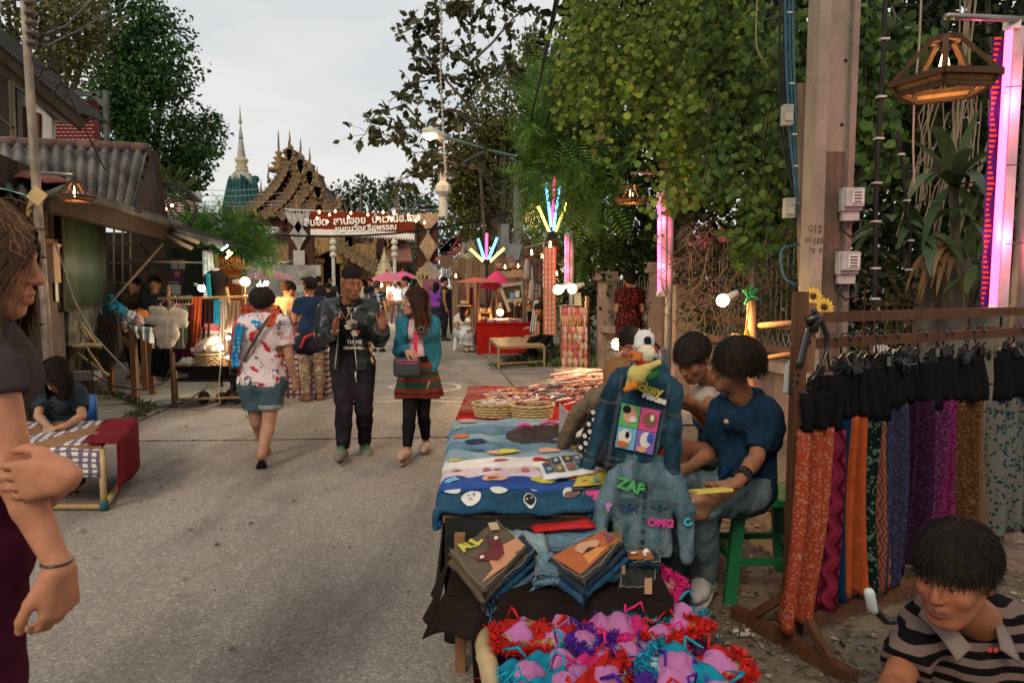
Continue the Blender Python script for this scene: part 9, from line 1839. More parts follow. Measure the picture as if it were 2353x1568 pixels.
for s_ in(-1,1):
 m=MB();c=P.J['chest'];m.tb_([c+[s_*(.045+.006*i),-.155+(.01 if i<2 else-.006*sin(i)),.10-i*.06]for i in range(9)],.0045,5);m.bd('zip',SIL,lj,True)
 m=MB();q=P.J['neck'];m.tb_([q+[s_*.075,.05,.035],q+[s_*.088,-.01,.03],q+[s_*.07,-.07,.0],q+[s_*.06,-.10,-.04]],[.02,.022,.024,.012],8);m.bd('collar',LEATH,lj,True)
def chest_text(P,s,x,y,sz,D,mat,sq=1.0,par=None):p=at(x,y,D)-NA(P.t.location);text(s,sz,mat,P.t,NA(MT(Ve(p))@MR(R(90),4,'X')),'shirt_print',bold=.001,squash=sq)
TP=pc(.5,.45,.38)
for s,x,y,sz in(('T  Y',808,712,.055),('TH ME',814,786,.05),('COLATE HELL',812,799,.03)):chest_text(P,s,x,y,sz,5.675 if y<730 else 5.69,TP,.9)
for x,y,r_,c in((808,742,.045,(.3,.22,.16)),(814,748,.03,(.05,.04,.04)),(800,750,.03,(.4,.35,.3)),(815,765,.032,(.5,.42,.34)),(822,762,.018,(.35,.05,.03)),(802,738,.014,(.5,.3,.1))):
 m=MB();q=at(x,y,5.68-.001*(x%5))-NA(P.t.location);m.pr_m([(q[0]+r_*cos(a)*(1+.25*sin(5*a)),q[2]+r_*.8*sin(a))for a in LS(0,6.28,17)[:-1]],q[1]-.003,q[1]);m.bd('shirt_picture',pc(*c),P.t)
m=MB();n_=P.J['neck'];m.tb_([n_+[-.06,-.03,.02],n_+[-.05,-.11,-.06],n_+[.01,-.14,-.15],n_+[.055,-.10,-.04],n_+[.06,-.03,.02]],.003,5);m.bd('gold_chain',pN((.5,.33,.12),.3,.2,20,.9),P.t,True)
m=MB();c=P.J['wrR'];m.tb_([c+[.03*cos(a),.03*sin(a),.01]for a in LS(0,6.3,12)],.006,5);m.bd('bracelet',pc(.5,.45,.4),P.t,True);m=MB();c=P.J['pelvis']+[.06,-.15,-.03];m.tb_([c,c+[0,-.01,-.05],c+[.01,-.01,-.09]],[.01,.006,.009],5);m.bd('keys',SIL,P.t,True)
P.shoes(pc(.16,.15,.12),pN((.3,.28,.24),.8));
for q in'LR':
 for k in range(4):m=MB();a=P.J['an'+q]*(.75-.16*k)+P.J['to'+q]*(.25+.16*k);m.tb_([a+[-.03,-.01,.038-.004*k],a+[0,-.02,.05-.006*k],a+[.03,-.01,.038-.004*k]],.005,5);m.bd('green_lace',pc(.04,.3,.1),P.t,True)
b0=gp(955,1040);b0[2]=0
P=Person('young woman in teal cardigan pink top and striped skirt listening to the man',b0,0,1.6,None if False else{k:tuple(NA(v)/(1.6/1.7))if not(k[:2]in('hd','hn','ht','cu'))else v for k,v in pj(dict(head=(952,694,5.85),neck=(964,724,5.92),chest=(962,765,5.93),waist=(962,815,5.92),pelvis=(960,860,5.92),shL=(996,742,5.95),shR=(926,744,5.88),elL=(1003,812,5.98),elR=(915,808,5.85),wrL=(985,868,5.85),wrR=(934,802,5.62),hipL=(975,866,5.92),hipR=(945,866,5.9),knL=(972,950,5.95),knR=(940,958,5.8),anL=(978,1008,6.1),anR=(935,1030,5.75),toL=(974,1030,5.92),toR=(922,1048,5.55),hdL=(-.1,-.2,-1),hdR=(.75,-.5,-.4),hnL=(-.8,-.4,.2),hnR=(.1,.5,-.9),htL=(-.4,-1,0),htR=(0,-1,.3),cuL=.4,cuR=.35),b0).items()},h=.009,skin=(.36,.19,.12),fm_=True,yaw=R(-62),pitch=R(-4),lips=(.4,.1,.1),bulk=.94,headscale=.98)
P.hair('long',2600,.27,.003,(.035,.016,.012),2,.012,tip=(.16,.045,.02))
top_(P,cl_((.52,.36,.4)),'pink_top',.35,.010,-.02,(.08,.09,.07));P.gm('leggings',{'thigh':(1,.008),'calf':(1,.008)},cl_((.012,.011,.012)),ends=legs_cut(P,.1),fo_=None)
def cardi():
 S=SD(P.lo-.05,P.hi+.05,.009);rad=[]
 for tg_,a,b_,r0,r1,kk,fl in P.P:
  if tg_=='torso'or tg_[:-1]=='uarm':S.rc(a,b_,r0+.024,r1+.022,kk+.003,'u',fl)
  elif tg_[:-1]=='farm':S.rc(a,b_,r0+.02,r1+.018,kk)
 S.folds(.010,(16,16,10),7);f=P.J['chest']
 for i in range(10):z=.14-i*.06;w=.045+.03*i/9;S.bx(f+[-.015,-.17,z],(w,.1,.045),.01,.006,'s')
 S.cut(P.J['pelvis']+[0,0,.03],(0,0,-1));S.el(P.J['neck']+[0,-.03,.05],(.075,.08,.07),.004,'s')
 V,Fc=S.mesh();return mK('teal_cardigan',V,Fc,cl_((.025,.14,.2),(.04,.18,.24)),P.t,True)
cardi()
def cone(P,name,z0,z1,r0,r1,mat,fo_=.012,nf=9,sy=.8,c=None,n=48):
 c=P.J['pelvis']if c is None else c;m=MB()
 def fn(u,v):a=u*6.2832;r=r0+(r1-r0)*v**.8+fo_*v*sin(a*nf)+fo_*.6*v*sin(a*5+1);return(c[0]+r*cos(a),c[1]+r*sy*sin(a),c[2]+z0+(z1-z0)*v+.008*sin(a*3)*v)
 m.sh_(fn,n,10,.006);return m.bd(name,mat,P.t,True)
cone(P,'striped_skirt',.12,-.19,.135,.205,cl_((.16,.03,.02),(.03,.06,.045),'bands',34,extra=(.3,.16,.09)));cone(P,'black_waistband',.17,.10,.13,.138,cl_((.012,.012,.012)),0)
hb=tH('handbag','small dark handbag with pink piping on a red strap','handbag',at(934,842,5.62));S=SD(at(934,842,5.62)-.15,at(934,842,5.62)+.15,.007);S.bx(at(934,842,5.62),(.075,.035,.05),.03,.01);S.folds(.004,(30,30,30),3);V,Fc=S.mesh();mK('pouch',V,Fc,cl_((.045,.05,.055)),hb,True,world=True)
m=MB();c=at(934,828,5.55);m.tb_([c+[-.09,.01,0],c,c+[.09,.01,0]],.004,5);m.tb_([c+[-.09,.01,-.02],c+[0,-.004,-.025],c+[.09,.01,-.02]],.003,5);m.bd('pink_piping',PK,hb,True,True);m=MB();m.sh_(lambda u,v:at(950+9*v,830-70*u,5.66+.02*u),6,1,.006);m.bd('red_strap',pc(.5,.03,.08),hb,False,True)
m=MB()
for i in range(9):a=i*.7;m.tb_([at(967,758,5.66),at(967+9*cos(a),758+9*sin(a),5.64),at(967+5*cos(a+.6),758+5*sin(a+.6),5.63)],.010,5)
m.bd('rosette',cl_((.05,.04,.035),(.35,.3,.25),'dots',60),P.t,True,True);P.shoes(pN((.4,.27,.2),.5),pN((.3,.2,.15),.8),kind='flat')
m=MB();n_=P.J['neck'];m.tb_([n_+[-.05,-.04,.0],n_+[-.03,-.1,-.05],n_+[-.01,-.115,-.08],n_+[.03,-.1,-.05],n_+[.05,-.04,0]],.003,5);m.bd('necklace',pc(.5,.4,.25),P.t,True)
b0=gp(605,1055);b0[2]=0;k_=1.55/1.7
P=Person('stout woman seen from behind in red blotched white shirt and denim shorts',b0,0,1.55,{k:tuple(NA(v)/k_)if not(k[:2]in('hd','hn','ht','cu','fw'))else v for k,v in pj(dict(fwd=(0,1,0),head=(604,698,5.75),neck=(604,726,5.7),chest=(604,775,5.67),waist=(603,825,5.67),pelvis=(602,875,5.67),shL=(560,746,5.67),shR=(650,746,5.67),elL=(552,812,5.75),elR=(664,822,5.65),wrL=(575,838,6.0),wrR=(677,872,5.72),hipL=(580,885,5.67),hipR=(625,885,5.67),knL=(590,968,5.72),knR=(618,965,5.6),anL=(613,1035,5.95),anR=(600,1045,5.45),toL=(616,1050,6.1),toR=(600,1068,5.58),hdL=(.5,.5,0),hdR=(.05,.1,-1),hnR=(-1,.2,0),htR=(0,1,0),cuR=.3),b0).items()},h=.010,skin=(.36,.19,.12),fm_=True,bulk=1.16,yaw=R(180),pitch=R(5),headscale=1.04)
P.hair('short',1400,.07,.003,(.022,.017,.014),3,.016);top_(P,cl_((.6,.5,.5),(.4,.02,.03),'blot',9,extra=(.03,.02,.02)),'blotched_shirt',.62,.036,-.13,(.06,.06,.05),fo_=(.012,(12,12,8)));
trousers(P,DEN((.03,.06,.08),(.08,.12,.14)),'denim_shorts',.026,.62,fo_=(.01,(14,14,8)))
for q in'LR':c=P.J['hip'+q]*.4+P.J['kn'+q]*.6;m=MB();m.la_([(.088,-.022),(.098,-.018),(.098,.018),(.088,.022)],20,c,1,1);m.bd('turned_cuff',DEN((.15,.17,.18),(.25,.27,.27)),P.t,True);m=MB();c=P.J['hip'+q];m.box(c+[0,-.105,.0],(.085,.02,.09),0,.1);m.bd('back_pocket',DEN((.05,.09,.11),(.1,.14,.16)),P.t,True)
S=SD(P.lo,P.hi+.1,.009);n_=P.J['neck'];
for a,b_,r_ in(([-.13,-.05,-.03],[-.02,-.11,-.07],.04),([-.02,-.11,-.07],[.12,-.06,-.04],.042),([-.13,-.05,-.03],[-.1,.1,-.02],.04),([.12,-.05,-.04],[.1,.1,-.02],.04),([-.02,-.12,-.10],[.09,-.11,-.11],.03)):S.rc(n_+a,n_+b_,r_,r_,.02,'u')
S.folds(.012,(24,24,30),3);V,Fc=S.mesh();mK('blue_scarf',V,Fc,cl_((.02,.2,.42),(.4,.5,.55),'dots',28),P.t,True)
def rib(P,pts,w,mat,name):m=MB();Q=[NS(at(*q))-NA(P.t.location)for q in pts];m.sh_(lambda u,v:NA([np.interp(u*(len(Q)-1),range(len(Q)),[q[k]for q in Q])for k in range(3)])+NA([w*(v-.5),-.012*sin(v*9),.01*sin(u*9)]),16,5,.01);return m.bd(name,mat,P.t,True)
rib(P,[(552,745,5.5),(545,780,5.5),(540,825,5.55),(542,845,5.55)],.07,cl_((.02,.2,.42),(.4,.5,.55),'dots',28),'scarf_end');rib(P,[(548,742,5.53),(536,790,5.56),(532,840,5.6)],.05,cl_((.45,.07,.03)),'red_scarf_end');rib(P,[(636,712,5.52),(622,740,5.48),(618,752,5.47)],.06,cl_((.45,.07,.03)),'red_scarf_fold');rib(P,[(625,722,5.5),(590,770,5.49),(560,830,5.55)],.03,cl_((.2,.16,.12)),'bag_strap')
P.shoes(cl_((.02,.018,.018)),pN((.025,.02,.018),.6),kind='sandal')
def wk(lb_,x,yf,H,rz,top,bottom,hair='short',hc=HB,skin=SKIN_TAN,fm_=False,sleeve=.6,skirt=None,pose=None,h=None,dress=None,yaw=0,pitch=0,bare=0,gr_='people further down the street',shoe=(.04,.035,.03),bulk=1.0,hl=.05,D=None,stripe=None):
 b=gp(x,yf)if D is None else NA([X(x,D),D,0]);b[2]=0;d=b[1];h=h or(.011 if d<9.5 else .015 if d<13 else .021)
 P=Person(lb_,b,rz,H,pose,h=h,skin=skin,fm_=fm_,gr_=gr_,bulk=bulk,hscale=1.1 if d>9 else None,headscale=1.02,yaw=yaw,pitch=pitch)
 P.hair(hair,500 if d<12 else 200,hl,.004,hc,int(x),.012)
 if dress:P.gm('dress',{'torso':(1,.03),'uarm':(sleeve,.022),'thigh':(.75,.05)},dress,cuts=(),neck=((0,0,0),(.07,.07,.05)),fo_=(.012,(12,12,5)))
 else:
  top_(P,top,'top',sleeve,.022,-.08,fo_=(.01,(12,12,8)))
  if skirt:trousers(P,bottom,'shorts',.026,skirt)
  else:trousers(P,bottom,fo_=(.01,(12,12,8)))
 P.shoes(cl_(shoe),kind='shoe');return P
A_=dict(elR=(-.22,-.02,1.12),wrR=(-.15,-.22,1.05),hdR=(.3,-1,0),elL=(.22,-.02,1.12),wrL=(.15,-.24,1.08),hdL=(-.3,-1,0));LK=dict(head=(0,-.06,1.55))
PAT=cl_((.3,.22,.15),(.03,.02,.02),'glyph',26)
w=wk('woman in navy top and patterned trousers leaning over a stall with red edged backpack',718,920,1.58,R(215),cl_((.015,.03,.07)),PAT,'bun',fm_=True,pose=A_,shoe=(.15,.07,.04),gr_=None,h=.011);w.P and rib(w,[(716,712,8.35),(722,760,8.3)],.02,WH,'white_strap')
bag('navy backpack with red zip edges slung behind the woman in patterned trousers',at(708,790,8.15),(.2,.12,.12),cl_((.018,.018,.03)),'backpack',8,True,'backpack');m=MB();m.tb_([at(690,800,7.98),at(700,775,8.0),at(722,765,8.0),at(726,785,7.98)],.016,6);m.solo('backpack_trim',pc(.5,.03,.03),'red zip edge standing out on the navy backpack','backpack trim',sm_=True)
w=wk('young woman in beige striped long sleeved top bending to the stall goods',662,905,1.56,R(150),cl_((.36,.26,.17),(.25,.16,.1),'stripe',26),cl_((.02,.02,.03)),'bun',(.03,.016,.012),fm_=True,sleeve=1.9,pose=A_|LK,gr_=None,h=.010,pitch=R(22),shoe=(.03,.02,.02))
dr=wk('woman in black dress dotted red seen from behind by the spiked fence',1443,868,1.68,R(180),None,None,'short',hl=.05,fm_=True,dress=cl_((.025,.008,.01),(.26,.035,.02),'dots',26,extra=.6),sleeve=.6,gr_=None,h=.010,pose=dict(wrR=(-.05,-.16,1.12),wrL=(.05,-.16,1.12)),bulk=1.1,shoe=(.2,.1,.06));cone(dr,'dress_skirt',.08,-.36,.17,.2,cl_((.025,.008,.01),(.26,.035,.02),'dots',26,extra=.6),.012,7,.85)
for a in(('man in black muscle vest with tattooed arm standing right of the gateway',1022,782,1.72,R(100),cl_((.03,.022,.02)),cl_((.015,.014,.015)),'short',HB,SKIN_TAN,False,.05),('person all in black with dark ponytail behind the tattooed man',1044,768,1.62,R(170),cl_((.012,.012,.013)),cl_((.012,.012,.013)),'bun',HB,SKIN_TAN,True,1.8),('woman in light blue cap sleeves and bare legs walking away mid street',868,808,1.58,R(170),cl_((.03,.03,.04),(.4,.5,.6),'blot',14),cl_((.015,.015,.02)),'short',(.1,.06,.04),SKIN_FAIR,True,.5,.35),('man in white printed t shirt with arm out near the teal cardigan',934,800,1.7,R(-70),cl_((.55,.57,.6),(.35,.1,.08),'blot',9),cl_((.05,.09,.14)),'short',HB,SKIN_TAN,False,.6,None,A_),('bearded man in grey t shirt behind the white hangers',700,764,1.74,R(25),cl_((.33,.35,.36)),cl_((.05,.05,.06)),'short',(.07,.04,.02),SKIN_FAIR,False,.6),('tousle haired man in black seen from behind beyond the stall',735,772,1.76,R(200),cl_((.02,.02,.024)),cl_((.03,.03,.04)),'short',HB,SKIN_TAN,False,.6),('balding man in dark shirt walking to the temple',762,752,1.72,R(185),cl_((.03,.03,.035)),cl_((.04,.04,.05)),'crop',(.12,.1,.09),SKIN_FAIR,False,.6),('woman with dark bun in black top behind the leather jacket man',757,782,1.55,R(190),cl_((.012,.012,.014)),cl_((.02,.02,.02)),'bun',HB,SKIN_TAN,True,.5),('man in black t shirt with yellow print facing the street',852,752,1.72,R(0),cl_((.015,.015,.018)),cl_((.03,.03,.04)),'short',HB,SKIN_TAN,False,.6),('blonde woman in a pale top far beyond the white hangers',718,757,1.6,R(20),cl_((.4,.33,.28)),cl_((.1,.12,.16)),'long',(.25,.15,.07),SKIN_FAIR,True,.6),('distant man in grey shirt just inside the gateway',830,742,1.7,R(0),cl_((.2,.2,.2)),cl_((.04,.04,.06)),'short',HB,SKIN_TAN,False,.6),('woman in purple top before the purple pink poster',1003,775,1.56,R(160),cl_((.2,.05,.35)),cl_((.03,.03,.04)),'long',HB,SKIN_TAN,True,.6),('distant woman in pink top under the pink parasols',905,742,1.55,R(10),cl_((.45,.2,.24)),cl_((.1,.05,.05)),'long',HB,SKIN_TAN,True,.6),('distant pair member in white beneath the pink parasols',918,745,1.6,R(190),cl_((.45,.45,.42)),cl_((.08,.08,.1)),'short',HB,SKIN_TAN,False,.6)):wk(*a,hl=.16 if a[7]=='long'else .05)
for a in(('vendor in spectacles and dark shirt standing in the dark open house',358,10.6,1.62,R(15),(.02,.022,.03)),('shadowy vendor with raised hand in the dark open house',312,10.9,1.6,R(10),(.035,.022,.012))):wk(a[0],a[1],0,a[3],a[4],cl_(a[5]),cl_((.02,.02,.02)),D=a[2],gr_='vendors inside the dark open house',h=.012)
text('DLEM',.16,YL,None,NA(MT(Ve(at(852,684,23.9)))@MR(R(90),4,'X'))).parent=None
o=COL.objects[-1];tag(o,'yellow lettering across the distant black t shirt','shirt lettering')
m=MB();m.tb_([at(702,690,10),at(752,689,10)],.02,6)
for x in(703,751):m.tb_([at(x,690,10),at(x,690,10)*[1,1,0]],.02,6)
hr=m.solo('clothes_rail',pN((.6,.62,.62),.5),'white metal rail with white hangers behind the navy clad woman','clothes rack')
for k in range(6):t=tH('clothes_hanger','white plastic hanger on the white metal rail','hanger',at(706+8*k,697,10),0,'white hangers on the metal rail');hanger(t,(0,0,0),.3,WH,R(75));dp('garment','dark garment on the white metal rail','garment',([at(702+8*k,703,10),at(709+8*k,703,10)],[at(702+8*k,760,10),at(709+8*k,762,10)]),cl_(((.1,.02,.04),(.03,.02,.03),(.2,.05,.08))[k%3]),'dark garments on the white metal rail',seed=k,nu=4,nv=4)
for i,(x,y,D,c,r_,lb)in enumerate(((608,720,8.8,(.3,.06,.04),.16,'rust red hats and scarves heaped on the stall'),(640,745,8.9,(.28,.12,.07),.14,'brown knitted goods heaped on the stall'),(668,725,9.4,(.4,.08,.06),.13,'red woven purse pile held by the beige striped woman'),(655,780,9.0,(.45,.4,.4),.13,'white printed cloth heap on the stall'),(682,775,9.2,(.4,.03,.12),.1,'deep pink cloth heap on the stall'))):bag(lb,at(x,y,D),(r_*1.3,r_,r_*.8),cl_(c,tuple(v*.4 for v in c),'glyph',22),'goods',20+i,False,'goods_heap')
m=MB();m.box((X(648,9.2),9.3,.36),(1.3,.6,.7));m.solo('stall_table',cl_((.33,.3,.3),(.1,.03,.05),'plaid',4),'pale clothed stall table behind the beige striped woman','table')
def seated(lb_,base,J,mats,**k):
 P=Person(lb_,base,0,1.7,pj(J,base),**k);return P
b0=NA([X(150,5.35),5.35,0])
P=seated('girl in dark grey blue blouse with long hair bent over the low table',b0,dict(head=(130,862,5.1),neck=(138,892,5.3),chest=(142,925,5.4),waist=(145,965,5.42),pelvis=(148,990,5.42),shL=(182,905,5.38),shR=(98,905,5.38),elL=(188,955,5.2),elR=(88,955,5.2),wrL=(150,978,4.95),wrR=(112,980,4.95),hdL=(-.6,-.8,-.1),hdR=(.5,-.8,-.1),hnL=(0,0,-1),hnR=(0,0,-1),htL=(-1,0,0),htR=(1,0,0),hipL=(165,995,5.35),hipR=(130,995,5.35),knL=(178,1010,4.95),knR=(128,1010,4.95),anL=(175,1115,4.95),anR=(140,1115,5.0),toL=(170,1140,4.8),toR=(140,1140,4.85)),None,h=.011,skin=(.36,.2,.12),fm_=True,pitch=R(42),yaw=R(-8),headscale=1.0,bulk=.95)
P.hair('long',1500,.2,.003,HB,5,.012);top_(P,cl_((.025,.035,.045),(.04,.05,.06)),'blouse',.7,.02,-.1);trousers(P,cl_((.02,.02,.025)));P.shoes(cl_((.06,.035,.025)),kind='sandal')
m=MB()
for k in range(3):c=P.J['chest']+[0,-.16,.03-.08*k];m=MB();m.tb_([c+[-.04,0,0],c+[0,-.01,0],c+[.04,0,0]],.006,5);m.bd('frog_fastener',BKc,P.t,True)
b0=NA([X(1068,15.8),15.8,0])
P=seated('woman in straw hat white blouse and long white skirt seated at the stall',b0,dict(head=(1068,712,15.5),neck=(1062,722,15.6),chest=(1060,738,15.7),waist=(1058,752,15.8),pelvis=(1058,762,15.8),shL=(1074,730,15.6),shR=(1048,730,15.8),elL=(1078,750,15.4),elR=(1050,752,15.5),wrL=(1084,758,15.2),wrR=(1070,760,15.2),hdL=(0,-1,0),hdR=(.5,-1,0),hipL=(1062,764,15.7),hipR=(1054,764,15.8),knL=(1078,765,15.3),knR=(1070,766,15.3),anL=(1078,798,15.4),anR=(1068,798,15.4),toL=(1086,803,15.2),toR=(1074,804,15.2),fwd=(.6,-.8,0)),None,h=.016,fm_=True,yaw=R(40),pitch=R(20),bulk=1.0,headscale=1.0)
P.hair('long',300,.25,.006,HB,6,.012);top_(P,cl_((.48,.45,.4)),'blouse',.6,.03,-.02);S=SD(P.lo,P.hi,.018);J=P.J
for a,b_,r0,r1 in((J['pelvis'],J['knL'],.15,.12),(J['pelvis'],J['knR'],.15,.12),(J['knL'],J['anL']+[0,0,.05],.12,.14),(J['knR'],J['anR']+[0,0,.05],.12,.14)):S.rc(a,b_,r0,r1,.1)
S.cut(J['anL']+[0,0,.06],(0,0,-1));S.folds(.025,(9,9,4),5);V,Fc=S.mesh();mK('long_skirt',V,Fc,cl_((.42,.47,.48)),P.t,True);P.shoes(cl_((.3,.22,.16)))
ht=tH('straw_hat','straw sun hat with dark band on the seated woman','hat',at(1067,700,15.5));m=MB();m.la_([(.19,-.03),(.18,-.01),(.1,.0),(.098,.04),(.085,.09),(.03,.1),(.001,.1)],18);m.bd('weave',pN((.42,.3,.15),.8),ht,True);m=MB();m.la_([(.103,.0),(.102,.03)],18);m.bd('band',BKc,ht,True)
b0=NA([X(1238,12.9),12.9,0])
P=seated('woman in brown sleeveless top sewing beside the orange hanging banner',b0,dict(head=(1237,712,12.8),neck=(1243,724,12.9),chest=(1245,745,13.0),waist=(1247,765,13),pelvis=(1248,778,13),shL=(1256,734,13.1),shR=(1236,736,12.8),elL=(1240,760,13.1),elR=(1236,766,12.7),wrL=(1218,752,12.9),wrR=(1218,772,12.6),hdL=(-1,0,0),hdR=(-1,0,.1),hnL=(0,0,-1),hnR=(0,0,-1),hipL=(1248,780,13.1),hipR=(1246,780,12.9),knL=(1222,785,13),knR=(1220,786,12.8),anL=(1226,820,13),anR=(1224,822,12.8),toL=(1216,825,13),toR=(1214,828,12.8),fwd=(-1,0,0)),None,h=.014,fm_=True,yaw=R(-75),pitch=R(15),bulk=1.05);P.hair('bun',300,.05,.005,HB,7,.012);top_(P,cl_((.05,.03,.025)),'vest',.1,.022,-.05);trousers(P,cl_((.015,.015,.015)))
b0=NA([X(1180,16),16,0]);P=wk('curly haired vendor bending among the hanging clothes',1148,0,1.6,R(20),cl_((.1,.08,.07)),cl_((.1,.12,.16)),D=16.3,pitch=R(30),gr_=None)
b0=NA([X(1445,4.6),4.6,0]);P=wk('vendor half hidden behind the cow soft toy',1450,0,1.16,0,cl_((.2,.11,.05)),cl_((.03,.03,.03)),D=4.7,gr_=None,sleeve=1.7,h=.008,pitch=R(15),skin=(.28,.13,.07))
b0=NA([1.05,3.85,0]);PHN=(.5,.2,.11)
P=seated('seated man in open denim shirt looking down at his phone',b0,dict(fwd=(-.85,-.5,0),head=(1592,824,3.72),neck=(1634,862,3.85),chest=(1645,935,3.95),waist=(1655,1000,4.0),pelvis=(1660,1045,4.0),shL=(1672,905,4.08),shR=(1612,905,3.82),elL=(1640,985,3.85),elR=(1655,960,3.55),wrL=(1590,935,3.6),wrR=(1592,925,3.45),hdL=(-1,-.1,.3),hdR=(-1,0,.15),hnL=(0,-.5,.9),hnR=(0,.5,.9),htL=(0,0,1),htR=(0,0,1),cuL=.6,cuR=.6,hipL=(1655,1050,4.1),hipR=(1640,1050,3.9),knL=(1560,1045,3.9),knR=(1555,1030,3.6),anL=(1570,1200,3.95),anR=(1575,1210,3.7),toL=(1545,1225,3.9),toR=(1550,1235,3.65)),None,h=.0085,skin=(.27,.11,.055),yaw=R(-52),pitch=R(32),stubble=.9,headscale=1.0,bulk=.98)
P.hair('short',2200,.06,.003,(.02,.013,.010),8,.014);top_(P,cl_((.35,.3,.25)),'t_shirt',.4,.012,-.1,(.08,.08,.06));P.gm('denim_shirt',{'torso':(1,.026),'uarm':(.8,.024)},INDIGO,cuts=[(P.J['pelvis'],(0,0,-1)),(P.J['chest']+[-.112,-.066,0],(-.85,-.5,0))],neck=((0,0,0),(.09,.09,.07)),fo_=(.012,(14,14,10)));trousers(P,DEN((.05,.055,.06),(.13,.14,.15)),'grey_jeans',.02);P.shoes(cl_((.05,.05,.05)))
m=MB();m.box(at(1562,915,3.48),(.14,.07,.009),R(20),R(25));m.solo('phone',BKP,'black phone held up by the seated man','phone')
b0=NA([1.12,3.2,0])
P=seated('seated person with tousled black hair in navy short sleeved shirt and ripped jeans',b0,dict(fwd=(-.8,-.45,0),head=(1688,842,3.08),neck=(1700,890,3.12),chest=(1712,985,3.18),waist=(1712,1065,3.22),pelvis=(1712,1125,3.25),shL=(1752,945,3.12),shR=(1668,938,3.28),elL=(1738,1050,2.98),elR=(1640,1035,3.3),wrL=(1695,1108,2.82),wrR=(1580,1075,3.2),hdL=(-.9,-.3,-.25),hdR=(-1,0,-.1),hnL=(0,.3,.95),hnR=(0,0,-1),htL=(.2,.9,.3),htR=(0,-1,0),cuL=.3,cuR=.3,hipL=(1715,1132,3.12),hipR=(1685,1130,3.35),knL=(1612,1158,2.9),knR=(1575,1110,3.2),anL=(1620,1325,3.12),anR=(1600,1300,3.5),toL=(1600,1362,3.0),toR=(1585,1330,3.4)),None,h=.008,skin=(.27,.12,.062),fm_=False,yaw=R(-128),pitch=R(2),headscale=.98,bulk=.94)
P.hair('short',4500,.10,.0024,(.016,.011,.009),9,.020);top_(P,DEN((.006,.018,.04),(.014,.036,.066)),'navy_shirt',.85,.024,-.12,(.085,.085,.065),fo_=(.02,(14,14,9)))
tj=trousers(P,DEN((.06,.1,.12),(.15,.2,.22)),'ripped_jeans',.02,fo_=(.012,(14,14,8)));m=MB();c=P.J['knL'];S=SD(c-.12,c+.12,.006);S.el(c+[-.03,-.035,.0],(.058,.058,.06),.01);S.folds(.003,(30,30,30),1);V,Fc=S.mesh();mK('bare_knee',V,Fc,vcol(.55,.3,260,.03,spec=.2,var=.2,vscale=22,name='skin'),tj,True,col=np.tile((.33,.16,.09),(len(V),1)))
for s_ in(-1,1):
 for k in range(18):m=m if k else MB();a=-1.1+k*.13;p=c+NA([-.03+.02*cos(a)-.062*cos(a),-.04-.062*cos(a)*.8,s_*.045]);m.tb_([p,p+[RU(-.01,.01),-.01,s_*-.02*RR0()]],.002,3,False)
 m.bd('frayed_edge',JCUT,tj)
P.shoes(pN((.5,.48,.45),.6),pN((.5,.47,.42),.7),.006)
for k in range(5):m=MB();a=P.J['anL']*(.8-.15*k)+P.J['toL']*(.2+.15*k);m.tb_([a+[-.028,-.015,.028-.004*k],a+[-.01,-.04,.042-.006*k],a+[.02,-.035,.03-.004*k]],.004,5);m.bd('shoe_lace',WH,P.t,True)
m=MB();c=P.J['waist']+[-.1,-.09,.0];m.tb_([c,c+[-.03,-.03,.01],c+[-.05,-.02,-.05]],[.02,.024,.012],7);m.tb_([c,c+[.02,-.03,-.03],c+[.03,-.02,-.09]],[.02,.02,.01],7);m.bd('shirt_knot',cl_((.008,.03,.075)),P.t,True)
m=MB();a=P.J['wrL'];b_=P.J['elL'];m.tb_([a+(b_-a)*.16,a+(b_-a)*.36],.037,14);m.bd('leather_wristband',cl_((.015,.012,.012),(.1,.1,.1),'dots',90),P.t,True)
m=MB();m.box(at(1632,1126,2.7),(.16,.075,.012),R(14),R(-12));o=m.solo('phone',pc(.55,.45,.1),'yellow cased phone resting in the hand of the seated person','phone');m=MB();m.box((0,0,.015),(.135,.06,.003),R(14),R(-12));m.bd('screen',BKP,o)
m=MB();m.sphere(at(1668,968,2.98),.011,8);m.solo('badge',pc(.5,.3,.12),'small round badge on the navy shirt','badge')
b0=NA([1.25,1.75,0]);J=dict(fwd=(-.5,-.85,0),head=(2192,1318,1.68),neck=(2240,1400,1.80),chest=(2265,1530,1.86),waist=(2280,1680,1.92),pelvis=(2290,1790,1.95),shL=(2405,1455,1.86),shR=(2120,1435,1.86),elL=(2440,1640,1.75),elR=(2055,1575,1.72),wrL=(2330,1740,1.5),wrR=(1990,1700,1.45),hdL=(-.8,-.5,-.2),hdR=(-.3,-.9,-.5),hnL=(0,0,-1),hnR=(0,0,-1),htL=(0,-1,0),htR=(1,0,0),hipL=(2340,1790,1.95),hipR=(2240,1800,1.95),knL=(2200,1680,1.55),knR=(1975,1620,1.78),anL=(2200,2000,1.6),anR=(2010,1950,1.75),toL=(2150,2060,1.5),toR=(1960,2000,1.6))
P=seated('brooding young man in brown and black striped polo shirt seated low',b0,J,None,h=.0068,skin=(.27,.10,.048),yaw=R(-55),pitch=R(8),headscale=.99,bulk=1.0,lips=(.26,.09,.065),brow=(.03,.018,.012),stubble=.3)
P.eyes();P.hair('short',7500,.07,.0015,(.014,.010,.008),10,.013,fringe=.018)
POLO=cl_((.13,.09,.078),(.006,.005,.006),'stripe',8.2);top_(P,POLO,'polo_shirt',.72,.02,-.1,(.09,.10,.07),fo_=(.014,(12,12,9)));trousers(P,pN((.5,.45,.45),.8),t=.022)
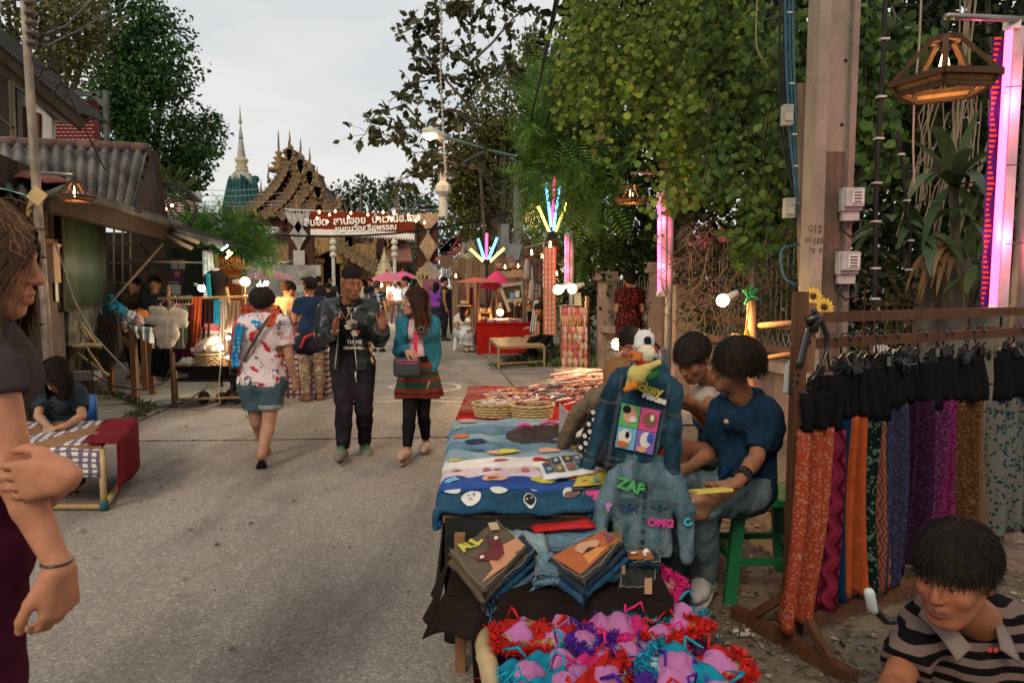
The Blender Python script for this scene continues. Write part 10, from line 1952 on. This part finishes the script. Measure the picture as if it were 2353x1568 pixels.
for q in(-1,1):
 m=MB();n_=P.J['neck']+[-.03,-.02,-.01];m.sh_(lambda u,v:n_+NA([q*(.088-.05*u)-.02*u,.05-.15*u,.012-.045*u*u])+NA([q*.022*v*(1+u),-.012*v,-.03*v]),14,4,.006);m.bd('collar',cl_((.17,.13,.115)),P.t,True)
m=MB();c=at(2372*.948+25,1492,1.62)-b0
for q in(0,1):m.box(c+[q*.014,0,0],(.008,.003,.01));
m.bd('shirt_emblem',pc(.5,.05,.05),P.t)
b0=NA([-1.27,1.58,0]);k_=1
J=dict(fwd=(.85,.5,0),head=(-35,598,1.6),neck=(-61,705,1.6),chest=(-88,870,1.62),waist=(-93,1080,1.62),pelvis=(-98,1250,1.62),shL=(-63,815,1.82),shR=(-18,850,1.47),elL=(82,1150,1.66),elR=(39,1105,1.43),wrL=(159,1092,1.37),wrR=(137,1302,1.40),hdL=(-1,.0,-.12),hdR=(-.05,.02,-1),hnL=(0,1,-.05),hnR=(-.8,.3,-.3),htL=(.0,.1,1),htR=(-.4,-.9,0),cuL=.10,cuR=.42,hipL=(-83,1300,1.72),hipR=(-73,1300,1.52),knL=(-73,1750,1.7),knR=(-53,1750,1.5),anL=(-103,2130,1.72),anR=(-83,2140,1.52),toL=(27,2180,1.72),toR=(47,2190,1.52))
P=seated('smiling brown haired woman in profile gripping her own arm at the left edge',b0,J,None,h=.0072,skin=(.42,.18,.1),fm_=True,yaw=R(105),pitch=R(10),hscale=1.12,headscale=1.06,lips=(.42,.12,.09),brow=(.09,.045,.025),bulk=1.06,mouth=.004)
P.eyes();top_(P,cl_((.05,.038,.038),(.035,.028,.03)),'grey_top',.25,.016,-.02,(.08,.09,.07));trousers(P,cl_((.05,.008,.02),(.035,.006,.014)),'maroon_trousers',.035,h=.009,fo_=(.014,(10,10,5)),waist=-.02)
P.hair('long',8000,.26,.0011,(.11,.06,.035),11,.018,tip=(.13,.075,.045));m=MB();a,b_=P.J['wrR'],P.J['elR'];q=a+(b_-a)*.06;m.la_([(.0285,-.003),(.0315,0),(.0285,.003)],18,q);m.bd('hair_band',BKP,P.t,True)
m=MB();c=P.c+P.hs*(P.Rm@NA([0,-.096,-.0635]));m.box((0,0,0),(.004,.030,.006));mK('teeth',NA(m.v)+c+[-.004,0,0],m.f,pc(.6,.55,.5),P.t)
hs2=MB()
for i in range(60):
 a=RU(-1.2,1.4);c=P.c+NA([.02+.09*sin(a),-.06,.09*cos(a)+.02]);q=c+NA([RU(.0,.07),RU(-.04,.02),RU(-.03,.03)]);hs2.tb_([c,(c+q)/2+[0,0,.015],q,q+[RU(0,.04),0,-RU(0,.05)]],.0008,3,False)
hs2.bd('flyaway_hair',vcol(.7,.2,200,0,spec=.1,var=.25,vscale=120,name='hair'),P.t,False,col=np.tile((.2,.11,.06),(len(hs2.v),1)))
